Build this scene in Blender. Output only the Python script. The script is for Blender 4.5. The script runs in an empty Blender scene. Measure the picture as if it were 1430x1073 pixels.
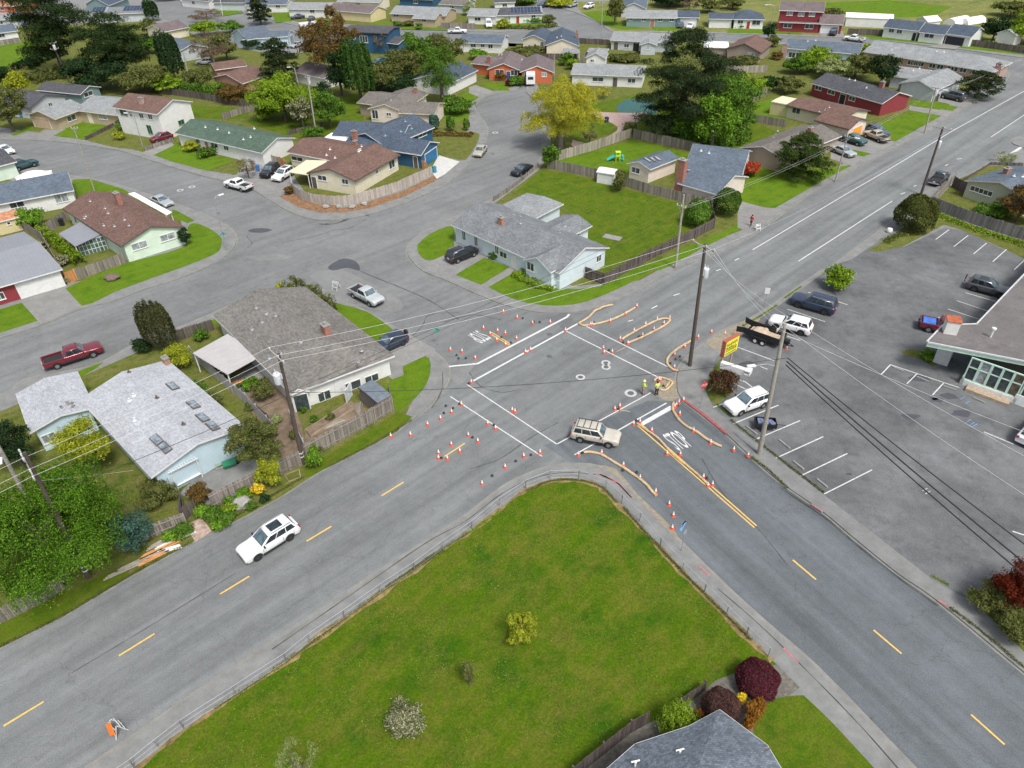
import bpy, bmesh, math, random
import numpy as np
from mathutils import Vector, Matrix
random.seed(7); RNG = np.random.default_rng(11)
SC = bpy.context.scene
COL = SC.collection
# ------------------------------------------------------------------ camera
FPX, PITCH, ROLL, CAMH = 1000.0, math.radians(37.0), 0.022, 45.0
CP, SP, CR, SR = math.cos(PITCH), math.sin(PITCH), math.cos(ROLL), math.sin(ROLL)
AX_R = Vector((CR, -SR*SP, -SR*CP)); AX_U = Vector((SR, CR*SP, CR*CP)); AX_F = Vector((0, CP, -SP))
def ray(px, py):
    u = (px-715.0)/FPX; v = -(py-536.5)/FPX
    return AX_R*u + AX_U*v + AX_F
def G(px, py, z=0.0):
    d = ray(px, py); t = (z-CAMH)/d.z
    return Vector((d.x*t, d.y*t, z))
def proj(p):
    q = Vector(p) - Vector((0, 0, CAMH)); w = q.dot(AX_F)
    return 715+FPX*q.dot(AX_R)/w, 536.5-FPX*q.dot(AX_U)/w
def depth(p): return (Vector(p)-Vector((0, 0, CAMH))).dot(AX_F)
def htop(b, pytop):
    lo, hi = 0.1, 60
    for _ in range(40):
        m = (lo+hi)/2
        if proj((b.x, b.y, m))[1] > pytop: lo = m
        else: hi = m
    return lo
cd = bpy.data.cameras.new('camera'); cam = bpy.data.objects.new('camera', cd); COL.objects.link(cam)
cd.sensor_width = 36; cd.lens = 36*FPX/1430; cd.clip_end = 6000; cd.clip_start = 0.5
M4 = Matrix.Identity(4)
for i in range(3):
    M4[i][0] = AX_R[i]; M4[i][1] = AX_U[i]; M4[i][2] = -AX_F[i]
M4[2][3] = CAMH; cam.matrix_world = M4; SC.camera = cam
# ------------------------------------------------------------------ materials
def S(r, g, b, k=1.0):
    f = lambda c: ((c/255)/12.92 if c/255 <= .04045 else ((c/255+.055)/1.055)**2.4)*k
    return (f(r), f(g), f(b))
MATS = {}
def nodes(name):
    m = bpy.data.materials.new(name); m.use_nodes = True; nt = m.node_tree
    return m, nt, nt.nodes, nt.links, nt.nodes['Principled BSDF']
def _coord(N, L, kind, rot=0.0, scale=(1, 1, 1)):
    tc = N.new('ShaderNodeTexCoord'); mp = N.new('ShaderNodeMapping')
    mp.inputs['Scale'].default_value = scale
    if kind == 'World':
        g = N.new('ShaderNodeNewGeometry'); src = g.outputs['Position']
    else: src = tc.outputs[kind]
    if rot:
        m0 = N.new('ShaderNodeMapping'); m0.inputs['Rotation'].default_value = (0, 0, rot); L.new(src, m0.inputs[0]); src = m0.outputs[0]
    L.new(src, mp.inputs[0])
    return mp.outputs[0]
def _noise(N, L, co, sc, det=3, rough=.6):
    n = N.new('ShaderNodeTexNoise'); n.inputs['Scale'].default_value = sc; n.inputs['Detail'].default_value = det
    n.inputs['Roughness'].default_value = rough; L.new(co, n.inputs['Vector']); return n.outputs['Fac']
def _ramp(N, L, fac, stops):
    r = N.new('ShaderNodeValToRGB'); e = r.color_ramp.elements
    while len(e) < len(stops): e.new(.5)
    for k, (p, c) in enumerate(stops):
        e[k].position = p; e[k].color = (*c, 1) if len(c) == 3 else c
    L.new(fac, r.inputs[0]); return r.outputs[0]
def _mix(N, L, fac, a, b, mode='MIX'):
    m = N.new('ShaderNodeMix'); m.data_type = 'RGBA'; m.blend_type = mode
    for s, v in ((m.inputs[0], fac), (m.inputs[6], a), (m.inputs[7], b)):
        if isinstance(v, (int, float)): s.default_value = v
        elif isinstance(v, tuple): s.default_value = (*v, 1)
        else: L.new(v, s)
    return m.outputs[2]
def _bump(N, L, P, h, s, d=.02):
    b = N.new('ShaderNodeBump'); b.inputs['Strength'].default_value = s; b.inputs['Distance'].default_value = d
    L.new(h, b.inputs['Height']); L.new(b.outputs[0], P.inputs['Normal'])
def mul(c, k): return tuple(min(1, x*k) for x in c)
def plain(name, c, rough=.6, metal=0, var=.12, sc=2.0, spec=.4):
    if name in MATS: return MATS[name]
    m, nt, N, L, P = nodes(name)
    co = _coord(N, L, 'World'); n = _noise(N, L, co, sc, 4, .65)
    P.inputs['Base Color'].default_value = (*c, 1)
    L.new(_ramp(N, L, n, [(.3, mul(c, 1-var)), (.7, mul(c, 1+var))]), P.inputs['Base Color'])
    P.inputs['Roughness'].default_value = rough; P.inputs['Metallic'].default_value = metal
    P.inputs['Specular IOR Level'].default_value = spec
    MATS[name] = m; return m
def paint(name, c, rough=.25, metal=.0):
    if name in MATS: return MATS[name]
    m, nt, N, L, P = nodes(name)
    co = _coord(N, L, 'Object'); n = _noise(N, L, co, 1.6, 5, .7)
    L.new(_ramp(N, L, n, [(.35, mul(c, .88)), (.65, mul(c, 1.04))]), P.inputs['Base Color'])
    L.new(_ramp(N, L, n, [(.3, (rough+.18,)*3), (.7, (rough,)*3)]), P.inputs['Roughness'])
    P.inputs['Metallic'].default_value = metal
    P.inputs['Coat Weight'].default_value = .5; P.inputs['Coat Roughness'].default_value = .08
    MATS[name] = m; return m
def asphalt(name, c, rot=0.0, streak=.5, speck=.35, patch=.5, stain=0):
    m, nt, N, L, P = nodes(name)
    co = _coord(N, L, 'World'); cs = _coord(N, L, 'World', rot, (.035, .9, 1))
    base = _ramp(N, L, _noise(N, L, co, .12, 4, .7), [(.3, mul(c, 1-.28*patch)), (.5, c), (.7, mul(c, 1+.28*patch))])
    st = _ramp(N, L, _noise(N, L, cs, .8, 3, .6), [(.3, (.5-.15*streak,)*3), (.7, (.5+.13*streak,)*3)])
    base = _mix(N, L, .8, base, st, 'OVERLAY')
    mid = _ramp(N, L, _noise(N, L, co, 1.3, 5, .75), [(.3, (.40,)*3), (.7, (.58,)*3)])
    base = _mix(N, L, .6, base, mid, 'OVERLAY')
    fine = _noise(N, L, co, 13, 5, .9)
    f2 = _ramp(N, L, fine, [(.32, (.5-.5*speck,)*3), (.68, (.5+.5*speck,)*3)])
    base = _mix(N, L, .9, base, f2, 'OVERLAY')
    if stain:
        s = _ramp(N, L, _noise(N, L, co, .32, 5, .7), [(.55, (0, 0, 0)), (.72, (stain,)*3)])
        base = _mix(N, L, s, base, mul(c, .45))
    v = N.new('ShaderNodeTexVoronoi'); v.feature = 'DISTANCE_TO_EDGE'; v.inputs['Scale'].default_value = .16
    wv = N.new('ShaderNodeVectorMath'); wv.operation = 'ADD'
    nn = N.new('ShaderNodeTexNoise'); nn.inputs['Scale'].default_value = .9; nn.inputs['Detail'].default_value = 4; L.new(co, nn.inputs['Vector'])
    sm = N.new('ShaderNodeVectorMath'); sm.operation = 'SCALE'; sm.inputs[3].default_value = 1.6; L.new(nn.outputs['Color'], sm.inputs[0])
    L.new(co, wv.inputs[0]); L.new(sm.outputs[0], wv.inputs[1]); L.new(wv.outputs[0], v.inputs['Vector'])
    cr = _ramp(N, L, v.outputs['Distance'], [(.0, (.62,)*3), (.006, (1, 1, 1))])
    base = _mix(N, L, .55, base, cr, 'MULTIPLY')
    L.new(base, P.inputs['Base Color']); P.inputs['Roughness'].default_value = .92; P.inputs['Specular IOR Level'].default_value = .25
    _bump(N, L, P, fine, .35, .01)
    MATS[name] = m; return m
def grass(name, c1, c2, c3, sc=1.0, dry=.5, fine=10):
    m, nt, N, L, P = nodes(name)
    co = _coord(N, L, 'World')
    a = _ramp(N, L, _noise(N, L, co, .35*sc, 6, .72), [(.34, c1), (.52, c2), (.68, c1)])
    d = _ramp(N, L, _noise(N, L, _coord(N, L, 'World', -.74, (.8, 1.1, 1)), .7*sc, 9, .85), [(.44, (0, 0, 0)), (.62, (dry,)*3)])
    a = _mix(N, L, d, a, c3)
    w = _ramp(N, L, _noise(N, L, _coord(N, L, 'World', -.74, (.12, 1.2, 1)), .9, 4, .7), [(.3, (.42,)*3), (.7, (.56,)*3)])
    a = _mix(N, L, .65, a, w, 'OVERLAY')
    f = _noise(N, L, co, fine, 6, .95)
    g = _ramp(N, L, f, [(.34, (.2,)*3), (.66, (.78,)*3)])
    a = _mix(N, L, .85, a, g, 'OVERLAY')
    L.new(a, P.inputs['Base Color']); P.inputs['Roughness'].default_value = .95; P.inputs['Specular IOR Level'].default_value = .12
    _bump(N, L, P, f, .8, .06)
    MATS[name] = m; return m
def shingle(name, c, var=.3, row=.16, wid=.32, blot=.35, mortar=.6):
    if name in MATS: return MATS[name]
    m, nt, N, L, P = nodes(name)
    co = _coord(N, L, 'UV')
    b = N.new('ShaderNodeTexBrick'); b.inputs['Scale'].default_value = 1.0
    b.inputs['Brick Width'].default_value = wid; b.inputs['Row Height'].default_value = row
    b.inputs['Mortar Size'].default_value = .012; b.inputs['Mortar Smooth'].default_value = .5; b.inputs['Bias'].default_value = 0
    b.inputs['Color1'].default_value = (*mul(c, 1-var), 1); b.inputs['Color2'].default_value = (*mul(c, 1+var), 1)
    b.inputs['Mortar'].default_value = (*mul(c, mortar), 1); L.new(co, b.inputs['Vector'])
    w = _coord(N, L, 'World')
    n = _ramp(N, L, _noise(N, L, w, .5, 5, .7), [(.3, (.5-.2*blot*2,)*3), (.7, (.5+.16*blot*2,)*3)])
    o = _mix(N, L, .7, b.outputs['Color'], n, 'OVERLAY')
    n2 = _ramp(N, L, _noise(N, L, w, 9, 3, .8), [(.3, (.38,)*3), (.7, (.62,)*3)])
    o = _mix(N, L, .7, o, n2, 'OVERLAY')
    L.new(o, P.inputs['Base Color']); P.inputs['Roughness'].default_value = .9; P.inputs['Specular IOR Level'].default_value = .25
    _bump(N, L, P, b.outputs['Fac'], -.4, .02)
    MATS[name] = m; return m
def siding(name, c, board=.18, vertical=False, dirt=.12):
    if name in MATS: return MATS[name]
    m, nt, N, L, P = nodes(name)
    co = _coord(N, L, 'UV'); sx = N.new('ShaderNodeSeparateXYZ'); L.new(co, sx.inputs[0])
    dv = N.new('ShaderNodeMath'); dv.operation = 'DIVIDE'; dv.inputs[1].default_value = board; L.new(sx.outputs[0 if vertical else 1], dv.inputs[0])
    fr = N.new('ShaderNodeMath'); fr.operation = 'FRACT'; L.new(dv.outputs[0], fr.inputs[0])
    ln = _ramp(N, L, fr.outputs[0], [(.0, (.55,)*3), (.10, (1, 1, 1))])
    n = _ramp(N, L, _noise(N, L, _coord(N, L, 'World'), 1.1, 5, .7), [(.3, mul(c, 1-dirt)), (.7, mul(c, 1+dirt*.4))])
    o = _mix(N, L, .45, n, ln, 'MULTIPLY')
    L.new(o, P.inputs['Base Color']); P.inputs['Roughness'].default_value = .75
    _bump(N, L, P, fr.outputs[0], .3, .015)
    MATS[name] = m; return m
def brick(name, c, mort=(.35, .33, .3)):
    if name in MATS: return MATS[name]
    m, nt, N, L, P = nodes(name)
    b = N.new('ShaderNodeTexBrick'); b.inputs['Scale'].default_value = 1.0; b.inputs['Brick Width'].default_value = .22; b.inputs['Row Height'].default_value = .075
    b.inputs['Mortar Size'].default_value = .006; b.inputs['Color1'].default_value = (*mul(c, .75), 1); b.inputs['Color2'].default_value = (*mul(c, 1.25), 1); b.inputs['Mortar'].default_value = (*mort, 1)
    L.new(_coord(N, L, 'UV'), b.inputs['Vector']); L.new(b.outputs['Color'], P.inputs['Base Color']); P.inputs['Roughness'].default_value = .9
    MATS[name] = m; return m
def planks(name, c, var=.35):
    if name in MATS: return MATS[name]
    m, nt, N, L, P = nodes(name)
    g = N.new('ShaderNodeNewGeometry')
    a = _ramp(N, L, g.outputs['Random Per Island'], [(0, mul(c, 1-var)), (.5, c), (1, mul(c, 1+var))])
    n = _ramp(N, L, _noise(N, L, _coord(N, L, 'World', 0, (1, 1, .3)), 3, 5, .8), [(.3, (.36,)*3), (.7, (.62,)*3)])
    L.new(_mix(N, L, .9, a, n, 'OVERLAY'), P.inputs['Base Color']); P.inputs['Roughness'].default_value = .9
    MATS[name] = m; return m
def leafmat(name, ca, cb, cc=None, spots=.0):
    if name in MATS: return MATS[name]
    m, nt, N, L, P = nodes(name); cc = cc or cb; ca, cb, cc = mul(ca, 1.6), mul(cb, 1.6), mul(cc, 1.6)
    g = N.new('ShaderNodeNewGeometry')
    a = _ramp(N, L, g.outputs['Random Per Island'], [(0, mul(ca, .7)), (.35, ca), (.75, cb), (1, cc)])
    n = _ramp(N, L, _noise(N, L, _coord(N, L, 'World'), .8, 4, .7), [(.32, (.34,)*3), (.68, (.64,)*3)])
    o = _mix(N, L, .85, a, n, 'OVERLAY')
    L.new(o, P.inputs['Base Color']); P.inputs['Roughness'].default_value = .65; P.inputs['Specular IOR Level'].default_value = .2
    nt.nodes.remove(P)
    D = N.new('ShaderNodeBsdfDiffuse'); T = N.new('ShaderNodeBsdfTranslucent'); X = N.new('ShaderNodeMixShader'); X.inputs[0].default_value = .3
    L.new(o, D.inputs[0]); L.new(o, T.inputs[0]); L.new(D.outputs[0], X.inputs[1]); L.new(T.outputs[0], X.inputs[2])
    L.new(X.outputs[0], [q for q in N if q.type == 'OUTPUT_MATERIAL'][0].inputs[0])
    MATS[name] = m; return m
def glassm(name, c, rough=.06):
    if name in MATS: return MATS[name]
    m, nt, N, L, P = nodes(name)
    n = _ramp(N, L, _noise(N, L, _coord(N, L, 'World'), 1.7, 3, .6), [(.35, mul(c, .6)), (.65, mul(c, 1.7))])
    L.new(n, P.inputs['Base Color']); P.inputs['Roughness'].default_value = rough; P.inputs['Specular IOR Level'].default_value = .7
    MATS[name] = m; return m
# ------------------------------------------------------------------ mesh builder
class MB:
    def __init__(s): s.v = []; s.f = []; s.m = []; s.uv = []
    def face(s, pts, mi=0, uv=None):
        b = len(s.v); s.v += [tuple(p) for p in pts]; s.f.append(tuple(range(b, b+len(pts)))); s.m.append(mi)
        if uv is None:
            P = [Vector(p) for p in pts]; n = (P[1]-P[0]).cross(P[2]-P[0])
            if n.length < 1e-9 and len(P) > 3: n = (P[2]-P[1]).cross(P[3]-P[1])
            n = n.normalized() if n.length > 1e-9 else Vector((0, 0, 1))
            if abs(n.z) > .95: uv = [(p.x, p.y) for p in P]
            else:
                t = Vector((-n.y, n.x, 0)).normalized(); w = n.cross(t).normalized()
                if w.z < 0: w = -w
                uv = [(p.dot(t), p.dot(w)) for p in P]
        s.uv += list(uv)
    def box(s, c, d, rot=0.0, mi=0, taper=0):
        cx, cy, cz = c; dx, dy, dz = d[0]/2, d[1]/2, d[2]/2; cr, sr = math.cos(rot), math.sin(rot)
        P = []
        for k in (-1, 1):
            q = 1-taper if k > 0 else 1
            for i, j in ((-1, -1), (1, -1), (1, 1), (-1, 1)):
                x, y = i*dx*q, j*dy*q; P.append((cx+x*cr-y*sr, cy+x*sr+y*cr, cz+k*dz))
        for f in ((0, 3, 2, 1), (4, 5, 6, 7), (0, 1, 5, 4), (1, 2, 6, 5), (2, 3, 7, 6), (3, 0, 4, 7)): s.face([P[i] for i in f], mi)
    def obox(s, o, ex, ey, ez, mi=0):   # box from corner o along three vectors
        o, ex, ey, ez = map(Vector, (o, ex, ey, ez))
        P = [o, o+ex, o+ex+ey, o+ey]; P += [p+ez for p in P]
        fl = ex.cross(ey).dot(ez) < 0
        for f in ((0, 3, 2, 1), (4, 5, 6, 7), (0, 1, 5, 4), (1, 2, 6, 5), (2, 3, 7, 6), (3, 0, 4, 7)):
            q = [P[i] for i in f]; s.face(q[::-1] if fl else q, mi)
    def prism(s, poly, z0, z1, mi=0, mside=None, bottom=True):
        a = sum(poly[i][0]*poly[(i+1) % len(poly)][1]-poly[(i+1) % len(poly)][0]*poly[i][1] for i in range(len(poly)))
        if a < 0: poly = poly[::-1]
        s.face([(p[0], p[1], z1) for p in poly], mi)
        if bottom: s.face([(p[0], p[1], z0) for p in poly[::-1]], mi)
        u = 0
        for i in range(len(poly)):
            p, q = poly[i], poly[(i+1) % len(poly)]; l = math.hypot(q[0]-p[0], q[1]-p[1])
            s.face([(p[0], p[1], z0), (q[0], q[1], z0), (q[0], q[1], z1), (p[0], p[1], z1)], mi if mside is None else mside, [(u, z0), (u+l, z0), (u+l, z1), (u, z1)]); u += l
    def tube(s, pts, r, n=8, mi=0, cap=True, flat=1.0):
        pts = [Vector(p) for p in pts]; rs = r if isinstance(r, (list, tuple)) else [r]*len(pts); rings = []
        for i, p in enumerate(pts):
            d = (pts[min(i+1, len(pts)-1)]-pts[max(i-1, 0)]).normalized()
            a = d.cross(Vector((0, 0, 1)))
            a = a.normalized() if a.length > 1e-3 else Vector((1, 0, 0))
            b = d.cross(a).normalized()
            rings.append([p+a*(rs[i]*math.cos(2*math.pi*k/n))+b*(rs[i]*flat*math.sin(2*math.pi*k/n)) for k in range(n)])
        for i in range(len(rings)-1):
            for k in range(n):
                s.face([rings[i][k], rings[i+1][k], rings[i+1][(k+1) % n], rings[i][(k+1) % n]], mi)
        if cap: s.face(rings[0], mi); s.face(rings[-1][::-1], mi)
    def lathe(s, prof, n=16, axis='z', c=(0, 0, 0), mi=0):
        def P(r, h, k):
            a = 2*math.pi*k/n; x, y = r*math.cos(a), r*math.sin(a)
            return {'z': (c[0]+x, c[1]+y, c[2]+h), 'y': (c[0]+x, c[1]+h, c[2]+y), 'x': (c[0]+h, c[1]+x, c[2]+y)}[axis]
        for i in range(len(prof)-1):
            (r0, h0), (r1, h1) = prof[i], prof[i+1]
            for k in range(n):
                if r0 < 1e-6 and r1 < 1e-6: continue
                q = [P(r0, h0, k), P(r0, h0, k+1), P(r1, h1, k+1), P(r1, h1, k)]
                if r0 < 1e-6: q = [q[0], q[2], q[3]]
                elif r1 < 1e-6: q = [q[0], q[1], q[2]]
                s.face(q, mi)
    def build(s, name, mats, parent=None, off=None, smooth=False, bevel=0, weld=True, recalc=True):
        me = bpy.data.meshes.new(name); off = Vector(off) if off is not None else Vector((0, 0, 0))
        me.from_pydata([(v[0]-off.x, v[1]-off.y, v[2]-off.z) for v in s.v], [], s.f)
        ul = me.uv_layers.new(name='UVMap'); ul.data.foreach_set('uv', [c for u in s.uv for c in u])
        me.polygons.foreach_set('material_index', s.m)
        for m in (mats if isinstance(mats, (list, tuple)) else [mats]): me.materials.append(m)
        if weld:
            bm = bmesh.new(); bm.from_mesh(me); bmesh.ops.remove_doubles(bm, verts=bm.verts, dist=1e-4)
            if recalc: bmesh.ops.recalc_face_normals(bm, faces=bm.faces)
            bm.to_mesh(me); bm.free()
        if smooth: me.shade_smooth(); me.set_sharp_from_angle(angle=math.radians(smooth if smooth > 1 else 35))
        o = bpy.data.objects.new(name, me); COL.objects.link(o)
        if parent is not None: o.parent = parent
        if bevel:
            b = o.modifiers.new('bevel', 'BEVEL'); b.width = bevel; b.segments = 2; b.limit_method = 'ANGLE'
        return o
def tag(o, label, cat, group=None, kind=None):
    if label: o['label'] = label
    if cat: o['category'] = cat
    if group: o['group'] = group
    if kind: o['kind'] = kind
    return o
def empty(name, loc, label, cat, group=None, rz=0.0):
    o = bpy.data.objects.new(name, None); COL.objects.link(o); o.location = loc; o.rotation_euler = (0, 0, rz)
    o.empty_display_size = .3
    return tag(o, label, cat, group)
def copytree(o, parent=None):
    c = o.copy(); COL.objects.link(c)
    if parent is not None: c.parent = parent
    for ch in list(o.children): copytree(ch, c)
    return c
def structure(mb, name, m, **k):
    o = mb.build(name, m, **k); o['kind'] = 'structure'; return o
# common materials
WHITE = plain('white_trim', (.62, .62, .60), .6, var=.08)
MINT = plain('mint_trim', (.50, .68, .56), .6)
DARKTRIM = plain('dark_trim', (.10, .08, .07), .7)
CREAMTRIM = plain('cream_trim', (.62, .56, .42), .6)
GLASS = glassm('window_glass', (.035, .045, .05))
GLASS2 = glassm('pale_window_glass', (.22, .24, .25), .25)
CONC = plain('concrete', (.235, .23, .215), .9, var=.22, sc=1.5)
RUST = plain('rust_roofing', (.36, .10, .045), .9, var=.35)
GALV = plain('galvanised_steel', (.42, .43, .44), .45, .6)
POLEW = plain('pole_wood', (.075, .058, .046), .9, var=.3, sc=5)
POLEG = plain('weathered_pole_wood', (.30, .28, .24), .9, var=.25, sc=5)
BLACK = plain('black_plastic', (.015, .015, .016), .5)
# ------------------------------------------------------------------ world and light
w = bpy.data.worlds.new('World'); SC.world = w; w.use_nodes = True
wn = w.node_tree.nodes; wl = w.node_tree.links; bg = wn['Background']
sky = wn.new('ShaderNodeTexSky'); sky.sky_type = 'NISHITA'; sky.sun_disc = False
SUN_EL, SUN_ROT = math.radians(58), math.radians(150)
sky.sun_elevation = SUN_EL; sky.sun_rotation = SUN_ROT; sky.dust_density = 3.5; sky.air_density = 1.0; sky.ozone_density = 1.0
hs = wn.new('ShaderNodeHueSaturation'); hs.inputs['Saturation'].default_value = .52
wl.new(sky.outputs[0], hs.inputs['Color']); wl.new(hs.outputs[0], bg.inputs[0]); bg.inputs[1].default_value = .13
sd = bpy.data.lights.new('sun', 'SUN'); sd.energy = 2.1; sd.angle = math.radians(14); sd.color = (1, .98, .945)
so = bpy.data.objects.new('sun', sd); COL.objects.link(so)
sdir = Vector((math.sin(SUN_ROT)*math.cos(SUN_EL), math.cos(SUN_ROT)*math.cos(SUN_EL), math.sin(SUN_EL)))
so.rotation_euler = sdir.to_track_quat('Z', 'Y').to_euler(); so.location = (0, 0, 120)
SC.view_settings.view_transform = 'Standard'; SC.view_settings.look = 'None'; SC.view_settings.exposure = .62; SC.view_settings.gamma = 1
# ------------------------------------------------------------------ ground sheets
def sheet(name, m, px, z, world=False):
    mb = MB(); P = [(p[0], p[1]) for p in (px if world else [G(x, y, z) for x, y in px])]
    a = sum(P[i][0]*P[(i+1) % len(P)][1]-P[(i+1) % len(P)][0]*P[i][1] for i in range(len(P)))
    if a < 0: P = P[::-1]
    mb.face([(x, y, z) for x, y in P], 0); return structure(mb, name, m, recalc=False)
def smooth_line(pts, k=6):
    P = [Vector(p) for p in pts]; out = []
    for i in range(len(P)-1):
        a, b, c, d = P[max(i-1, 0)], P[i], P[i+1], P[min(i+2, len(P)-1)]
        for j in range(k):
            t = j/k; out.append(.5*((2*b)+(c-a)*t+(2*a-5*b+4*c-d)*t*t+(3*b-a-3*c+d)*t*t*t))
    out.append(P[-1]); return out
def ribbon(mb, pts, wd, z, mi=0, jitter=0):
    P = [Vector((p[0], p[1], z)) for p in pts]; L_, R_ = [], []
    for i, p in enumerate(P):
        d = (P[min(i+1, len(P)-1)]-P[max(i-1, 0)]).normalized(); n = Vector((-d.y, d.x, 0))
        w_ = wd/2*(1+random.uniform(-jitter, jitter)); L_.append(p+n*w_); R_.append(p-n*w_)
    for i in range(len(P)-1): mb.face([R_[i], R_[i+1], L_[i+1], L_[i]], mi)
def line(name, m, px, wd, z, curve=False, jitter=0):
    pts = [G(x, y, z) for x, y in px]
    if curve: pts = smooth_line(pts)
    mb = MB(); ribbon(mb, pts, wd, z, 0, jitter); return structure(mb, name, m, recalc=False, weld=False)
AANG = math.radians(-42.4)
M_FIELD = grass('field_grass', (.085, .125, .028), (.14, .16, .04), (.27, .22, .09), .25, .6, 3)
M_LAWN = grass('lawn_grass', (.036, .088, .003), (.074, .125, .005), (.15, .14, .02), .8, .5, 9)
M_BIG = grass('mown_lawn_grass', (.024, .080, .002), (.064, .116, .002), (.150, .128, .022), .45, .58, 6)
M_BRIGHT = grass('bright_lawn_grass', (.052, .122, .004), (.092, .168, .007), (.15, .17, .02), .9, .4, 8)
M_ROUGH = grass('rough_grass', (.050, .085, .010), (.100, .125, .018), (.18, .15, .06), 1.4, .8, 8)
M_DIRT = plain('bare_soil', (.17, .125, .085), .95, var=.35, sc=1.2)
M_GRAVEL = plain('gravel', (.24, .23, .215), .95, var=.35, sc=6)
A_MAIN = asphalt('road_asphalt', (.160, .165, .162), AANG, .5, .5, .55)
A_A = asphalt('main_road_asphalt', (.160, .167, .165), AANG, .9, .5, .45)
A_B = asphalt('cross_road_asphalt', (.112, .124, .131), math.radians(60), .9, .5, .45)
A_LOT = asphalt('parking_lot_asphalt', (.122, .126, .127), .4, .25, .42, 1.25, stain=.55)
A_PATCH = asphalt('asphalt_patch', (.07, .073, .082), .3, .2, .4, .6)
A_DRIVE = asphalt('driveway_concrete', (.215, .212, .20), .8, .2, .35, .6, stain=.3)
def curbmat(name, c):
    m, nt, N, L, P = nodes(name); co = _coord(N, L, 'World')
    a = _ramp(N, L, _noise(N, L, co, .7, 6, .75), [(.3, mul(c, .74)), (.7, mul(c, 1.2))])
    a = _mix(N, L, .6, a, _ramp(N, L, _noise(N, L, co, 18, 3, .8), [(.3, (.36,)*3), (.7, (.64,)*3)]), 'OVERLAY')
    L.new(a, P.inputs['Base Color']); P.inputs['Roughness'].default_value = .92; return m
M_WALK = curbmat('pavement_concrete', (.185, .187, .178))
M_KERB = curbmat('kerb_concrete', (.205, .20, .178))
sheet('ground', M_FIELD, [(-3000, -200), (3000, -200), (3000, 5200), (-3000, 5200)], -.03, True)
sheet('road', A_MAIN, [(-220, -60), (330, -60), (420, 330), (-330, 330)], -.008, True)
sheet('main_road', A_A, [(-700, 1500), (150, 1500), (380, 930), (700, 700), (960, 560), (1040, 470), (1500, 190), (1500, 75), (1040, 333), (818, 433), (718, 429), (624, 512), (560, 600), (330, 730), (0, 908), (-700, 1280)], .0)
sheet('cross_road', A_B, [(760, 622), (905, 560), (960, 560), (1500, 1000), (1700, 1350), (1400, 1400), (1000, 815), (868, 676), (800, 648)], .004)
# blocks: kerb step, pavement slab, then soil/lawn sheets
def block(name, px, z=.12, outside=()):
    mb = MB(); P = [G(x, y, z) for x, y in px]
    mb.prism([(p.x, p.y) for p in P], -.02, z, 0, 1, bottom=False)
    o = structure(mb, name, [M_WALK, M_KERB])
    mk = MB(); Q = [Vector((p.x, p.y, 0)) for p in P]
    return o
def curve_px(px, k=5):
    return [(p.x, p.y) for p in smooth_line([Vector((x, y, 0)) for x, y in px], k)]
c1 = curve_px([(118, 1078), (155, 1052), (270, 972), (400, 886), (560, 780), (650, 722), (700, 683), (745, 660), (785, 650), (835, 652), (868, 672), (905, 712), (950, 758), (1014, 821), (1070, 872), (1130, 924), (1193, 988), (1290, 1090)], 4)
block('pavement', c1+[(1500, 1330), (900, 1500), (-300, 1400), (-60, 1200)])
e1 = curve_px([(100, 1135), (189, 1075), (258, 1020), (400, 926), (433, 899), (532, 830), (619, 768), (659, 741), (698, 712), (730, 687), (766, 673), (800, 671), (831, 677), (856, 699), (907, 750), (952, 799), (996, 842), (1049, 896), (1085, 928)], 4)
sheet('lawn', M_BIG, e1+[(1040, 935), (1000, 950), (960, 985), (880, 1022), (800, 1080), (760, 1200), (-60, 1300)], .124)
sheet('planting_bed', plain('bed_soil', (.13, .12, .10), .95, var=.4, sc=4), [(1085, 928), (1117, 960), (1085, 985), (1052, 1020), (1100, 1110), (1150, 1300), (780, 1250), (800, 1080), (880, 1022), (960, 985), (1000, 950), (1040, 935)], .126)
sheet('lawn', M_LAWN, curve_px([(1122, 971), (1160, 1007), (1221, 1073), (1300, 1160), (1180, 1250), (1090, 1110), (1060, 1050), (1052, 1015), (1068, 985), (1090, 974), (1122, 971)], 3), .130)
c2a = curve_px([(-120, 560), (0, 552), (33, 531), (96, 519), (141, 507), (201, 474), (252, 457), (295, 439), (352, 414), (388, 402), (415, 399), (450, 405), (490, 425), (535, 449), (575, 476), (605, 492), (622, 508), (627, 522), (620, 540), (603, 562), (583, 580)], 4)
block('pavement', c2a+[(556, 604), (453, 657), (428, 672), (390, 697), (340, 724), (270, 758), (186, 805), (143, 830), (87, 864), (0, 907), (-250, 1030)], .10)
sheet('back_yard', M_ROUGH, [(-120, 585), (0, 575), (110, 528), (210, 484), (300, 447), (352, 424), (392, 408), (430, 416), (480, 445), (515, 478), (556, 500), (600, 500), (598, 520), (575, 562), (556, 602), (453, 655), (428, 670), (390, 695), (340, 722), (270, 756), (186, 803), (143, 828), (87, 862), (0, 905), (-250, 1025)], .104)
sheet('lawn', M_BRIGHT, curve_px([(453, 418), (472, 424), (514, 436), (549, 461), (552, 468), (530, 478), (500, 462), (440, 420), (453, 418)], 2), .112)
sheet('lawn', M_BRIGHT, curve_px([(594, 497), (601, 505), (600, 525), (590, 545), (572, 563), (555, 576), (547, 560), (545, 550), (535, 536), (560, 525), (556, 512), (575, 503), (594, 497)], 2), .112)
sheet('driveway', A_DRIVE, [(519, 497), (562, 462), (607, 487), (612, 500), (596, 496), (562, 512), (564, 524), (548, 530), (535, 520)], .116)
sheet('lawn', M_LAWN, [(556, 576), (576, 582), (556, 600), (500, 630), (453, 655), (428, 668), (424, 655), (470, 628), (520, 600)], .112)
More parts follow.
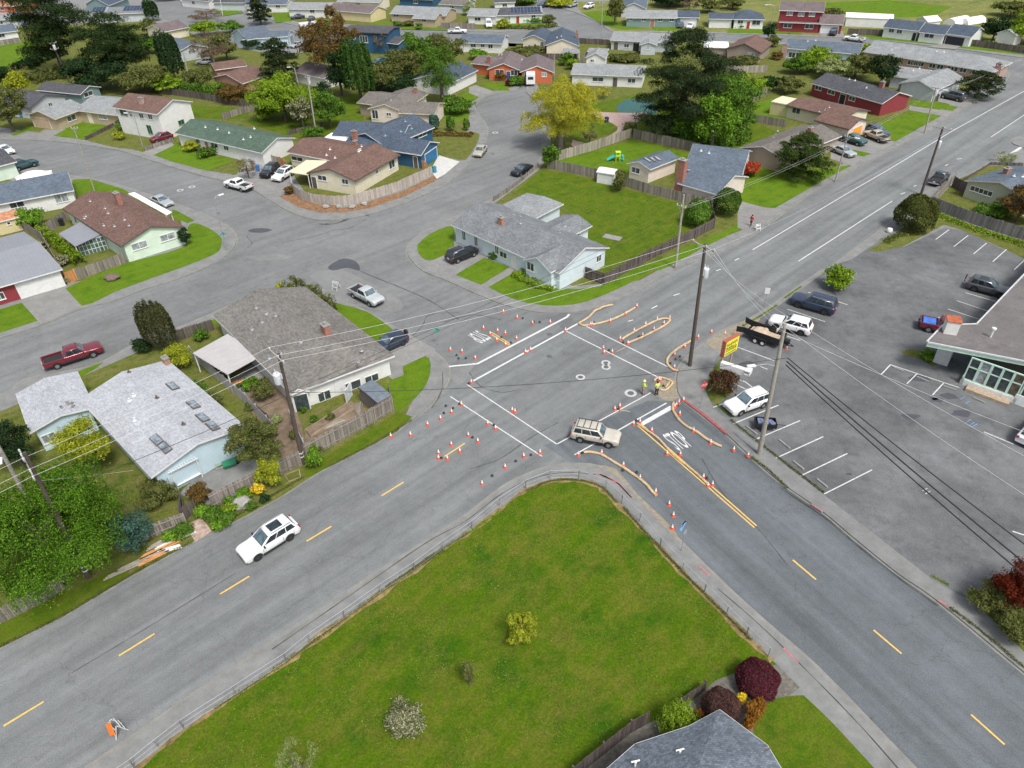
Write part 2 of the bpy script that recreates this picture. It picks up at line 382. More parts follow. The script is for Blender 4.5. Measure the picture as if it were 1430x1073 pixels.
sheet('lawn', M_LAWN, [(0, 872), (65, 840), (110, 818), (150, 800), (186, 790), (175, 806), (143, 828), (87, 861), (0, 903), (-120, 960), (-120, 930)], .112)
sheet('lawn', M_BRIGHT, [(98, 523), (145, 505), (135, 514), (108, 530)], .112)
sheet('lawn', M_BRIGHT, [(250, 462), (300, 446), (304, 450), (250, 474)], .112)
sheet('paved_patio', A_DRIVE, [(318, 535), (352, 508), (372, 520), (365, 535), (345, 548), (328, 552)], .112)
sheet('bare_ground', M_DIRT, [(340, 548), (372, 528), (405, 555), (420, 590), (432, 640), (400, 650), (375, 600), (345, 570)], .114)
sheet('bare_ground', M_DIRT, [(425, 600), (490, 560), (520, 575), (500, 596), (440, 630), (428, 628)], .112)
sheet('paved_yard', M_WALK, [(250, 690), (275, 665), (330, 645), (372, 640), (380, 655), (330, 690), (290, 705)], .112)
# left block
c3 = curve_px([(-120, 512), (0, 472), (55, 455), (113, 431), (156, 421), (201, 404), (252, 388), (302, 366), (322, 351), (330, 334), (317, 316), (272, 295), (227, 279), (176, 262), (136, 251), (100, 246), (60, 240), (30, 222), (0, 210), (-60, 190)], 4)
block('pavement', c3+[(-300, 230), (-300, 480)])
sheet('back_yard', M_ROUGH, [(-200, 260), (-30, 215), (20, 232), (70, 252), (140, 258), (250, 300), (258, 330), (170, 372), (118, 392), (90, 395), (-200, 460)], .124)
sheet('lawn', M_BRIGHT, curve_px([(91, 403), (118, 391), (175, 368), (256, 345), (262, 318), (272, 312), (290, 318), (308, 331), (309, 342), (300, 355), (250, 375), (200, 393), (160, 408), (115, 427), (91, 403)], 3), .128)
sheet('lawn', M_BRIGHT, [(240, 293), (246, 294), (272, 308), (262, 312), (245, 305)], .128)
sheet('lawn', M_BRIGHT, [(101, 251), (125, 250), (172, 264), (185, 272), (135, 268), (110, 272), (103, 266)], .128)
sheet('lawn', M_BRIGHT, [(-40, 440), (0, 432), (30, 423), (53, 448), (0, 465), (-40, 478)], .128)
sheet('driveway', A_DRIVE, [(28, 420), (90, 401), (114, 428), (56, 452)], .132)
sheet('driveway', A_DRIVE, [(22, 232), (62, 240), (75, 252), (40, 262), (10, 250)], .128)
# upper left block
c4 = curve_px([(-80, 196), (0, 195), (75, 197), (161, 209), (201, 221), (277, 244), (315, 253), (338, 258), (365, 272), (390, 288), (415, 300), (446, 307), (481, 306), (516, 299), (566, 283), (617, 261), (642, 242), (665, 216), (677, 197), (680, 178), (667, 160), (663, 149), (675, 137), (700, 129), (722, 127)], 3)
block('pavement', c4+[(745, 90), (740, 62), (566, 52), (450, 66), (380, 70), (330, 60), (215, 22), (-40, 30)])
sheet('back_yard', M_ROUGH, [(-60, 180), (0, 178), (75, 188), (160, 202), (201, 213), (277, 236), (330, 245), (352, 225), (400, 230), (430, 275), (480, 284), (560, 262), (605, 243), (650, 205), (655, 160), (652, 145), (675, 130), (715, 122), (738, 90), (735, 66), (566, 58), (450, 72), (380, 76), (330, 66), (212, 30), (-40, 40)], .124)
LZ = .130
for q in ([(60, 183), (112, 168), (150, 175), (122, 196), (60, 188)], [(15, 188), (45, 175), (50, 179), (20, 190)], [(203, 212), (245, 200), (280, 214), (328, 223), (290, 239), (240, 226)]):
    sheet('lawn', M_BRIGHT, q, LZ)
sheet('lawn', M_ROUGH, [(122, 197), (165, 182), (204, 197), (196, 210), (160, 206)], LZ)
sheet('lawn', M_LAWN, [(265, 147), (350, 152), (345, 166), (310, 167), (272, 165)], LZ)
sheet('lawn', M_LAWN, [(340, 170), (500, 130), (510, 175), (440, 195), (400, 190)], LZ)
sheet('driveway', A_DRIVE, [(52, 187), (62, 181), (92, 181), (70, 192), (58, 192)], .134)
sheet('driveway', A_DRIVE, [(198, 214), (213, 206), (240, 199), (243, 203), (208, 220)], .134)
sheet('driveway', A_DRIVE, [(330, 244), (345, 226), (368, 224), (405, 248), (408, 268), (370, 272), (340, 257), (305, 248)], .134)
sheet('bark_bed', plain('bark_mulch', (.20, .11, .055), .95, var=.5, sc=2.5), [(389, 274), (410, 268), (440, 282), (482, 290), (520, 280), (560, 268), (605, 246), (617, 248), (566, 274), (516, 291), (481, 297), (446, 297), (415, 289)], .132)
sheet('driveway', plain('pale_concrete', (.48, .47, .44), .9), [(601, 238), (613, 217), (642, 226), (622, 243), (610, 250)], .134)
sheet('lawn', M_ROUGH, curve_px([(612, 187), (664, 185), (668, 196), (655, 218), (645, 224), (615, 214), (612, 187)], 3), LZ)
sheet('lawn', M_BRIGHT, curve_px([(615, 150), (650, 130), (672, 125), (678, 130), (655, 146), (656, 160), (648, 168), (620, 168), (615, 150)], 2), LZ)
sheet('lawn', M_BRIGHT, [(678, 115), (706, 118), (712, 127), (695, 127), (670, 118)], LZ)
sheet('driveway', A_DRIVE, [(655, 122), (664, 119), (690, 128), (672, 137), (655, 130)], .134)
# centre right block (light blue house, park, tan house and the row up the main road)
c5 = curve_px([(735, 129), (752, 148), (758, 175), (758, 200), (755, 225), (740, 243), (715, 262), (690, 277), (660, 292), (632, 305), (592, 324), (573, 340), (569, 353), (577, 367), (592, 379), (624, 392), (667, 411), (700, 424), (735, 433), (768, 437), (818, 434), (856, 421), (896, 404), (944, 376), (1040, 335), (1129, 271), (1200, 233), (1258, 202), (1292, 186), (1344, 152), (1390, 123), (1408, 108), (1404, 98), (1385, 88)], 3)
block('pavement', c5+[(1335, 76), (1212, 63), (1060, 58), (850, 54), (700, 60), (735, 90)])
sheet('back_yard', M_ROUGH, [(750, 118), (762, 145), (770, 180), (768, 215), (752, 238), (690, 285), (640, 312), (800, 400), (893, 392), (990, 338), (1035, 322), (1115, 262), (1250, 190), (1340, 138), (1392, 100), (1330, 80), (1212, 66), (1060, 61), (850, 57), (720, 63), (740, 90)], .124)
sheet('lawn', M_LAWN, [(720, 268), (757, 237), (800, 244), (880, 266), (957, 286), (990, 294), (996, 320), (906, 363), (850, 392), (820, 345), (790, 290)], LZ)
sheet('lawn', M_BRIGHT, [(770, 226), (884, 196), (905, 200), (970, 216), (945, 235), (900, 262), (830, 247)], LZ)
sheet('lawn', M_LAWN, [(790, 185), (800, 150), (900, 130), (1000, 150), (1100, 190), (1060, 215), (977, 212), (884, 192), (850, 186), (810, 205)], .128)
sheet('footpath', plain('pink_concrete', (.36, .25, .22), .9, var=.2), curve_px([(800, 195), (825, 200), (862, 182), (850, 170), (815, 156), (845, 157), (880, 158), (905, 158), (890, 170), (870, 192), (830, 208), (800, 206), (800, 195)], 3), .140)
sheet('play_area', plain('teal_rubber_surface', (.035, .10, .09), .9), curve_px([(860, 150), (872, 140), (895, 138), (915, 146), (918, 158), (890, 162), (866, 158), (860, 150)], 3), .136)
sheet('lawn', M_BRIGHT, curve_px([(583, 342), (600, 327), (632, 316), (634, 340), (632, 352), (600, 364), (585, 355), (583, 342)], 3), LZ)
sheet('driveway', A_DRIVE, [(600, 366), (634, 350), (652, 345), (672, 358), (634, 386), (596, 378)], .134)
sheet('lawn', M_BRIGHT, [(636, 384), (676, 360), (712, 373), (672, 398)], LZ)
sheet('lawn', M_BRIGHT, curve_px([(682, 401), (716, 378), (745, 388), (780, 403), (838, 400), (868, 384), (908, 366), (912, 378), (868, 401), (820, 421), (780, 427), (740, 424), (708, 414), (682, 401)], 2), .132)
sheet('lawn', M_BRIGHT, [(908, 372), (912, 366), (1000, 328), (1040, 308), (1044, 316), (990, 342), (935, 372), (920, 378)], LZ)
sheet('footpath', A_DRIVE, [(716, 372), (722, 378), (684, 400), (676, 397)], .136)
sheet('driveway', A_DRIVE, [(1030, 280), (1068, 290), (1092, 292), (1048, 325), (1030, 318)], .134)
sheet('lawn', M_BRIGHT, [(1034, 262), (1060, 232), (1150, 236), (1192, 230), (1150, 252), (1082, 291), (1036, 283)], LZ)
sheet('lawn', M_BRIGHT, [(1160, 208), (1178, 205), (1218, 214), (1206, 219), (1175, 212)], LZ)
sheet('driveway', A_DRIVE, [(1155, 203), (1190, 190), (1230, 190), (1250, 200), (1220, 215), (1165, 204)], .134)
sheet('driveway', A_DRIVE, [(1160, 213), (1176, 212), (1205, 220), (1190, 232), (1160, 222)], .134)
sheet('lawn', M_BRIGHT, [(1208, 180), (1275, 155), (1318, 160), (1250, 198), (1230, 192)], LZ)
sheet('lawn', M_BRIGHT, [(1274, 142), (1290, 138), (1338, 150), (1330, 155), (1272, 147)], LZ)
sheet('driveway', A_DRIVE, [(1270, 148), (1330, 156), (1322, 163), (1270, 154)], .134)
sheet('driveway', A_DRIVE, [(1300, 140), (1330, 134), (1356, 142), (1342, 149)], .134)
sheet('lawn', M_BRIGHT, [(1032, 150), (1090, 135), (1105, 160), (1100, 172), (1042, 168)], LZ)
# right block: parking lot
c6 = curve_px([(1500, 165), (1450, 190), (1420, 192), (1414, 200), (1430, 208), (1400, 218), (1360, 240), (1295, 268), (1244, 311), (1203, 342), (1163, 372), (1146, 380), (1106, 408), (1069, 434), (1040, 450), (1010, 462), (980, 483), (958, 502), (947, 520), (946, 540), (952, 556), (975, 575), (1015, 606), (1043, 632), (1089, 672), (1149, 714), (1193, 751), (1255, 801), (1311, 840), (1430, 938), (1520, 1010)], 4)
block('pavement', c6+[(1900, 1000), (2100, 500), (1750, 250)])
sheet('parking_lot', A_LOT, [(996, 569), (985, 545), (1000, 500), (1037, 462), (1106, 414), (1163, 371), (1190, 362), (1228, 336), (1262, 345), (1320, 318), (1345, 322), (1400, 348), (1480, 385), (2000, 560), (1800, 1000), (1480, 872), (1345, 834), (1302, 809), (1226, 750), (1152, 692), (1049, 613), (1020, 592)], .124)
sheet('rough_verge', M_ROUGH, [(1298, 291), (1345, 310), (1393, 326), (1480, 350), (1480, 385), (1400, 347), (1345, 322), (1318, 314), (1262, 344), (1226, 352), (1212, 350), (1245, 330), (1270, 312)], .130)
sheet('rough_verge', M_ROUGH, [(1350, 828), (1372, 822), (1400, 826), (1480, 860), (1480, 930), (1440, 920), (1400, 880)], .130)
sheet('back_yard', M_ROUGH, [(1300, 288), (1335, 252), (1382, 232), (1500, 230), (1500, 350), (1393, 324), (1345, 308)], .126)
sheet('rough_verge', M_ROUGH, [(985, 545), (993, 520), (1006, 500), (1014, 505), (1010, 535), (1024, 548), (1000, 566), (992, 560)], .128)
sheet('rough_verge', M_ROUGH, [(1318, 505), (1302, 512), (1286, 502), (1262, 496), (1258, 490), (1275, 488), (1300, 492)], .130)
# far side of the upper street and beyond
block('pavement', [(851, 43), (836, 31), (808, 19), (786, 12), (770, -8), (1560, -8), (1560, 100), (1430, 81), (1335, 68), (1212, 54), (1060, 48), (900, 45)])
sheet('field', M_FIELD, [(858, 44), (840, 30), (812, 17), (800, 3), (1560, -20), (1560, 98), (1430, 77), (1335, 65), (1212, 52), (1060, 46), (900, 43)], .124)
for q in ([(812, 18), (850, 14), (868, 35), (905, 40), (870, 42), (845, 36)], [(910, 38), (947, 38), (950, 43), (912, 43)], [(1018, 40), (1090, 43), (1105, 48), (1015, 46)], [(1180, 42), (1235, 47), (1310, 58), (1312, 63), (1215, 54)], [(1337, 63), (1375, 60), (1430, 72), (1430, 77), (1338, 67)], [(1130, 5), (1240, 0), (1330, 10), (1300, 24), (1240, 24), (1170, 16)], [(1100, 45), (1120, 46), (1118, 49), (1100, 48)]):
    sheet('lawn', M_BRIGHT, q, LZ)
sheet('driveway', A_DRIVE, [(1138, 45), (1150, 41), (1178, 44), (1178, 50), (1150, 51)], .134)
sheet('driveway', A_DRIVE, [(1296, 66), (1318, 60), (1345, 62), (1335, 69)], .134)
block('pavement', [(566, 41), (700, 45), (740, 41), (776, 36), (786, 38), (776, 28), (758, 15), (750, 7), (755, -10), (300, -10), (340, 18), (430, 40), (480, 38)])
sheet('field', M_ROUGH, [(566, 38), (700, 42), (735, 38), (764, 28), (752, 14), (745, 3), (700, -12), (300, -12), (345, 14), (430, 34), (480, 34)], .124)
for q in ([(700, 30), (752, 28), (776, 37), (740, 40), (705, 38)], [(558, 38), (578, 37), (630, 40), (628, 43), (560, 41)], [(380, 20), (405, 16), (408, 30), (385, 32)], [(295, 14), (320, 10), (340, 18), (315, 22)], [(515, 30), (550, 29), (545, 33), (516, 33)]):
    sheet('lawn', M_BRIGHT, q, LZ)
block('pavement', [(-80, -10), (210, -10), (228, 26), (215, 24), (-40, 30), (-80, 30)])
sheet('lawn', M_BRIGHT, [(0, 62), (52, 54), (55, 70), (20, 90), (0, 98), (-60, 110), (-60, 66)], .134)
# ------------------------------------------------------------------ patches, seams and markings
line('worn_grass_edge', plain('dry_grass_edge', (.19, .14, .055), .95, var=.5, sc=2), e1[:-1], .45, .132, False, .8)
P_W = plain('white_road_paint', (.54, .54, .53), .75, var=.4, sc=9)
P_W2 = plain('worn_white_road_paint', (.42, .42, .41), .8, var=.35, sc=5)
P_Y = plain('yellow_road_paint', (.62, .40, .10), .7, var=.2, sc=5)
P_P = plain('pink_marking_paint', (.36, .15, .15), .85, var=.35, sc=6)
P_R = plain('red_kerb_paint', (.33, .08, .08), .85, var=.35, sc=4)
P_B = plain('blue_marking_paint', (.12, .25, .42), .85, var=.4, sc=6)
M_SEAM = plain('dark_joint', (.055, .055, .05), .95, var=.3)
M_SAND = plain('sandy_grit', (.235, .205, .15), .95, var=.25, sc=3)
M_LIGHTP = asphalt('light_asphalt_patch', (.185, .187, .182), .6, .3, .45, .5)
sheet('asphalt_patch', A_PATCH, curve_px([(464, 368), (480, 361), (498, 366), (502, 378), (485, 374), (466, 378), (458, 374), (464, 368)], 3), .010)
sheet('asphalt_patch', M_LIGHTP, [(632, 514), (662, 510), (650, 532), (640, 538), (628, 528)], .010)
sheet('asphalt_patch', asphalt('grey_patch', (.125, .128, .13), .2, .2, .4, .4), [(762, 444), (792, 436), (800, 446), (794, 462), (775, 452)], .010)
sheet('asphalt_patch', M_LIGHTP, curve_px([(430, 385), (470, 375), (510, 392), (560, 420), (552, 436), (490, 425), (450, 400), (430, 385)], 2), .009)
sheet('sand_wash', M_SAND, curve_px([(835, 650), (860, 655), (890, 690), (930, 728), (950, 755), (925, 745), (880, 705), (850, 680), (835, 650)], 2), .010)
sheet('sand_wash', M_SAND, curve_px([(915, 550), (920, 535), (935, 528), (950, 535), (948, 556), (930, 560), (915, 550)], 2), .010)
sheet('sand_wash', M_SAND, curve_px([(985, 478), (1010, 462), (1045, 446), (1062, 446), (1040, 466), (1018, 480), (1000, 490), (985, 478)], 2), .136)
for q in ([(0, 190), (75, 192)], ): pass
def gut(px, wd=.55, off=0): line('gutter', M_KERB, px, wd, .006, False, .08)
gut([(x-0, y) for x, y in c1]); gut(c2a); gut(c3); gut(c4); gut(c5[5:]); gut(c6[4:])
for pts in ([(380, 934-27), (504, 821), (597, 757), (650, 728), (700, 690), (745, 668), (790, 660), (832, 663)], [(1002, 822), (1060, 872), (1130, 940), (1200, 1012), (1260, 1080)], [(1089, 680), (1152, 722), (1193, 757), (1255, 806), (1311, 846)], [(1024, 604), (1060, 635)], [(603, 570), (617, 545), (618, 520)]):
    line('pavement_joint', M_SEAM, pts, .07, .128, True, .5)
def seam(px, wd=.08): line('road_seam', M_SEAM, px, wd, .012, True, .6)
seam([(498, 376), (520, 386), (560, 402), (600, 420), (640, 446)], .10); seam([(446, 313), (470, 312), (500, 300), (516, 302)], .35)
for q in ([(385, 345), (400, 338), (440, 330), (465, 322), (490, 318), (512, 306)], [(620, 450), (660, 440), (700, 447)], [(655, 520), (672, 540), (700, 548), (720, 545)], [(0, 400), (8, 392), (20, 398), (30, 388)], [(340, 350), (352, 340), (345, 330), (356, 322)], [(575, 470), (590, 455), (600, 440), (640, 436)], [(980, 640), (1010, 690), (1060, 740), (1100, 790)], [(470, 900), (540, 840), (590, 800), (640, 770)], [(100, 520), (180, 500), (260, 470)], [(860, 375), (900, 360), (960, 330)]): seam(q, .07)
for x, y, a, b_, m_ in ((604, 545, 1.5, 1.0, M_LIGHTP), (375, 360, 3.0, 1.2, M_LIGHTP), (20, 395, 2.6, 1.2, A_PATCH), (362, 322, 1.8, .9, A_PATCH), (1060, 700, 3.2, 1.1, A_B), (1230, 960, 1.6, .5, A_B)):
    c = G(x, y); sheet('asphalt_patch', m_, [(c.x+a*math.cos(t*.7+.7)*random.uniform(.7, 1.1)-b_*.4*math.sin(t*.7), c.y+b_*math.sin(t*.7+.7)*random.uniform(.7, 1.1)) for t in range(9)], .0085, True)
seam([(657, 655), (700, 640), (740, 612), (780, 590)], .06); seam([(100, 940), (200, 880), (330, 800)], .05)
seam([(240, 1010), (330, 955), (420, 900), (520, 840), (600, 790)], .07)
def mark(px, wd=.12, m=None, z=.014, name='road_marking', jit=.06): return line(name, m or P_W, px, wd, z, False, jit)
mark([(627, 512), (667, 508), (791.5, 443), (795, 439)], .27); mark([(661, 532), (807, 452)], .24)
mark([(652, 537), (777.6, 620.5)], .12); mark([(629, 554), (757, 637.5)], .12); mark([(778.4, 620), (909, 548.5)], .12)
mark([(802.3, 635.4), (930.7, 563)], .14); mark([(895, 593), (938.5, 568.5)], .5); mark([(789.5, 462), (922, 528.5)], .14); mark([(818.5, 455.8), (940, 516)], .14)
mark([(686, 464), (713, 480.5)], .13, P_Y, .018); mark([(684, 466), (711, 482)], .13, P_Y, .018)
for a, b in (((890, 594), (1053.5, 737)), ((895, 592), (1056.5, 734.5))): mark([a, ((a[0]+b[0])/2, (a[1]+b[1])/2), b], .13, P_Y, .018)
for a, b in (((5, 1014), (61, 980)), ((166, 916), (216, 885)), ((307, 830), (348, 805)), ((428, 756), (463, 735)), ((532.6, 692.7), (563.6, 673.4)), ((620.8, 637.7), (649.2, 619.2)),
             ((1107, 782), (1139.5, 809.5)), ((1220, 880), (1259, 913)), ((1356, 998), (1403, 1040))): mark([a, b], .14, P_Y)
mark([(861, 491), (873, 485.5)], .1, plain('worn_yellow_paint', (.36, .31, .2), .8)); mark([(862, 602-30), (880, 575)], .1, MATS['worn_yellow_paint'])
for a, b in (((877, 449), (884, 447)), ((910, 431), (918, 427)), ((940.5, 413), (949, 410)), ((1000, 378.5), (1006.5, 376)), ((1026, 364), (1032, 361)), ((1258, 271.5), (1264, 269)), ((1276, 260.6), (1279.5, 259)), ((1320, 231.5), (1324, 229.6)), ((1336, 222.5), (1343, 221.5))): mark([a, b], .16, P_W)
mark([(1051, 349), (1183, 270.5), (1236, 240), (1330, 183), (1430, 127.6)], .14); mark([(1115, 365), (1246, 281)], .14); mark([(1384, 191.5), (1430, 161), (1480, 130)], .14); mark([(1411, 215.6), (1427.5, 205)], .5)
ST = [((1024.3, 591.8), (1087, 566)), ((1053, 614.7), (1117.5, 587.5)), ((1083.6, 640), (1149.6, 610)), ((1117.5, 665), (1183.4, 633.4)), ((1151, 690), (1217.8, 656.3)),
      ((1030, 485), (1080.8, 503.8)), ((1098.8, 469.4), (1117.5, 475.7)), ((1099.7, 432), (1152, 449.3)), ((1129, 408.3), (1183.4, 425.8)), ((1306.7, 334.6), (1325.3, 321)), ((1332, 344.6), (1352, 328.9)),
      ((1359.7, 354.7), (1377.8, 339.5)), ((1386.4, 365.6), (1405.6, 348.4)), ((1416.2, 377), (1432, 362)), ((1348.3, 409), (1390, 421)), ((1336, 420), (1379, 434.4)), ((1323.3, 431.5), (1367, 445.9)), ((1310, 443), (1324, 448)),
      ((1230.7, 523), (1243.6, 509.5)), ((1243.6, 509.5), (1339.7, 541.6)), ((1266.6, 536), (1280.3, 522.4)), ((1302.4, 551.7), (1317.6, 535.3)), ((1374, 603.3), (1415.6, 620.5)), ((1062, 512), (1072, 516)),
      ((1024.7, 535.5), (1042, 544)), ((1016, 540.3), (1025, 544.4)), ((996, 569), (1010, 564)), ((1414, 742), (1432, 748)), ((1032, 530), (1041, 533.6)), ((1041, 533.6), (1051, 541.4))]
for i, (a, b) in enumerate(ST): mark([a, b], .11, P_W, .134+.002*(i % 2), 'parking_marking', .12)
for a, b in (((954, 558), (1015, 606)),): mark([a, ((a[0]+b[0])/2+1, (a[1]+b[1])/2-1), b], .28, P_R, .132, 'kerb_paint', .3)
for pts, m in (([(831, 660), (860, 672), (884, 697)], P_P), ([(838, 662), (864, 676), (882, 695)], P_P), ([(975, 788), (991, 804)], P_P), ([(1094, 905), (1115, 926)], P_P), ([(1133, 704), (1149, 715)], P_P), ([(1310, 838), (1330, 850)], P_P), ([(952, 735), (958, 728), (950, 742)], P_B), ([(1098, 674), (1110, 684)], P_B)):
    mark(pts, .16, m, .136 if m is not P_B else .020, 'utility_marking', .4)
for x, y in ((1345, 556), (1352, 562), (1358, 592), (1353, 588), (1362, 594), (1296, 688), (1292, 684)): mark([(x-4, y+2), (x+3, y-2)], .08, P_B if y < 600 else P_W2, .138, 'utility_marking', .5)
def ring(px, py, r0, r1, m=P_W2, z=.016, name='utility_marking'):
    c = G(px, py); mb = MB(); n = 20
    for k in range(n):
        a, b = 2*math.pi*k/n, 2*math.pi*(k+1)/n
        mb.face([(c.x+r0*math.cos(a), c.y+r0*math.sin(a), z), (c.x+r1*math.cos(a), c.y+r1*math.sin(a), z), (c.x+r1*math.cos(b), c.y+r1*math.sin(b), z), (c.x+r0*math.cos(b), c.y+r0*math.sin(b), z)])
    structure(mb, name, m, recalc=False)
M_IRON = plain('cast_iron_cover', (.10, .10, .10), .7)
for x, y, r in ((880.7, 549.5, .62), (846, 507, .5), (846.5, 513, .5), (810.6, 527, .5), (251.7, 266, .55), (268, 261.4, .55), (691.6, 185.5, .6), (767, 467, .0), (767, 498, .0), (305, 338-40, .0), (688, 215, .0)):
    if r: ring(x, y, r*.55, r)
    ring(x, y, 0, .32, M_IRON, .0155, 'manhole_cover')
for x, y, a in ((1290-20, 583, 1.2), (1343, 579, 1.4), (1304, 558, .7), (1325, 555, 1.3), (1185, 664, .4), (1283, 530, 1.4), (1310, 560, .9), (1045, 510, 1.5)):
    c = G(x, y); pts = [(c.x+a*random.uniform(.5, 1)*math.cos(t*.7), c.y+a*.5*random.uniform(.5, 1)*math.sin(t*.7)) for t in range(9)]
    sheet('oil_stain', A_PATCH, pts, .130, True)
def road_text(txt, bl, br, tl, m, z, name='road_marking'):
    cu = bpy.data.curves.new(name, 'FONT'); cu.body = txt; cu.size = 1; cu.offset = .006; ob = bpy.data.objects.new(name, cu); COL.objects.link(ob)
    dg = bpy.context.evaluated_depsgraph_get(); me = bpy.data.meshes.new_from_object(ob.evaluated_get(dg)); bpy.data.objects.remove(ob)
    V = [v.co.copy() for v in me.vertices]; x0, x1 = min(v.x for v in V), max(v.x for v in V); y0, y1 = min(v.y for v in V), max(v.y for v in V)
    B, R, T = (p if isinstance(p, Vector) else G(*p) for p in (bl, br, tl))
    for v in me.vertices:
        s, t = (v.co.x-x0)/(x1-x0), (v.co.y-y0)/(y1-y0); v.co = B+(R-B)*s+(T-B)*t
        if z is not None: v.co.z = z
    me.materials.clear(); me.materials.append(m); o = bpy.data.objects.new(name, me); COL.objects.link(o); return o
o = road_text('STOP', (948, 630), (969, 623), (924, 607.5), P_W, .014); o['kind'] = 'structure'
o = road_text('STOP', (665, 461.5), (650.5, 469), (687, 472.5), P_W, .014); o['kind'] = 'structure'
# ------------------------------------------------------------------ houses
SH = lambda n, c, **k: shingle('shingles_'+n, c, **k)
R_WHITE = SH('white_grey', (.35, .36, .38), var=.16, row=.15, wid=.25, blot=.25, mortar=.8)
R_TAUPE = SH('taupe', (.165, .155, .14), var=.24); R_GREY = SH('mid_grey', (.17, .18, .185), var=.2); R_LGREY = SH('light_grey', (.24, .25, .25), var=.18)
R_BROWN = SH('red_brown', (.145, .088, .070), var=.25); R_BLUEG = SH('blue_grey', (.10, .125, .155), var=.22); R_DARK = SH('charcoal', (.075, .075, .085), var=.3)
R_NAVY = SH('slate_blue', (.065, .085, .115), var=.3); R_GREEN = SH('green', (.075, .115, .085), var=.25); R_TBRN = SH('tan_brown', (.15, .135, .12), var=.2)
R_PURP = SH('dusty_brown', (.145, .115, .115), var=.22); R_BOTTOM = SH('steel_grey', (.125, .145, .17), var=.28, row=.13, wid=.2)
R_TERR = SH('terracotta', (.42, .20, .11), var=.3); R_METAL = siding('metal_sheet_roofing', (.22, .23, .25), .45, True); R_WSHT = siding('translucent_white_roofing', (.40, .38, .37), .5, True)
R_GRAVEL = asphalt('gravel_roofing', (.135, .125, .12), .3, .2, .7, .6, stain=.5)
W_ = lambda n, c, **k: siding('siding_'+n, c, **k)
W_PALEB = W_('pale_blue', (.47, .60, .65), board=.22); W_LB = W_('ice_blue', (.56, .64, .67), board=.3, vertical=True); W_WHITE = W_('white', (.66, .66, .63)); W_CREAM = W_('cream', (.66, .60, .46))
W_MINT = W_('mint_white', (.58, .68, .56)); W_PINK = W_('pale_peach', (.66, .57, .49)); W_TAN = W_('tan', (.40, .32, .21)); W_BLUE = W_('deep_blue', (.022, .085, .165))
W_RED = W_('barn_red', (.22, .028, .035), vertical=True, board=.25); W_ORANGE = W_('orange', (.50, .13, .055)); W_BEIGE = W_('beige', (.32, .26, .21)); W_GREYW = W_('light_grey', (.44, .47, .48))
W_TEAL = W_('teal', (.17, .25, .25)); W_SAGE = W_('sage', (.40, .42, .31)); W_YEL = W_('straw_yellow', (.58, .50, .28)); W_BROWN = W_('brown', (.14, .085, .06)); W_BRICK = brick('orange_brick', (.34, .14, .08)); W_PBRICK = brick('pink_brick', (.36, .22, .17))
B_RED = brick('red_brick', (.28, .085, .05))
D_TEALD = plain('navy_door', (.05, .07, .2), .5)
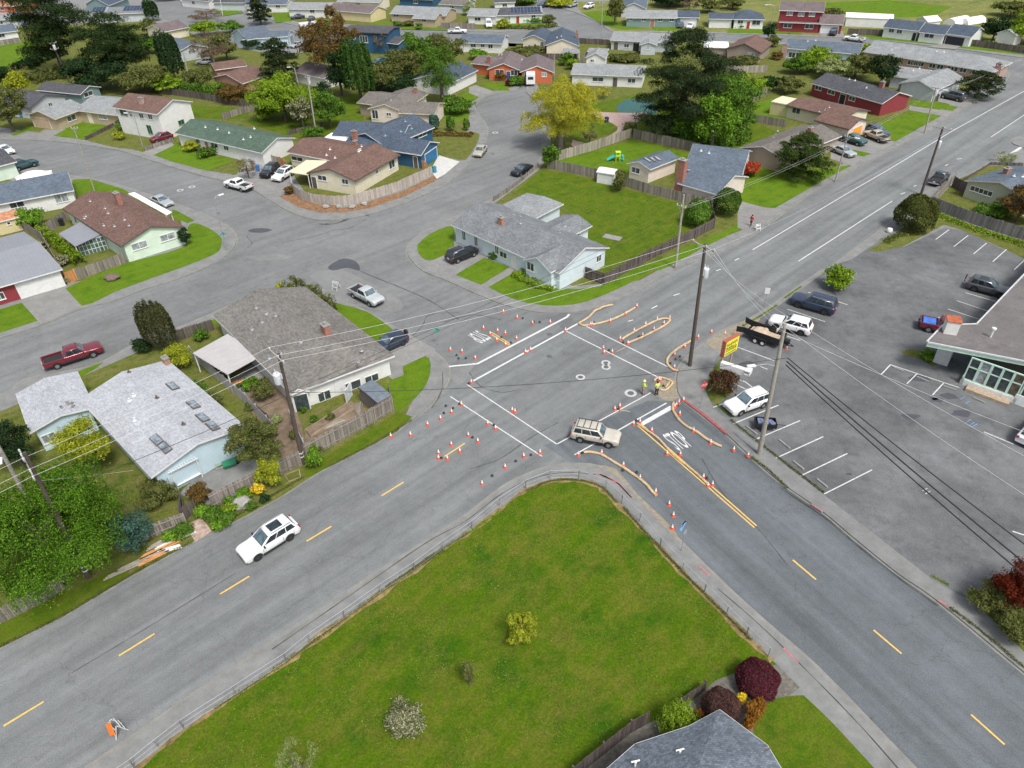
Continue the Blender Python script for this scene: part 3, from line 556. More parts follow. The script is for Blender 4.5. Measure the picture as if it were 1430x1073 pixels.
class House:
    def __init__(s, name, label, cat='house', at=None, group='houses of the neighbourhood'):
        s.e = empty(name, at or (0, 0, 0), label, cat, group); s.bl = []; s.k = 0
    def blk(s, a, b, c=None, d=None, ridge='x', he=2.6, pitch=.32, wall=W_WHITE, roof=R_GREY, trim=WHITE, ov=.45, rk=.3, hip=(0, 0), th=.16, z0=0, base=None):
        A, B = G(a[0], a[1], he), G(b[0], b[1], he); A.z = B.z = 0
        X = B-A
        if isinstance(c, (tuple, list)): T = G(c[0], c[1], he)-B; T.z = 0
        elif d is not None: T = G(d[0], d[1], he)-A; T.z = 0
        else: T = Vector((-X.y, X.x, 0)).normalized()*c
        ang = math.degrees(X.angle(T))
        if abs(ang-90) > 9: # square the corner most of the way: real houses are rectangular
            n = Vector((-X.y, X.x, 0)).normalized(); T = (T*.45+n*T.dot(n)*.55)
        if ridge == 'x': O, Sv, Tv = A, X, T
        else: O, Sv, Tv = A, T, X
        Ls, Lt = Sv.length, Tv.length; es, et = Sv/Ls, Tv/Lt
        if s.k == 0:
            s.e.location = (A+(X+T)/2); s.e.location.z = z0
        he += .004*s.k; s.k += 1
        off = Vector(s.e.location); P = lambda u, v, z: O+es*u+et*v+Vector((0, 0, z))
        rise = pitch*Lt/2; s0 = Lt/2*.98 if hip[0] else 0; s1 = Ls-(Lt/2*.98 if hip[1] else 0)
        if s1 < s0: s0 = s1 = Ls/2
        def slab(mb, g, zt, zb, mi, both):
            t = [P(-g, -g, he+zt-g*pitch*0), P(Ls+g, -g, he+zt), P(Ls+g, Lt+g, he+zt), P(-g, Lt+g, he+zt), P(s0-(0 if hip[0] else g), Lt/2, he+rise+zt), P(s1+(0 if hip[1] else g), Lt/2, he+rise+zt)]
            bt = [p-Vector((0, 0, zt-zb)) for p in t]
            def f(idx, lst, fl):
                q = [lst[i] for i in idx]; o_ = q[0]; 
                if len(idx) == 4: ax = (q[1]-q[0]).normalized()
                else: ax = (q[1]-q[0]).normalized()
                up = (q[-1]-q[0]); up = (up-ax*up.dot(ax)).normalized()
                mb.face(q[::-1] if fl else q, mi, [((p-o_).dot(ax), (p-o_).dot(up)) for p in (q[::-1] if fl else q)])
            for lst, fl in ((t, 0), (bt, 1)):
                f((0, 1, 5, 4), lst, fl); f((2, 3, 4, 5), lst, fl)
                if hip[0]: f((3, 0, 4), lst, fl)
                if hip[1]: f((1, 2, 5), lst, fl)
            E_ = [(0, 1), (2, 3)] + ([(3, 0)] if hip[0] else [(3, 4), (4, 0)]) + ([(1, 2)] if hip[1] else [(1, 5), (5, 2)])
            for i, j in E_: mb.face([bt[i], bt[j], t[j], t[i]], mi)
        mb = MB(); slab(mb, 0, .035, .002, 0, 1); rf = mb.build('roof', roof, s.e, off)
        mb = MB(); slab(mb, .025, 0, -th, 0, 1); mb.build('fascia', trim, rf)
        fo = [o for o in [rf.children[-1]]][0]; fo.data.transform(Matrix.Translation(-off))
        # walls
        hw = lambda v: he-th-.01+pitch*min(v, Lt-v)
        o0, o1 = (ov if hip[0] else rk), (ov if hip[1] else rk)
        zo = ov
        C = [P(o0, zo, z0), P(Ls-o1, zo, z0), P(Ls-o1, Lt-zo, z0), P(o0, Lt-zo, z0)]
        mb = MB(); hz = he-th-.01+pitch*zo
        def wf(p, q, top=None):
            l = (q-p).length; v = [p, q, Vector((q.x, q.y, hz))]; uv = [(0, 0), (l, 0), (l, hz)]
            if top is not None: v.append(Vector((*((p+q)/2).xy, top))); uv.append((l/2, top))
            v.append(Vector((p.x, p.y, hz))); uv.append((0, hz)); mb.face(v, 0, uv)
        tp = he-th-.01+rise
        wf(C[0], C[1]); wf(C[1], C[2], None if hip[1] else tp); wf(C[2], C[3]); wf(C[3], C[0], None if hip[0] else tp)
        wo = mb.build('wall', wall, s.e, off)
        b = dict(O=O, es=es, et=et, Ls=Ls, Lt=Lt, he=he, pitch=pitch, C=C, hz=hz, z0=z0, roof=rf, wall=wo, P=P, rise=rise, off=off)
        s.bl.append(b); return b
    def roofpt(s, px, bi=None):
        best = None; d = ray(*px); o = Vector((0, 0, CAMH))
        for b in (s.bl if bi is None else [s.bl[bi]]):
            for side in (0, 1):
                n = Vector((0, 0, 1)).cross(Vector((0, 0, 1)))
                p0 = b['P'](0, 0 if side == 0 else b['Lt'], b['he']+.04); p1 = p0+b['es']; p2 = b['P'](0, b['Lt']/2, b['he']+.04+b['rise'])
                n = (p1-p0).cross(p2-p0).normalized()
                if n.z < 0: n = -n
                if d.dot(n) > -1e-4: continue
                t = (p0-o).dot(n)/d.dot(n); q = o+d*t; v = (q-p0).dot(b['et'])
                u = (q-p0).dot(b['es']); v = abs(v)
                if -.3 < u < b['Ls']+.3 and -.3 < v < b['Lt']/2+.3 and (best is None or t < best[0]): best = (t, q, n, b)
        if best is None:
            b = s.bl[bi or 0]; q = b['P'](b['Ls']/2, b['Lt']/4, b['he']+b['rise']/2); best = (0, q, Vector((0, 0, 1)), b)
        return best[1], best[2], best[3]
    def wallpt(s, px, bi=None):
        best = None; d = ray(*px); o = Vector((0, 0, CAMH))
        for b in (s.bl if bi is None else [s.bl[bi]]):
            C = b['C']; cen = sum(C, Vector())/4
            for i in range(4):
                p, q = C[i], C[(i+1) % 4]; t_ = (q-p).normalized(); n = Vector((t_.y, -t_.x, 0))
                if n.dot(p-cen) < 0: n = -n
                if d.dot(n) > -.02: continue
                k = (p-o).dot(n)/d.dot(n); h = o+d*k; u = (h-p).dot(t_); l = (q-p).length
                err = max(0, -u, u-l)+max(0, -h.z, h.z-b['hz']-.8)
                sc = err*10+k*.002
                if best is None or sc < best[0]: best = (sc, p, t_, n, u, h.z, l, b)
        return best[1:]
    def _frame(s, px, w, h, bi, zc=None):
        p, t, n, u, z, l, b = s.wallpt(px, bi); w = min(w, l-.3)
        u = min(max(u, w/2+.12), l-w/2-.12); z = zc if zc is not None else min(max(z, b['z0']+h/2+.05), max(b['hz']-h/2-.03, b['z0']+h/2+.05))
        return p+t*u-Vector((0, 0, p.z)), t, n, z, w, b
    def win(s, px, w=1.5, h=1.1, bi=None, zc=None, frame=WHITE, panes=2, pane=GLASS, name='window'):
        o, t, n, z, w, b = s._frame(px, w, h, bi, zc); off = b['off']; mb = MB(); f = .08; up = Vector((0, 0, 1))
        c0 = o-t*w/2+up*(z-h/2)
        for (a, l1, b1, l2) in ((c0, w, up, f), (c0+up*(h-f), w, up, f)): mb.obox(a-n*.02, t*l1, up*l2, n*.08)
        for k in range(panes+1): mb.obox(c0+up*f+t*((w-f)*k/panes)-n*.02, t*f, up*(h-2*f), n*.075)
        mb.obox(c0-up*.05-t*.05-n*.02, t*(w+.1), up*.05, n*.12)
        fo = mb.build(name, frame, s.e, off)
        mb = MB(); mb.obox(c0+t*.03+up*.03-n*.02, t*(w-.06), up*(h-.06), n*.05); mb.build('pane', pane, fo, off)
    def door(s, px, w=.95, h=2.05, m=None, bi=None, name='door', trim=WHITE):
        o, t, n, z, w, b = s._frame(px, w, h, bi, None); z = b['z0']+h/2+.05; off = b['off']; up = Vector((0, 0, 1)); c0 = o-t*w/2+up*(z-h/2)
        mb = MB(); mb.obox(c0-n*.02, t*w, up*h, n*.06, 0); mb.obox(c0-t*.09-n*.02, t*.09, up*(h+.09), n*.09, 1); mb.obox(c0+t*w-n*.02, t*.09, up*(h+.09), n*.09, 1); mb.obox(c0+up*h-n*.02, t*w, up*.09, n*.09, 1)
        for i in range(2): mb.obox(c0+t*(w*.15)+up*(h*(.12+.42*i))+n*.035, t*w*.7, up*h*.33, n*.02, 0)
        mb.build(name, [m or B_RED, trim], s.e, off)
    def garage(s, px, w=4.8, h=2.1, m=WHITE, bi=None, trim=WHITE):
        o, t, n, z, w, b = s._frame(px, w, h, bi, None); z = b['z0']+h/2+.02; off = b['off']; up = Vector((0, 0, 1)); c0 = o-t*w/2+up*(z-h/2)
        mb = MB(); mb.obox(c0-t*.12-n*.02, t*.12, up*(h+.12), n*.08, 1); mb.obox(c0+t*w-n*.02, t*.12, up*(h+.12), n*.08, 1); mb.obox(c0+up*h-n*.02, t*w, up*.12, n*.08, 1)
        mb.obox(c0-n*.02, t*w, up*h, n*.035, 0)
        for r in range(4):
            for k in range(4): mb.obox(c0+t*(w*(k+.08)/4)+up*(h*(r+.1)/4)+n*.014, t*(w/4*.84), up*(h/4*.8), n*.02, 0)
        mb.build('garage_door', [m, trim], s.e, off)
    def chimney(s, px, w=.9, h=1.2, m=B_RED, bi=None, base=None, d=None, px_is_base=True):
        q, n, b = s.roofpt(px, bi); ang = math.atan2(b['es'].y, b['es'].x); off = b['off']; z0 = q.z-.8; top = q.z+h
        if base is not None: z0 = 0
        mb = MB(); mb.box((q.x, q.y, (z0+top)/2), (w, d or w*.7, top-z0), ang, 0); c = mb.build('chimney', m, s.e if base else b['roof'], off)
        mb = MB(); mb.box((q.x, q.y, top+.05), (w+.14, (d or w*.7)+.14, .1), ang); mb.box((q.x, q.y, top+.2), (w*.4, w*.35, .2), ang); mb.build('chimney_cap', CONC, c, off)
    def vents(s, lst, bi=None, m=GALV):
        for px in lst:
            q, n, b = s.roofpt(px, bi); mb = MB(); r = .05
            mb.lathe([(r, -.2), (r, .22), (r*1.7, .23), (r*1.7, .30), (0, .33)], 10, 'z', q); mb.lathe([(.0, -.02), (.24, -.02), (.20, .04), (r, .06)], 10, 'z', q)
            mb.build('roof_vent', m, b['roof'], b['off'])
    def skylights(s, lst, w=1.2, l=.7, bi=None, m=None):
        for px in lst:
            q, n, b = s.roofpt(px, bi); t = b['es'] if s.sk == 's' else (b['et']-n*b['et'].dot(n)).normalized(); u = n.cross(t)
            mb = MB(); mb.obox(q-t*w/2-u*l/2-n*.05, t*w, u*l, n*.17, 0); f = mb.build('skylight', DARKTRIM, b['roof'], b['off'])
            mb = MB(); mb.obox(q-t*(w/2-.08)-u*(l/2-.08)+n*.10, t*(w-.16), u*(l-.16), n*.05, 0); mb.build('pane', m or GLASS2, f, b['off'])
    sk = 's'
    def solar(s, px, w, l, bi=None):
        q, n, b = s.roofpt(px, bi); t = b['es']; u = n.cross(t)
        if u.z < 0: u = -u
        mb = MB(); mb.obox(q-t*w/2-u*l/2-n*.05, t*w, u*l, n*.14, 0)
        for k in range(int(w/1.05)):
            for j in range(max(1, int(l/1.7))):
                mb.obox(q-t*(w/2-.05-k*1.05)-u*(l/2-.05-j*1.7)+n*.09, t*.98, u*1.6, n*.03, 1)
        mb.build('solar_panel', [GALV, glassm('solar_cell', (.02, .03, .06), .15)], b['roof'], b['off'])
H = {}
# ---- pale blue house, bottom left
h = H['blue1'] = House('pale_blue_house', 'pale blue house with a mottled white shingle roof and skylights, left of the main road')
h.blk((211, 667), (343, 596), (234, 503), ridge='y', he=2.9, pitch=.2, wall=W_PALEB, roof=R_WHITE)
h.blk((41, 605), (132, 569), (108, 519), ridge='y', he=2.84, pitch=.2, wall=W_PALEB, roof=R_WHITE)
h.skylights([(241, 540), (270, 566), (283, 584), (297, 596), (219, 615), (231, 626)], 1.5, .75, 0, glassm('tinted_skylight', (.16, .19, .21), .2))
h.chimney((233, 508), .7, .7, W_BRICK, 0); h.vents([(180, 520), (219, 556), (256, 593)], 0, DARKTRIM); h.vents([(187, 553), (181, 560), (118, 545)], 0, WHITE)
h.win((60, 615), 1.2, 1.0, 1, pane=GLASS2)
# ---- taupe shingle house on the corner
h = H['taupe'] = House('corner_house', 'white house with a large taupe shingle roof on the corner by the leaning power pole')
h.blk((407, 551), (551, 497), (400, 409), ridge='y', he=2.6, pitch=.28, wall=W_WHITE, roof=R_TAUPE, hip=(1, 0))
h.chimney((456, 466), .95, 1.1, B_RED, 0); h.vents([(358, 430), (372, 438), (385, 441), (366, 450), (376, 500), (392, 493), (352, 460), (420, 478), (500, 505), (505, 490)], 0, GALV)
h.win((520, 534), 1.6, 1.0, 0); h.win((492, 548), 2.2, 1.1, 0); h.win((455, 562), 1.4, 1.2, 0); h.door((478, 556), .95, 2.0, WHITE, 0)
h.blk((403, 553), (432, 546), 3.2, ridge='y', he=2.35, pitch=.55, wall=W_WHITE, roof=R_TAUPE, ov=.2, rk=.15); h.door((422, 560), 1.3, 2.0, GLASS, 1, 'doorway')
# ---- light blue house in the middle
h = H['light'] = House('light_blue_house', 'long light blue house with grey shingle roof in the middle, black SUV in its drive')
h.blk((630, 314), (781, 382), (851, 346), ridge='x', he=2.7, pitch=.36, wall=W_LB, roof=R_GREY)
h.blk((675, 299), (727, 316), (787, 285), ridge='y', he=2.75, pitch=.08, wall=W_LB, roof=R_LGREY)
h.blk((735, 325), (775, 342), (827, 315.5), ridge='y', he=2.7, pitch=.3, wall=W_LB, roof=R_GREY)
h.blk((730, 363), (769, 381), 5.0, ridge='y', he=2.8, pitch=.5, wall=W_LB, roof=R_GREY, ov=.2, rk=.35)
h.chimney((700, 313), .8, .9, W_BRICK, 0); h.vents([(717, 300), (726, 302), (727, 312), (781, 325), (789, 316)], None, GALV)
for q in ((648, 329), (665, 337), (694, 348)): h.win(q, .75, 1.5, 0)
h.win((703, 356), 1.4, .9, 0); h.win((741, 366), 1.3, 1.2, 3); h.win((767, 380), 1.3, .7, 0); h.door((718, 365), .95, 2.0, WHITE, 0); h.win((806, 326), .9, .7, 2); h.win((836, 361), 1.0, 1.0, 0)
# ---- mint house with brown roof and lean-to
h = H['mint'] = House('mint_house', 'pale mint house with a red-brown gable roof on the curved left corner lawn')
h.blk((168.6, 344.5), (258, 317), d=(87, 291.6), ridge='y', he=2.7, pitch=.33, wall=W_MINT, roof=R_BROWN, trim=DARKTRIM)
h.chimney((165, 279), .9, 1.0, B_RED, 0); h.vents([(126, 281), (147, 291), (151, 298), (120, 302), (118, 305), (174, 307), (180, 315), (145, 315), (160, 316)], 0)
h.win((194.5, 343), 2.1, 1.0, 0, pane=GLASS2); h.win((234, 331), 2.1, 1.0, 0, pane=GLASS2); h.win((106, 308), .9, 1, 0)
# ---- charcoal roof house left edge
h = House('white_bungalow', 'white bungalow with long dark blue-grey roof at the left edge before a covered boat')
h.blk((-45, 294), (103, 266), 9.5, ridge='x', he=2.7, pitch=.33, wall=W_WHITE, roof=R_BLUEG)
h.win((23, 285), 2.0, 1.1, 0); h.win((85, 275), 1.9, 1.6, 0, pane=GLASS2)
h = House('grey_metal_roof_house', 'house with weathered grey roof, white garage door and red walls at the left edge')
h.blk((-60, 418), (87, 376), (33, 324), ridge='x', he=2.6, pitch=.14, wall=W_RED, roof=R_METAL)
h.garage((56, 394), 5.0, 2.1, WHITE, 0); h.win((0, 414), 1.0, 1.0, 0)
h = House('garden_shed', 'small straw yellow garden shed with a terracotta roof beside the grey metal roof', 'shed', group='sheds')
h.blk((-10, 312), (27, 303), 3.2, ridge='x', he=2.2, pitch=.4, wall=W_YEL, roof=R_TERR, ov=.2, rk=.2); h.win((12, 312), .5, .5, 0, panes=1)
h = House('pale_green_house', 'pale green house with dark gable roof cut off by the left edge, beside cars')
h.blk((-50, 245), (23, 226), 9, ridge='x', he=2.7, pitch=.3, wall=W_MINT, roof=R_DARK)
# ---- cream garage house
h = H['cream'] = House('tan_house', 'tan house with a light grey roof and double garage, upper left')
h.blk((35, 161), (77, 166.5), (122, 150), ridge='y', he=2.6, pitch=.3, wall=W_TAN, roof=R_LGREY, trim=CREAMTRIM, ov=.5, rk=.6)
h.blk((104, 154), (168, 162), 10.5, ridge='x', he=2.65, pitch=.3, wall=W_TAN, roof=R_LGREY, trim=CREAMTRIM)
h.garage((60, 176), 4.6, 2.1, plain('tan_door', (.42, .32, .21), .7), 0, CREAMTRIM); h.win((99.6, 165), 2.2, 1.1, 0); h.win((143, 162), 2.4, 1.3, 1, pane=GLASS2); h.door((125, 162), .9, 2, CREAMTRIM, 1); h.vents([(107, 140), (110, 150)], None)
h = House('two_storey_house', 'two-storey white house with a brown roof and green framed windows, upper left')
h.blk((156, 150), (219, 160), (269, 142), ridge='x', he=5.2, pitch=.34, wall=W_WHITE, roof=R_BROWN)
h.win((172.4, 157), 1.9, 1.2, 0, frame=plain('green_frame', (.12, .28, .14))); h.win((197.6, 162), 1.2, 1.0, 0); h.win((210, 163.5), 1.2, 1.0, 0); h.win((209, 181), 1.3, 1.7, 0, frame=MATS['green_frame']); h.win((183, 160), .8, 1, 0); h.win((253, 171), 1.5, .9, 0, frame=MATS['green_frame']); h.chimney((177, 128), .9, 1.0, W_PBRICK, 0)
h = H['green'] = House('green_roof_house', 'white house with a long green shingle roof, left of centre at the top')
h.blk((244, 186), (365, 214), (412, 192.5), ridge='x', he=2.6, pitch=.3, wall=W_WHITE, roof=R_GREEN)
h.win((299.5, 203), 1.9, .9, 0); h.win((316, 207), 1.3, .9, 0); h.win((277, 197), .9, .9, 0); h.door((289, 203), .9, 2, None, 0); h.garage((345, 222), 4.6, 2.0, WHITE, 0); h.vents([(287, 178), (304, 181), (320, 186), (350, 192), (355, 180), (340, 195)], 0, WHITE)
h = House('dark_roof_house', 'grey-green house with a charcoal roof behind the tan house, upper left')
h.blk((50, 126), (112, 132), (141, 121.5), ridge='x', he=2.6, pitch=.33, wall=W_TEAL, roof=R_DARK); h.win((122, 128), 2.6, 1.0, 0)
h = House('blue_grey_house', 'blue-grey house with a dark gable roof, left of the tan house')
h.blk((-25, 142), (41, 151), (93, 134), ridge='x', he=2.6, pitch=.3, wall=W_GREYW, roof=R_DARK, trim=DARKTRIM); h.win((70, 146), 1.0, .8, 0)
# ---- cream house with brown roof in the centre
h = H['cream2'] = House('cream_house', 'cream house with a red-brown roof behind the curved pale timber fence')
h.blk((428, 241.6), (496, 253), (559, 216.5), ridge='y', he=2.7, pitch=.28, wall=W_CREAM, roof=R_BROWN, trim=DARKTRIM)
h.blk((400, 212.7), (480, 228), 9, ridge='x', he=2.65, pitch=.25, wall=W_CREAM, roof=R_BROWN)
h.win((450, 248.7), 1.8, .9, 0); h.win((482, 254), 1.3, .9, 0); h.win((526, 240), .7, .8, 0); h.win((547, 229.6), 1.7, 1.4, 0); h.door((427, 252), .9, 2.0, DARKTRIM, 0); h.win((415, 222), 2.6, .8, 1)
h.vents([(461, 209), (456, 217), (468, 221), (501, 212), (505, 205), (503, 210)], None, WHITE); h.chimney((497, 206), .8, 1.1, B_RED, 0)
h = H['blue2'] = House('deep_blue_house', 'deep blue house with a slate roof and white trim beside the curving side street')
h.blk((481, 200), (588, 217), (614, 199), ridge='x', he=2.7, pitch=.36, wall=W_BLUE, roof=R_NAVY)
h.blk((540, 206), (607, 178), 10, ridge='x', he=2.75, pitch=.34, wall=W_BLUE, roof=R_NAVY)
h.blk((463, 190), (560, 196), 9, ridge='x', he=2.65, pitch=.3, wall=W_BLUE, roof=R_NAVY)
h.garage((602, 218), 4.4, 2.1, plain('blue_garage_door', (.02, .13, .26), .5), 0); h.win((526, 208), 1.8, .9, 0); h.win((590, 187.5), 2.4, .9, 1); h.door((580, 221), .8, 2, DARKTRIM, 0)
h.chimney((496, 196), .9, 1.6, B_RED, 0); h.vents([(560, 184), (566, 170), (538, 190), (575, 180)], None, plain('green_vent', (.2, .4, .35)))
h = H['tanb'] = House('taupe_roof_house', 'beige house with a tan-brown roof and chimney behind the deep blue house')
h.blk((498, 143.5), (545, 150), 9, ridge='x', he=2.6, pitch=.25, wall=W_BEIGE, roof=R_TBRN, trim=CREAMTRIM)
h.blk((513, 152), (562, 156), (598, 131), ridge='y', he=2.7, pitch=.3, wall=W_PINK, roof=R_TBRN, trim=CREAMTRIM)
h.blk((556, 158), (607, 160), 8, ridge='x', he=2.62, pitch=.28, wall=W_PINK, roof=R_TBRN, trim=CREAMTRIM)
h.win((543, 160), 1.1, .7, 1); h.win((524, 160), 1.4, 1.8, 1); h.chimney((580, 130), .8, 1.0, B_RED, 1); h.vents([(590, 138), (546, 140)], None)
# ---- house with brick chimney, right of centre
h = H['chim'] = House('chimney_house', 'beige house with blue-grey roof, three skylights and a tall red brick chimney')
h.blk((946, 256), (1002, 272), 9.5, ridge='x', he=2.6, pitch=.33, wall=W_PINK, roof=R_BLUEG)
h.blk((875, 228), (908, 237), (957, 223), ridge='y', he=2.6, pitch=.36, wall=W_PINK, roof=R_BLUEG)
h.blk((955, 236), (1036, 246), 12, ridge='x', he=2.7, pitch=.36, wall=W_PINK, roof=R_BLUEG)
h.sk = 't'; h.skylights([(904, 224), (911, 223), (918, 222)], 1.3, .55, 1, GLASS2)
h.win((888, 238), 1.6, 1.0, 1); h.win((938, 250), 1.3, 1.4, 2); h.chimney((950, 252), 1.3, 3.2, B_RED, 0, base=1); h.vents([(979, 211), (990, 214)], 2, WHITE); h.win((1010, 285), 1.5, 1.2, 0)
h = House('grey_gable_house', 'pinkish beige house with a grey roof behind the dark wind-shaped conifer')
h.blk((1033, 206), (1095, 222), (1176, 190), ridge='y', he=2.6, pitch=.28, wall=W_BEIGE, roof=R_TBRN)
h.chimney((1131, 185), .9, .8, B_RED, 0); h.vents([(1083, 188), (1086, 183), (1080, 192)], 0)
h = H['brown'] = House('brown_roof_house', 'brown roofed house with an orange garage door and three vehicles in its drive')
h.blk((1097, 147), (1178, 166), (1216, 155), ridge='x', he=2.6, pitch=.22, wall=W_CREAM, roof=R_BROWN, trim=DARKTRIM)
h.blk((1137, 168), (1186, 181), (1210, 167), ridge='x', he=2.62, pitch=.3, wall=W_PINK, roof=R_BROWN, trim=DARKTRIM)
h.garage((1196, 184), 3.6, 2.1, plain('orange_door', (.75, .32, .03), .5), 1); h.win((1112, 155), 1.8, 1.1, 0); h.vents([(1152, 154), (1158, 150), (1144, 156)], None)
h = House('dark_red_house', 'dark red house with a long charcoal roof beside a bright green lawn, upper right')
h.blk((1132, 116), (1232, 145), (1274, 134), ridge='x', he=2.7, pitch=.3, wall=W_RED, roof=R_DARK)
h.win((1143, 123), 1.8, .9, 0); h.win((1161, 129), 1.9, .9, 0); h.door((1177, 136), 1.4, 2.1, BLACK, 0); h.win((1190, 138), 1.6, .9, 0); h.chimney((1231, 122), .9, 1.0, B_RED, 0); h.vents([(1210, 123), (1194, 113), (1186, 111)], 0, WHITE)
h = House('grey_roof_house', 'pale grey house with light grey roof beside the long brick building')
h.blk((1256, 116), (1307, 127), (1336, 107), ridge='y', he=2.6, pitch=.32, wall=W_GREYW, roof=R_LGREY)
h.blk((1243, 106), (1292, 112), 9, ridge='x', he=2.62, pitch=.25, wall=W_GREYW, roof=R_LGREY); h.vents([(1284, 96), (1275, 99)], None, WHITE)
h = House('brick_building', 'very long brick building with a grey hipped roof near the upper right corner', 'building')
h.blk((1205, 72), (1388, 101), 12, ridge='x', he=2.7, pitch=.28, wall=W_PBRICK, roof=R_LGREY, hip=(0, 1))
for x in (1272, 1279, 1286, 1302, 1313, 1327, 1333, 1345, 1362): h.win((x, 80+(x-1218)*.145), 1.5, 1.0, 0)
h.vents([(1308, 72), (1318, 73), (1245, 70)], 0, WHITE); h.chimney((1395, 92), 1.1, .5, B_RED, 0)
h = House('light_blue_bungalow', 'light blue bungalow with a blue-grey roof and brick end wall, across from the red house')
h.blk((1094, 67), (1200, 76), 10, ridge='x', he=2.6, pitch=.25, wall=W_PALEB, roof=R_BLUEG); h.win((1106, 77), 1.7, 1.3, 0); h.win((1116, 78), 1.7, 1.3, 0); h.win((1131, 79), 2.4, 1.3, 0)
h.chimney((1096, 68), 1.2, 1.0, W_PBRICK, 0, base=1); h.vents([(1128, 58), (1139, 57)], 0, WHITE)
h = House('brown_gable_house', 'beige gabled house with dusty brown roof and a white flat wing behind the big conifer')
h.blk((1014, 68), (1063, 74), (1072, 60), ridge='y', he=2.6, pitch=.36, wall=W_BEIGE, roof=R_BROWN, trim=DARKTRIM)
h.blk((982, 66), (1018, 67), 7, ridge='x', he=2.5, pitch=.05, wall=W_BEIGE, roof=plain('white_membrane', (.75, .75, .74), .6)); h.win((1049, 77), 1.6, 1.1, 0, pane=GLASS2)
h = House('red_two_storey_house', 'dark red two-storey house with white windows at the top right')
h.blk((1088, 14.5), (1151, 17), 9, ridge='x', he=5.2, pitch=.4, wall=W_RED, roof=R_PURP)
h.blk((1144, 33.5), (1178, 35), 9, ridge='x', he=2.6, pitch=.4, wall=W_RED, roof=R_PURP)
h.blk((1088, 31), (1146, 33.4), 1.6, ridge='x', he=2.7, pitch=.12, wall=W_RED, roof=R_PURP, ov=.7)
for q in ((1103, 19), (1119, 20), (1134, 20.5)): h.win(q, 1.7, 1.1, 0, pane=GLASS2)
h.win((1100, 36), 2.4, 1.2, 2); h.win((1130, 37), 2.3, 1.3, 2); h.garage((1158, 42), 4.6, 2.1, WHITE, 1)
h = House('long_white_house', 'long white house with a stepped charcoal roof and a dark garage door, top right')
h.blk((1233, 38), (1283, 43.5), 9, ridge='x', he=2.7, pitch=.33, wall=W_WHITE, roof=R_NAVY)
h.blk((1283, 45), (1320, 49), 9, ridge='x', he=2.5, pitch=.33, wall=W_WHITE, roof=R_NAVY); h.blk((1320, 47), (1357, 52), 10, ridge='x', he=2.65, pitch=.33, wall=W_WHITE, roof=R_NAVY)
h.win((1245, 43), 1.4, 1.0, 0); h.win((1256, 44.5), 1.4, 1.0, 0); h.win((1298, 49), 2.4, 1.2, 1); h.door((1279, 49), .9, 2, BLACK, 0); h.garage((1332, 56), 4.6, 2.1, plain('dark_garage_door', (.02, .025, .035), .6), 2)
h = House('white_garage_house', 'white house with navy roof, red door and wide garage left of a tall street light')
h.blk((990, 26.5), (1024, 27), 8, ridge='x', he=2.6, pitch=.25, wall=W_WHITE, roof=R_NAVY); h.blk((1024, 27), (1069, 27.5), 9, ridge='x', he=2.7, pitch=.42, wall=W_WHITE, roof=R_NAVY, hip=(1, 1))
h.garage((1008, 34), 5.2, 2.1, WHITE, 0); h.win((1056, 32), 2.4, 1.3, 1); h.win((1034, 31), 1.6, 1.0, 1); h.door((1045, 34), .9, 2, plain('red_door', (.3, .03, .03)), 1)
h = House('teal_bungalow', 'teal bungalow with a grey roof and white garage, top centre right')
h.blk((874, 25), (946, 25.5), 9, ridge='x', he=2.6, pitch=.3, wall=W_TEAL, roof=R_LGREY); h.blk((944, 24.5), (977, 25), 8, ridge='x', he=2.65, pitch=.3, wall=W_TEAL, roof=R_NAVY)
h.win((899, 27.5), 1.5, .9, 0); h.win((922, 28), 1.4, .9, 0); h.win((881, 27), .9, .9, 0); h.door((911, 31), 1.2, 2, None, 0); h.garage((961, 33), 4.6, 2.1, WHITE, 1); h.win((938, 28), 1.4, 1, 0)
h = House('deck_house', 'grey gabled house with a raised white deck behind the teal bungalow, top centre right')
h.blk((866, 12), (903, 12.5), (905, 0), ridge='y', he=2.7, pitch=.4, wall=W_GREYW, roof=R_BLUEG); h.win((880, 16), 1.3, 1, 0)
h = House('grey_white_bungalow', 'pale grey bungalow with grey roof across the street from the teal bungalow')
h.blk((852, 56), (940, 60.5), 9, ridge='x', he=2.6, pitch=.3, wall=W_GREYW, roof=R_LGREY); h.blk((893, 63), (918, 63.5), 4, ridge='y', he=2.55, pitch=.32, wall=W_GREYW, roof=R_LGREY)
h.win((875, 64), 1.4, 1, 0); h.door((860, 66), 1.2, 2, DARKTRIM, 0); h.door((888, 68), 1.6, 2, BLACK, 0); h.win((905, 66), .8, 1.1, 1, pane=GLASS2)
h = House('grey_roof_bungalow', 'white bungalow with a wide grey roof behind the yellow-green tree')
h.blk((797, 103.5), (899, 107.5), 9, ridge='x', he=2.6, pitch=.3, wall=W_WHITE, roof=R_LGREY)
h.garage((811, 112), 4.4, 2.0, W_WHITE, 0); h.win((835, 111), 2.6, 1.0, 0); h.door((848, 114), .9, 2, WHITE, 0); h.win((882, 113), 1.8, 1, 0); h.door((859, 114), 1, 2, DARKTRIM, 0)
h = House('white_outbuilding', 'small white gabled outbuilding behind the wide grey roof bungalow', 'shed', group='sheds')
h.blk((817, 81), (846, 82), 5.5, ridge='y', he=2.8, pitch=.5, wall=W_WHITE, roof=R_LGREY, ov=.3); h.win((827, 85), .9, .7, 0); h.blk((820, 72), (848, 73), 4, ridge='x', he=2.2, pitch=.1, wall=W_WHITE, roof=R_LGREY, ov=.2)
h = House('cream_gable_house', 'cream house with two gables and a dark roof, north of the orange house')
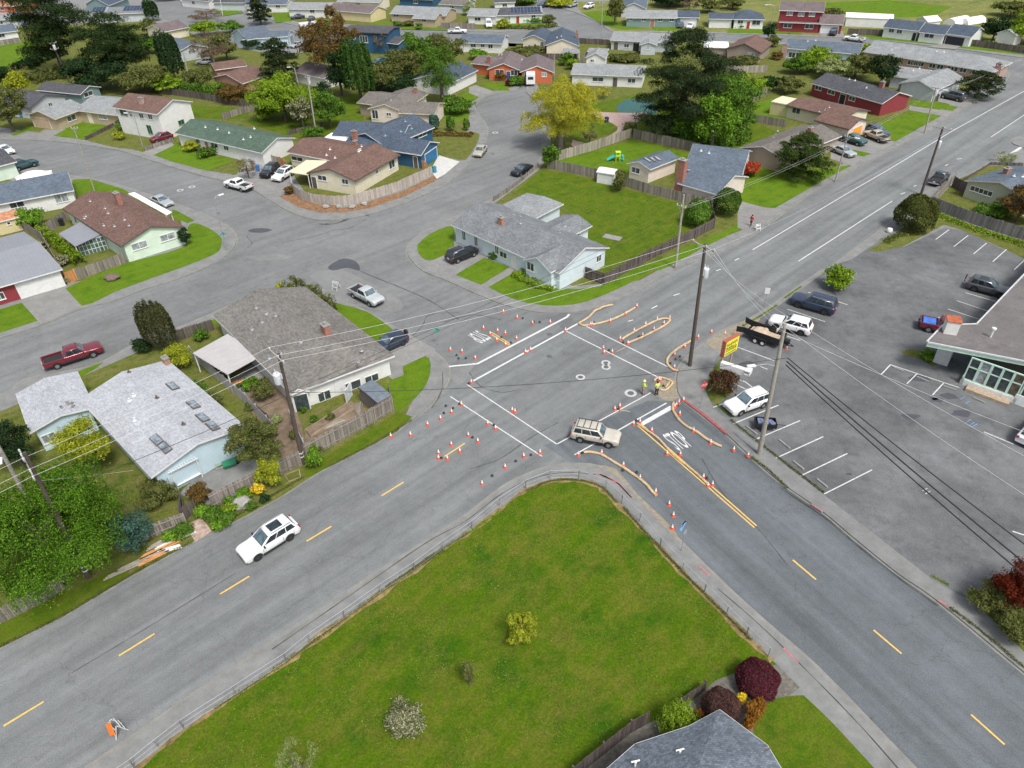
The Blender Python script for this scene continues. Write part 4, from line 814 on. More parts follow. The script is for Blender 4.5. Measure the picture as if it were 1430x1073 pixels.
h.blk((728, 55), (763, 57.5), (768, 46), ridge='y', he=2.9, pitch=.36, wall=W_CREAM, roof=R_NAVY); h.blk((761, 63.5), (809, 64.5), (808, 48), ridge='y', he=2.9, pitch=.36, wall=W_CREAM, roof=R_NAVY)
h.win((757, 62), 1.0, 1.2, 0); h.chimney((805, 54), .6, 2.0, B_RED, 1); h.vents([(784, 51), (778, 53)], None, WHITE)
h = H['orange'] = House('orange_house', 'orange house with dusty brown roofs and a blue front door by the cul-de-sac')
h.blk((680, 97), (726, 98), (735, 80), ridge='y', he=2.6, pitch=.36, wall=W_ORANGE, roof=R_PURP)
h.blk((726, 101), (774, 101.5), (772, 84), ridge='y', he=2.65, pitch=.36, wall=W_ORANGE, roof=R_PURP); h.blk((657, 88.5), (690, 92), 8, ridge='x', he=2.6, pitch=.25, wall=W_ORANGE, roof=R_PURP)
h.win((697.6, 99), 2.2, 1.1, 0); h.win((720, 102), 1.7, 1.3, 0); h.door((710, 104), .95, 2.1, D_TEALD, 0); h.win((738.5, 104), 2.2, 1.3, 1); h.win((760, 103.4), 1.2, 1, 1, pane=GLASS2)
h.chimney((683, 88), .9, 1.3, B_RED, None); h.vents([(729, 84), (697, 77), (701, 77)], None, WHITE)
h = House('white_garage_wing', 'white walled building with a navy roof left of the orange house', 'garage', group='sheds')
h.blk((626, 118), (668, 98), 10, ridge='x', he=2.7, pitch=.3, wall=W_WHITE, roof=R_NAVY); h.garage((650, 113), 3.0, 2.0, WHITE, 0)
h = House('blue_two_storey_house', 'blue two-storey house among the trees, top centre left')
h.blk((478, 44), (541, 47), 9, ridge='x', he=5.4, pitch=.15, wall=W_BLUE, roof=R_DARK, trim=DARKTRIM); h.blk((540, 60), (556, 62), 7, ridge='x', he=3, pitch=.3, wall=W_BLUE, roof=R_DARK)
h.win((508, 55), 2.4, 1.7, 0, panes=3); h.win((494, 51), .9, 1.7, 0, panes=1); h.win((524, 55), .8, 1.4, 0, panes=1)
h = House('orange_tan_house', 'sandy orange house with light grey roof at the top, dark car in front')
h.blk((544, 19), (622, 22.5), 10, ridge='x', he=2.6, pitch=.3, wall=W_TAN, roof=R_LGREY); h.blk((575, 25.5), (608, 27), 7, ridge='x', he=2.6, pitch=.3, wall=W_TAN, roof=R_LGREY)
h.win((553, 21), 1.9, 1.0, 0); h.win((592, 28), 1.5, 1.0, 1)
h = House('yellow_wall_house', 'pale yellow house with a brown roof at the top, left of the sandy orange house')
h.blk((455, 14), (517, 19), (543, 13), ridge='x', he=2.8, pitch=.35, wall=W_YEL, roof=R_PURP)
h = House('white_bungalow', 'white bungalow with a grey roof and a white van in its drive, top centre')
h.blk((652, 22), (693, 23), 8, ridge='x', he=2.6, pitch=.36, wall=W_WHITE, roof=R_LGREY); h.win((667, 27), 2.0, 1, 0); h.win((680, 27), 1, 1, 0)
h = House('solar_roof_house', 'white bungalow with solar panels on a dark roof beside the street junction, top centre')
h.blk((689, 22), (758, 20), 8.5, ridge='x', he=2.6, pitch=.33, wall=W_WHITE, roof=R_DARK); h.solar((735, 14), 10, 3.6, 0); h.win((708, 26.5), 2.2, 1.2, 0, pane=GLASS2); h.door((723, 28), .9, 2, MATS['red_door'], 0); h.win((745, 23), 1.3, .9, 0)
h = House('blue_grey_bungalow', 'white bungalow with a blue-grey roof behind the tree belt, top centre')
h.blk((640, 59.5), (701, 61.5), 9, ridge='x', he=2.6, pitch=.28, wall=W_WHITE, roof=R_BLUEG); h.win((661, 64), 1.5, .9, 0); h.win((674, 64), 1.1, .9, 0); h.win((685, 65), 1.3, 1.1, 0)
h = House('white_gable_bungalow', 'pale blue-white house with a grey roof, top left centre, facing a curved street')
h.blk((338, 55.5), (402, 51), (421, 43.6), ridge='x', he=2.6, pitch=.33, wall=W_PALEB, roof=R_BLUEG); h.blk((322, 47), (345, 56), 8, ridge='y', he=2.65, pitch=.33, wall=W_PALEB, roof=R_BLUEG); h.garage((412, 52), 3.6, 2.0, GLASS2, 0)
h = House('white_garage_house', 'white house with broad grey roof and a blue-black car before its garage')
h.blk((401, 13), (470, 13.5), 10, ridge='x', he=2.7, pitch=.25, wall=W_WHITE, roof=R_LGREY); h.garage((418, 19), 5, 2.2, WHITE, 0); h.win((436, 16), 1.6, 1, 0)
h = House('white_bungalow', 'small white bungalow with dark roof beside a pine at the top left centre')
h.blk((342, 7), (400, 6.5), 9, ridge='x', he=2.6, pitch=.3, wall=W_WHITE, roof=R_BLUEG); h.win((388, 9), 1.6, 1, 0)
h = House('grey_bungalow', 'grey bungalow behind a white pickup truck near the top left')
h.blk((296, 4), (341, 4), 9, ridge='x', he=2.6, pitch=.3, wall=W_GREYW, roof=R_DARK)
h = House('brown_roof_bungalow', 'pinkish brown roofed bungalow beside the curved street, upper left')
h.blk((228, 45), (264, 38), 10, ridge='x', he=2.6, pitch=.3, wall=W_CREAM, roof=R_PURP)
h = H['ob'] = House('orange_brown_house', 'orange brick house with a wide brown roof among the trees, upper left centre')
h.blk((296, 108), (339, 117), (371, 102), ridge='y', he=2.6, pitch=.25, wall=W_BRICK, roof=R_BROWN); h.blk((300, 98), (345, 92), 8, ridge='x', he=2.5, pitch=.2, wall=W_BRICK, roof=R_BROWN)
h = House('solar_roof_house', 'house with solar panels on a grey roof behind the two big dark pines')
h.blk((126, 21), (203, 18), 9, ridge='x', he=2.6, pitch=.3, wall=W_GREYW, roof=R_GREY); h.solar((188, 12), 7, 3.4, 0); h.solar((140, 14), 5, 3.4, 0)
h = House('dark_gable_house', 'green-grey gable with a dark roof at the very top left behind the pines')
h.blk((118, 6), (152, 8), (160, -4), ridge='y', he=2.8, pitch=.4, wall=W_TEAL, roof=R_NAVY)
for a, b, rf, wl_, lb in (((-22, 29), (23, 27), R_LGREY, W_GREYW, 'grey roofed house second from the top at the left edge'), ((-20, 49), (25, 43), R_BLUEG, W_WHITE, 'blue-grey roofed white house above the bright field at the left edge'), ((-20, 8), (26, 9), R_TERR, W_ORANGE, 'reddish roofed house at the top left corner'),
                         ((250, -2), (290, 2), R_DARK, W_WHITE, 'dark roofed house at the top edge right of the curved street'), ((470, 2), (530, 4), R_LGREY, W_CREAM, 'grey roofed cream house at the top edge above the yellow wall house'), ((612, 6), (650, 8), R_TBRN, W_GREYW, 'grey-brown gabled house at the top edge behind the fence'),
                         ((556, -2), (604, 0), R_NAVY, W_BLUE, 'dark blue house at the very top edge, centre left'), ((690, 4), (720, 3), R_DARK, W_WHITE, 'dark roofed white house at the top edge left of the junction'), ((212, 62), (246, 74), R_BLUEG, W_GREYW, 'blue-grey roofed house half hidden right of the two pines'), ((408, 100), (452, 110), R_PURP, W_WHITE, 'white house almost hidden behind the willow hedge')):
    h = House('bungalow', lb); h.blk(a, b, 9, ridge='x', he=2.6, pitch=.3, wall=wl_, roof=rf); h.win(((a[0]+b[0])/2, (a[1]+b[1])/2+4), 1.6, 1, 0)
h = House('pale_house', 'pale green house with blue-grey roof and long dark window behind the parking lot fence')
h.blk((1347, 252), (1440, 281), d=(1412, 232), ridge='y', he=2.7, pitch=.26, wall=W_SAGE, roof=R_BLUEG, trim=CREAMTRIM); h.win((1370.5, 267), 3.4, .8, 0, panes=5); h.chimney((1408, 262), 1.0, .8, B_RED, 0); h.vents([(1416, 246), (1428, 247)], 0, WHITE)
# nearest house: hipped roof over a plan with angled corners
P_ = [G(*q, 3.0) for q in ((800, 1118), (848, 1073), (887, 1039), (962, 1014), (1005, 991), (1072, 1041), (1091, 1073), (1122, 1125), (960, 1260))]; C_ = G(967, 1092, 4.5)
e = empty('steel_roof_house', (C_.x, C_.y, 0), 'nearest house with a steel-grey shingle roof at the bottom edge beside maroon shrubs', 'house', 'houses of the neighbourhood'); off = Vector((C_.x, C_.y, 0)); mb = MB()
for k in range(9): mb.face([P_[k], P_[(k+1) % 9], C_][::-1])
rf = mb.build('roof', R_BOTTOM, e, off); mb = MB(); Q_ = [q+(q-Vector((C_.x, C_.y, 3))).normalized()*.03 for q in P_]; mb.prism([(q.x, q.y) for q in Q_], 2.8, 2.985); mb.build('fascia', WHITE, rf, off)
mb = MB(); Q_ = [q-(q-Vector((C_.x, C_.y, 3))).normalized()*.5 for q in P_]; mb.prism([(q.x, q.y) for q in Q_], 0, 2.79); mb.build('wall', W_GREYW, e, off)
for a, b in (((887, 1039), (921, 1078)), ((1070, 1041), (1022, 1070)), ((1076, 1045), (1030, 1073))):
    A, B = G(*a, 3.03), G(*b, 3.5); mb = MB(); mb.tube([A, B], .03, 5); mb.build('roof_seam', DARKTRIM, rf, off)
for x, y in ((949, 1052), (887, 1068)):
    q = G(x, y, 3.55); mb = MB(); mb.tube([q-Vector((0, 0, .4)), q+Vector((0, 0, .3))], .07, 8); mb.tube([q+Vector((-.25, 0, .3)), q+Vector((.25, .1, .3))], .05, 6); mb.build('roof_vent', WHITE, rf, off)
h = House('long_white_shed', 'long low white storage building beyond the street at the top right', 'shed', group='sheds')
h.blk((1181, 24), (1248, 27), 6, ridge='x', he=2.6, pitch=.25, wall=W_WHITE, roof=plain('white_sheet', (.78, .78, .77), .6), ov=.1)
for a, b, lb in (((1279, 27), (1296, 31), 'small white gabled shed behind the long white house, leftmost of the small white ones'), ((1392, 46), (1420, 50), 'white shed by the fence at the right edge')):
    h = House('garden_shed', lb, 'shed', group='sheds'); h.blk(a, b, 5, ridge='y', he=2.8, pitch=.45, wall=W_WHITE, roof=MATS['white_sheet'], ov=.2, rk=.2); h.door(((a[0]+b[0])/2, (a[1]+b[1])/2+5), .9, 2, WHITE, 0)
h = House('cream_shed', 'cream flat-roofed outbuilding left of the brown roofed house', 'shed', group='sheds')
h.blk((1077, 142), (1103, 147), 5, ridge='x', he=2.6, pitch=.03, wall=W_YEL, roof=plain('cream_membrane', (.6, .54, .38), .7), ov=.05, rk=.05)
h = House('garden_shed', 'small white garden shed inside the fence left of the beige chimney house', 'shed', group='sheds')
h.blk((833, 240), (858, 244), 2.4, ridge='x', he=2.0, pitch=.3, wall=W_WHITE, roof=MATS['white_sheet'], ov=.1, rk=.1)
# tunnels
for i, (a, b, lb) in enumerate((((1316, 34), (1334, 37), 'white plastic tunnel tent behind the long white house, left one'), ((1336, 33), (1352, 36), 'white plastic tunnel tent behind the long white house, right one'))):
    A, B = G(*a), G(*b); mb = MB(); X = (B-A); n = Vector((-X.y, X.x, 0)).normalized(); L = X.length; r = L/2; t = X.normalized(); c = (A+B)/2
    pts = [(math.cos(k*math.pi/10)*r, math.sin(k*math.pi/10)*r*.9) for k in range(11)]
    for k in range(10):
        p = [c+t*pts[k][0]+Vector((0, 0, pts[k][1])), c+t*pts[k+1][0]+Vector((0, 0, pts[k+1][1]))]; mb.face([p[0], p[1], p[1]+n*8, p[0]+n*8])
    mb.face([c+t*x+Vector((0, 0, z)) for x, z in pts]); mb.face([c+n*8+t*x+Vector((0, 0, z)) for x, z in pts][::-1])
    tag(mb.build('storage_tunnel', MATS['white_sheet'], off=c, smooth=40), lb, 'tent', 'white storage tunnels').location = c
# patio covers and awnings: roof on posts
def cover(name, label, px, z, m, posts=WHITE, beams=True, th=.06, cat='patio cover'):
    P = [G(x, y, z) for x, y in px]; c = sum(P, Vector())/4; e = empty(name, (c.x, c.y, 0), label, cat)
    mb = MB(); up = Vector((0, 0, th)); l0 = (P[1]-P[0]).length; l1 = (P[3]-P[0]).length
    mb.face([p+up for p in P], 0, [(0, 0), (l0, 0), (l0, l1), (0, l1)]); mb.face([p for p in P[::-1]])
    for i in range(4): mb.face([P[i], P[(i+1) % 4], P[(i+1) % 4]+up, P[i]+up])
    off = (c.x, c.y, 0); mb.build('cover_sheet', m, e, off)
    for p in P:
        mb = MB(); q = p+(c-p)*.05; mb.box((q.x, q.y, z/2-.03), (.1, .1, z-.06)); mb.build('post', posts, e, off)
    mb = MB()
    for k in range(9 if beams else 2):
        t = (k+.5)/(9 if beams else 2); a = P[0].lerp(P[1], t); b = P[3].lerp(P[2], t); mb.obox(a-Vector((0, 0, .12)), (b-a), Vector((.05, .0, 0)), Vector((0, 0, .11)))
    mb.build('rafters', posts, e, off); return e
cover('patio_cover', 'translucent white patio cover beside the taupe roofed corner house', [(269, 494), (318, 524), (365, 498), (318, 467)], 2.5, R_WSHT, WHITE)
cover('patio_cover', 'pale corrugated patio cover on the side of the mint house', [(82, 327), (105, 345), (141, 328), (113, 310.5)], 2.3, R_METAL)
cover('carport_awning', 'narrow white carport awning behind the mint house', [(179, 271), (233, 301), (240, 297), (188, 269)], 2.3, MATS['white_sheet'], beams=False)
cover('patio_cover', 'cream patio roof between the two wings of the cream house', [(403, 241), (430, 245), (458, 225), (428, 224)], 2.4, MATS['cream_membrane'])
cover('patio_cover', 'white patio roof beside the deep blue house chimney', [(448, 196), (481, 201), (497, 190), (463, 186)], 2.4, MATS['white_sheet'])
cover('patio_cover', 'white framed patio cover on the side of the cream gable house', [(786, 74), (810, 75), (809, 69), (786, 68)], 2.3, R_METAL)
cover('garden_canopy', 'white garden canopy among the trees behind the beige house', [(572, 101), (606, 103), (602, 91), (580, 90)], 2.6, MATS['white_sheet'], cat='canopy')
# greenhouse-like lattice wall under the mint patio cover
def lattice(name, label, a, b, hgt, nx, nz, frame=WHITE, pane=GLASS, cat='screen', z0=0):
    A, B = G(*a), G(*b); t = (B-A).normalized(); L = (B-A).length; n = Vector((t.y, -t.x, 0)); up = Vector((0, 0, 1)); e = empty(name, A, label, cat)
    mb = MB()
    for k in range(nx+1): mb.obox(A+t*((L-.07)*k/nx)+up*z0, t*.07, up*hgt, n*.07)
    for k in range(nz+1): mb.obox(A+up*(z0+(hgt-.07)*k/nz)-n*.005, t*L, up*.07, n*.06)
    mb.build('frame', frame, e, A); mb = MB(); mb.obox(A+t*.02+n*.02+up*(z0+.02), t*(L-.04), up*(hgt-.04), n*.02); mb.build('pane', pane, e, A); return e
lattice('glazed_screen', 'white framed glazed screen wall under the mint house patio cover', (115, 359), (152, 349), 2.2, 7, 3, pane=glassm('green_glass', (.06, .12, .10), .15))
# garden structures in the corner house yard
h = House('flat_roof_shed', 'blue-grey flat roofed shed inside the corner yard fence', 'shed', group='sheds')
h.blk((527, 563), (547, 552), d=(500, 541), ridge='x', he=2.0, pitch=.04, wall=planks('weathered_shed_boards', (.16, .14, .12)), roof=plain('blue_grey_felt', (.13, .155, .18), .85, var=.2), trim=DARKTRIM, ov=.05, rk=.05)
e = empty('garden_arbour', G(264, 672), 'white framed garden arbour against the pale blue house wall', 'arbour'); A = G(249, 686); B = G(283, 668); t = (B-A).normalized(); n = Vector((-t.y, t.x, 0)); L = (B-A).length; up = Vector((0, 0, 1)); off = e.location
for k, (p) in enumerate((A, B, A+n*.9, B+n*.9)):
    mb = MB(); mb.obox(p, t*.09, n*.09, up*2.2); mb.build('post', WHITE, e, off)
mb = MB(); [mb.obox(A-t*.2+n*q+up*2.2, t*(L+.4), n*.07, up*.12) for q in (0, .9)]; [mb.obox(A+t*(L*k/10)-n*.2+up*2.32, t*.05, n*1.3, up*.08) for k in range(11)]; mb.build('top_slats', WHITE, e, off)
mb = MB(); mb.obox(A+up*.5, t*L, n*.6, up*.05); mb.build('shelf', WHITE, e, off)
def raised_bed(label, px, h_=.35, m=None):
    P = [G(x, y) for x, y in px]; c = sum(P, Vector())/4; e = empty('raised_bed', c, label, 'garden bed', 'raised beds')
    mb = MB(); mb.prism([(p.x, p.y) for p in P], 0.02, h_-.06); mb.build('soil', m or M_DIRT, e, c)
    mb = MB()
    for i in range(4): a, b = P[i], P[(i+1) % 4]; t = (b-a).normalized(); n = Vector((-t.y, t.x, 0)); mb.obox(a-n*.03, b-a, n*.06, up*(h_+.003*i))
    mb.build('timber_sides', planks('bed_timber', (.26, .20, .14)), e, c)
raised_bed('long timber raised bed in the corner yard beside the tall fence', [(428, 603), (435, 612), (494, 574), (484, 567)])
raised_bed('small brown mulch bed with a pale border beside the leaning power pole', [(398, 665), (404, 674), (420, 668), (418, 657)], .14, MATS['bark_mulch'])
e = lattice('garden_fence_panel', 'short white garden panel near the corner yard shed', (484, 565), (492, 553), 1.7, 2, 1, pane=plain('white_panel', (.5, .55, .58)), cat='screen')
# corner restaurant building on the right
BE = empty('diner_building', G(1400, 520), 'flat roofed grey and mint building with large windows at the right edge', 'building'); off = Vector((BE.location.x, BE.location.y, 0)); BE.location = off
ZR = 3.9; RP = [G(x, y, ZR) for x, y in ((1296, 478), (1318, 455), (1365, 453.5), (1430, 386), (1600, 215), (1900, 420), (1640, 545), (1480, 514))]
mb = MB(); mb.prism([(p.x, p.y) for p in RP], ZR-.04, ZR+.03); rf = mb.build('roof', R_GRAVEL, BE, off)
cen = sum(RP, Vector())/len(RP)
mb = MB(); RQ = [p+(p-cen).normalized()*.06 for p in RP]; mb.prism([(p.x, p.y) for p in RQ], ZR-.5, ZR-.05); mb.build('fascia', MINT, rf, off)
mb = MB()
for i in range(len(RP)):
    a, b = RQ[i], RQ[(i+1) % len(RP)]; t = (b-a).normalized(); n = Vector((-t.y, t.x, 0)); mb.obox(Vector((a.x, a.y, ZR-.04)), b-a, n*.14, Vector((0, 0, .15)))
mb.build('roof_edging', plain('pale_edging', (.5, .5, .5), .5), rf, off)
A, B = G(1338.5, 537), G(1416, 565.5); t = (B-A).normalized(); n = Vector((-t.y, t.x, 0)); L = (B-A).length
core = [G(1352, 505), G(1370, 470), G(1475, 470), G(1700, 300), G(1850, 420), G(1600, 570), G(1470, 560)]
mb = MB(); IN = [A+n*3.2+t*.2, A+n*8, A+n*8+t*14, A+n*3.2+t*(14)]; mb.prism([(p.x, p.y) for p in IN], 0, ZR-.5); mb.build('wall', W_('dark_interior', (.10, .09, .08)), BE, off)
mb = MB(); mb.obox(A, t*L, n*.25, Vector((0, 0, .75))); mb.obox(A+t*.0, t*.3, n*3.2, Vector((0, 0, .75))); mb.obox(B-t*.25, t*9, n*.25, Vector((0, 0, 1.2))); mb.build('sill_wall', plain('white_sill', (.66, .68, .66)), BE, off)
for k in range(5):
    w_ = (L-.2)/5; e2 = None; mb = MB(); o_ = A+t*(.1+w_*k)+n*.06; up = Vector((0, 0, 1)); z0, z1 = .75, ZR-.5
    for q in (0, 1): mb.obox(o_+t*((w_-.1)*q)+up*z0, t*.12, n*.12, up*(z1-z0))
    for zz in (z0, (z0+z1)/2+.15, z1-.12): mb.obox(o_+t*.12+up*zz+n*.004, t*(w_-.22), n*.11, up*.12)
    f = mb.build('window', MINT, BE, off); mb = MB(); mb.obox(o_+t*.1+n*.05+up*(z0+.05), t*(w_-.16), n*.02, up*(z1-z0-.1)); mb.build('pane', [GLASS, GLASS2, glassm('brown_tint', (.09, .07, .05))][(0, 1, 0, 0, 2)[k]] if k != 1 else GLASS2, f, off)
for k in range(4):
    w_ = 2.1; mb = MB(); o_ = B+t*(w_*k)+n*.06
    for q in (0, 1): mb.obox(o_+t*((w_-.1)*q)+up*1.2, t*.12, n*.12, up*(ZR-.5-1.2))
    mb.obox(o_+up*(ZR-.65), t*w_, n*.11, up*.12); f = mb.build('window', MINT, BE, off); mb = MB(); mb.obox(o_+t*.1+n*.05+up*1.2, t*(w_-.16), n*.02, up*(ZR-1.75)); mb.build('pane', GLASS, f, off)
mb = MB(); mb.obox(A-n*1.0+t*.8, t*(L-1.2), n*.95, Vector((0, 0, .45))); mb.build('brick_planter', plain('tan_stone', (.36, .28, .20), .9, var=.3, sc=4), BE, off)
P0, P1 = G(1301.5, 507), G(1321.7, 513.5); tt = (P1-P0).normalized(); nn = Vector((-tt.y, tt.x, 0)); mb = MB(); mb.obox(P0, P1-P0, nn*2.2, Vector((0, 0, ZR-.51))); pw = mb.build('pillar_wall', plain('white_block', (.52, .53, .53), .85), BE, off)
for ch, u, v, sz in (('S', .28, 2.75, .5), ('A', .70, 2.45, .62)):
    o_ = P0+(P1-P0)*u-nn*.03+up*v; lt = road_text(ch, o_, o_+tt*sz*.8, o_+up*sz, plain('dark_lettering', (.10, .10, .12)), None, 'lettering'); lt.data.transform(Matrix.Translation(-off)); lt.parent = pw
C0 = G(1317, 466.5, ZR); C1 = G(1335.5, 469.3, ZR); tt = (C1-C0).normalized(); nn = Vector((-tt.y, tt.x, 0)); w0 = (C1-C0).length
mb = MB(); mb.obox(C0-up*.02, tt*w0, nn*w0*1.0, up*1.5, 0); ck = mb.build('roof_box', plain('white_parapet', (.62, .62, .58)), rf, off)
mb = MB(); mb.obox(C0-tt*.08-nn*.08+up*1.48, tt*(w0+.16), nn*(w0+.16), up*.1, 0); mb.build('box_lid', RUST, ck, off)
q = G(1383, 471, ZR+.03); mb = MB(); mb.lathe([(.1, 0), (.1, .9), (.22, .92), (.22, 1.1), (0, 1.15)], 12, 'z', q); mb.build('roof_vent', WHITE, rf, off)
# ------------------------------------------------------------------ fences
PL_GREY = planks('weathered_fence_boards', (.20, .175, .15), .4); PL_DARK = planks('dark_fence_boards', (.095, .075, .068), .4); PL_PALE = planks('pale_fence_boards', (.36, .32, .28), .2); PL_NEW = planks('new_orange_timber', (.52, .24, .08), .3); PL_LIGHT = planks('light_fence_boards', (.29, .26, .21), .3)
def fence(label, px, h=1.8, m=PL_GREY, bw=.14, gap=.02, rail=True, z=.0, jag=.05, name='timber_fence', spacing=2.4, curve=False):
    pts = [G(x, y) for x, y in px]
    if curve: pts = smooth_line(pts, 4)
    e = empty(name, pts[0], label, 'fence', 'timber fences'); off = pts[0]; mb = MB(); mr = MB(); posts = []; acc = 0
    dist = depth(pts[0]); bw = max(bw, dist*.0022); r = random.Random(len(label))
    for i in range(len(pts)-1):
        a, b = pts[i], pts[i+1]; L = (b-a).length; t = (b-a)/L; n = Vector((-t.y, t.x, 0)); k = 0
        while k < L-.02:
            w = min(bw, L-k); hh = h+r.uniform(-jag, jag)
            mb.obox(a+t*k+n*r.uniform(-.006, .006)+Vector((0, 0, z+.03)), t*(w-gap), n*.025, Vector((0, 0, hh))); k += bw
        for zz in (.35, h-.3): mr.obox(a+n*.03+Vector((0, 0, z+zz)), t*L, n*.05, Vector((0, 0, .09)))
        k = 0
        while k < L:
            posts.append((a+t*k, t, n)); k += spacing
    mb.build('boards', m, e, off, weld=False)
    if rail: mr.build('rails', m, e, off)
    for p, t, n in posts[:60]:
        mp = MB(); mp.obox(p+n*.035-t*.05+Vector((0, 0, z)), t*.1, n*.1, Vector((0, 0, h+.08))); mp.build('post', m, e, off)
    return e
fence('tall weathered fence around the corner house yard along the main road', [(549, 575), (505, 601), (428, 643)], 1.9, PL_GREY, curve=False)
fence('end panel of weathered fence closing the corner yard beside the flat roofed shed', [(549, 575), (545, 551)], 1.8)
fence('weathered fence west of the power pole by flowering shrubs', [(421, 650), (361, 679), (297, 711)], 1.7)
fence('short weathered fence between the big leafy tree and the brick path gate', [(262, 733), (250, 737), (220, 748), (172, 772)], 1.4)
fence('brown garden gate at the head of the brick path', [(256, 706), (257, 729), (277, 716)], 1.5, PL_DARK, name='garden_gate')
fence('grey picket fence at the bottom left under the big leafy tree', [(-40, 892), (0, 873), (65, 841), (93, 822)], 1.5, PL_GREY)
fence('weathered fence from the mint house to its orange gate', [(111, 392), (178, 368)], 1.6)
fence('orange timber gate left of the mint house lawn', [(96, 398), (110, 392)], 1.7, PL_NEW, name='garden_gate')
fence('mossy fence running back between mint house hedge and yellow shed', [(28, 318), (62, 340), (95, 396)], 1.7)
fence('fence section behind the mint house patio cover', [(60, 332), (97, 308)], 1.6)
fence('curved pale pink timber fence around the cream house', [(408, 269), (420, 279), (435.6, 285), (456, 288), (481, 288.5), (501, 285), (554, 269), (604, 246)], 1.7, PL_PALE, curve=False)
fence('new orange timber fence between the cream and deep blue houses', [(559, 224), (597, 240)], 1.6, PL_NEW, gap=.08)
fence('orange timber gate beside the parked black and white cars', [(392, 232), (402, 240)], 1.7, PL_NEW, name='garden_gate')
fence('pale timber screen behind the parked black and white cars', [(368, 224), (392, 232)], 1.5, PL_LIGHT)
fence('weathered fence beside the pink park path', [(780.7, 225), (826, 212), (881, 193)], 1.8, PL_LIGHT)
fence('weathered fence behind the beige chimney house play lawn', [(884, 194), (930, 204), (977, 215)], 1.8, PL_GREY)
fence('long pale fence between the big rear lawn and the beige chimney house', [(764, 236), (831, 249.5), (881, 264), (899, 270), (957, 285), (990, 292)], 1.7, PL_GREY)
fence('dark stained fence along the main road side of the light blue house lawn', [(990, 293), (996, 320), (969.6, 334), (906.5, 364), (843.6, 399), (816, 389)], 1.7, PL_DARK)
fence('low boundary fence along the side street behind the light blue house', [(690, 282), (720, 262), (752, 234)], .8, PL_GREY)
fence('purple-grey weathered fence at the far end of the parking lot', [(1298, 291), (1345, 310), (1393, 326), (1470, 349)], 1.8, planks('purple_grey_boards', (.19, .175, .18), .3))
fence('open trellis fence beside the parked dark pickup', [(1300, 288), (1332, 254)], 1.6, PL_LIGHT, gap=.09)
fence('brown gate between trellis and pale green house', [(1328, 262), (1347, 272)], 1.8, PL_DARK, name='garden_gate')
fence('low dark retaining edge fence beside the sidewalk of the pale green house', [(1346, 254), (1382, 232), (1428, 233)], .6, PL_DARK)
fence('weathered fence beyond the dark wind-shaped conifer', [(992, 96), (1024, 103), (1071, 102)], 1.7, PL_LIGHT)
fence('fence beside the drive of the pale grey house, upper right', [(1253, 128), (1285, 136), (1309, 143)], 1.6)
fence('grey fence between the park trees and the cream outbuilding', [(1041, 170), (1097, 179)], 1.6); fence('fence joining the cream outbuilding', [(1048, 143), (1077, 129)], 1.5)
fence('dark fence along the far street at the right edge', [(1347, 64), (1390, 70), (1450, 79)], 1.7, PL_DARK); fence('dark fence behind the red two-storey house yard', [(1183, 49), (1232, 51)], 1.7, PL_DARK)
fence('brown fence behind the two-storey house yard', [(221, 131), (270, 138), (357, 153)], 1.6, PL_DARK); fence('fence beside the green roof house yard', [(312, 168), (345, 158), (372, 152)], 1.4)
fence('dark brown fence behind the cream gable house', [(752, 84), (806, 85)], 1.6, PL_DARK); fence('dark fence below the street junction, top centre', [(806, 61.5), (852, 64)], 1.5, PL_DARK)
fence('weathered fence beside the white pickup parked at the top street', [(616, 41), (664, 42)], 1.8, PL_GREY); fence('fence left of the wide grey roof bungalow', [(806, 98), (822, 78)], 1.7)
fence('weathered fence beside the maroon car drive', [(204, 212), (243, 199)], .9, PL_GREY); fence('dark slatted garden edge on the tan house lawn', [(121, 197), (161, 177)], .8, PL_DARK); fence('low fence below the parked teal car at the left edge', [(-20, 252), (22, 240)], 1.3, PL_DARK)
fence('white boundary fence between the corner house yard and the pale blue house', [(268, 500), (300, 528), (345, 566), (385, 608)], 1.5, planks('grey_white_boards', (.36, .35, .34), .15)); fence('dark mesh garden edging in the corner yard', [(340, 556), (356, 570), (376, 588)], .7, PL_DARK)
fence('pale inner screen in the corner yard behind the power pole', [(407, 590), (428, 636)], 1.5, planks('grey_white_boards', (.36, .35, .34), .15))
fence('dark brown fence behind the white patio roof', [(403, 190), (452, 178)], 1.0, PL_DARK); fence('dark fence at the bottom edge beside the big lawn', [(800, 1090), (880, 1026), (905, 1012)], 1.6, PL_DARK); fence('short fence behind the maroon shrubs', [(945, 992), (985, 965)], 1.2, PL_DARK)
fence('dark fence on the left side of the corner house', [(247, 478), (300, 462)], 1.5, PL_DARK)
fence('weathered fence left of the bright field', [(-20, 68), (30, 60)], 1.5)
# tubular rail fence round the mown lawn
pts = [G(*q) for q in ((140, 1108), (189, 1074), (222, 1046), (258, 1020), (330, 972), (400, 926), (433, 899), (482, 865), (532, 830), (579, 799), (619, 768), (659, 741), (698, 708), (734, 684), (768, 671), (808, 670), (846, 684), (868, 705), (893, 729), (922, 764), (952, 799), (983, 829), (1014, 860), (1042, 889), (1072, 919))]
e = empty('rail_fence', pts[12], 'galvanised post and rail fence around the big mown lawn', 'fence'); off = pts[12]; r_ = random.Random(3); tops = []
for i, p in enumerate(pts):
    hh = 1.15; l = Vector((r_.uniform(-.05, .05), r_.uniform(-.05, .05), 0)); mb = MB(); mb.tube([p, p+l+Vector((0, 0, hh))], .042, 8); tops.append(p+l+Vector((0, 0, hh)))
    mb.build('post', plain('rusty_post', (.17, .15, .13), .8, var=.4, sc=6) if i % 2 else GALV, e, off)
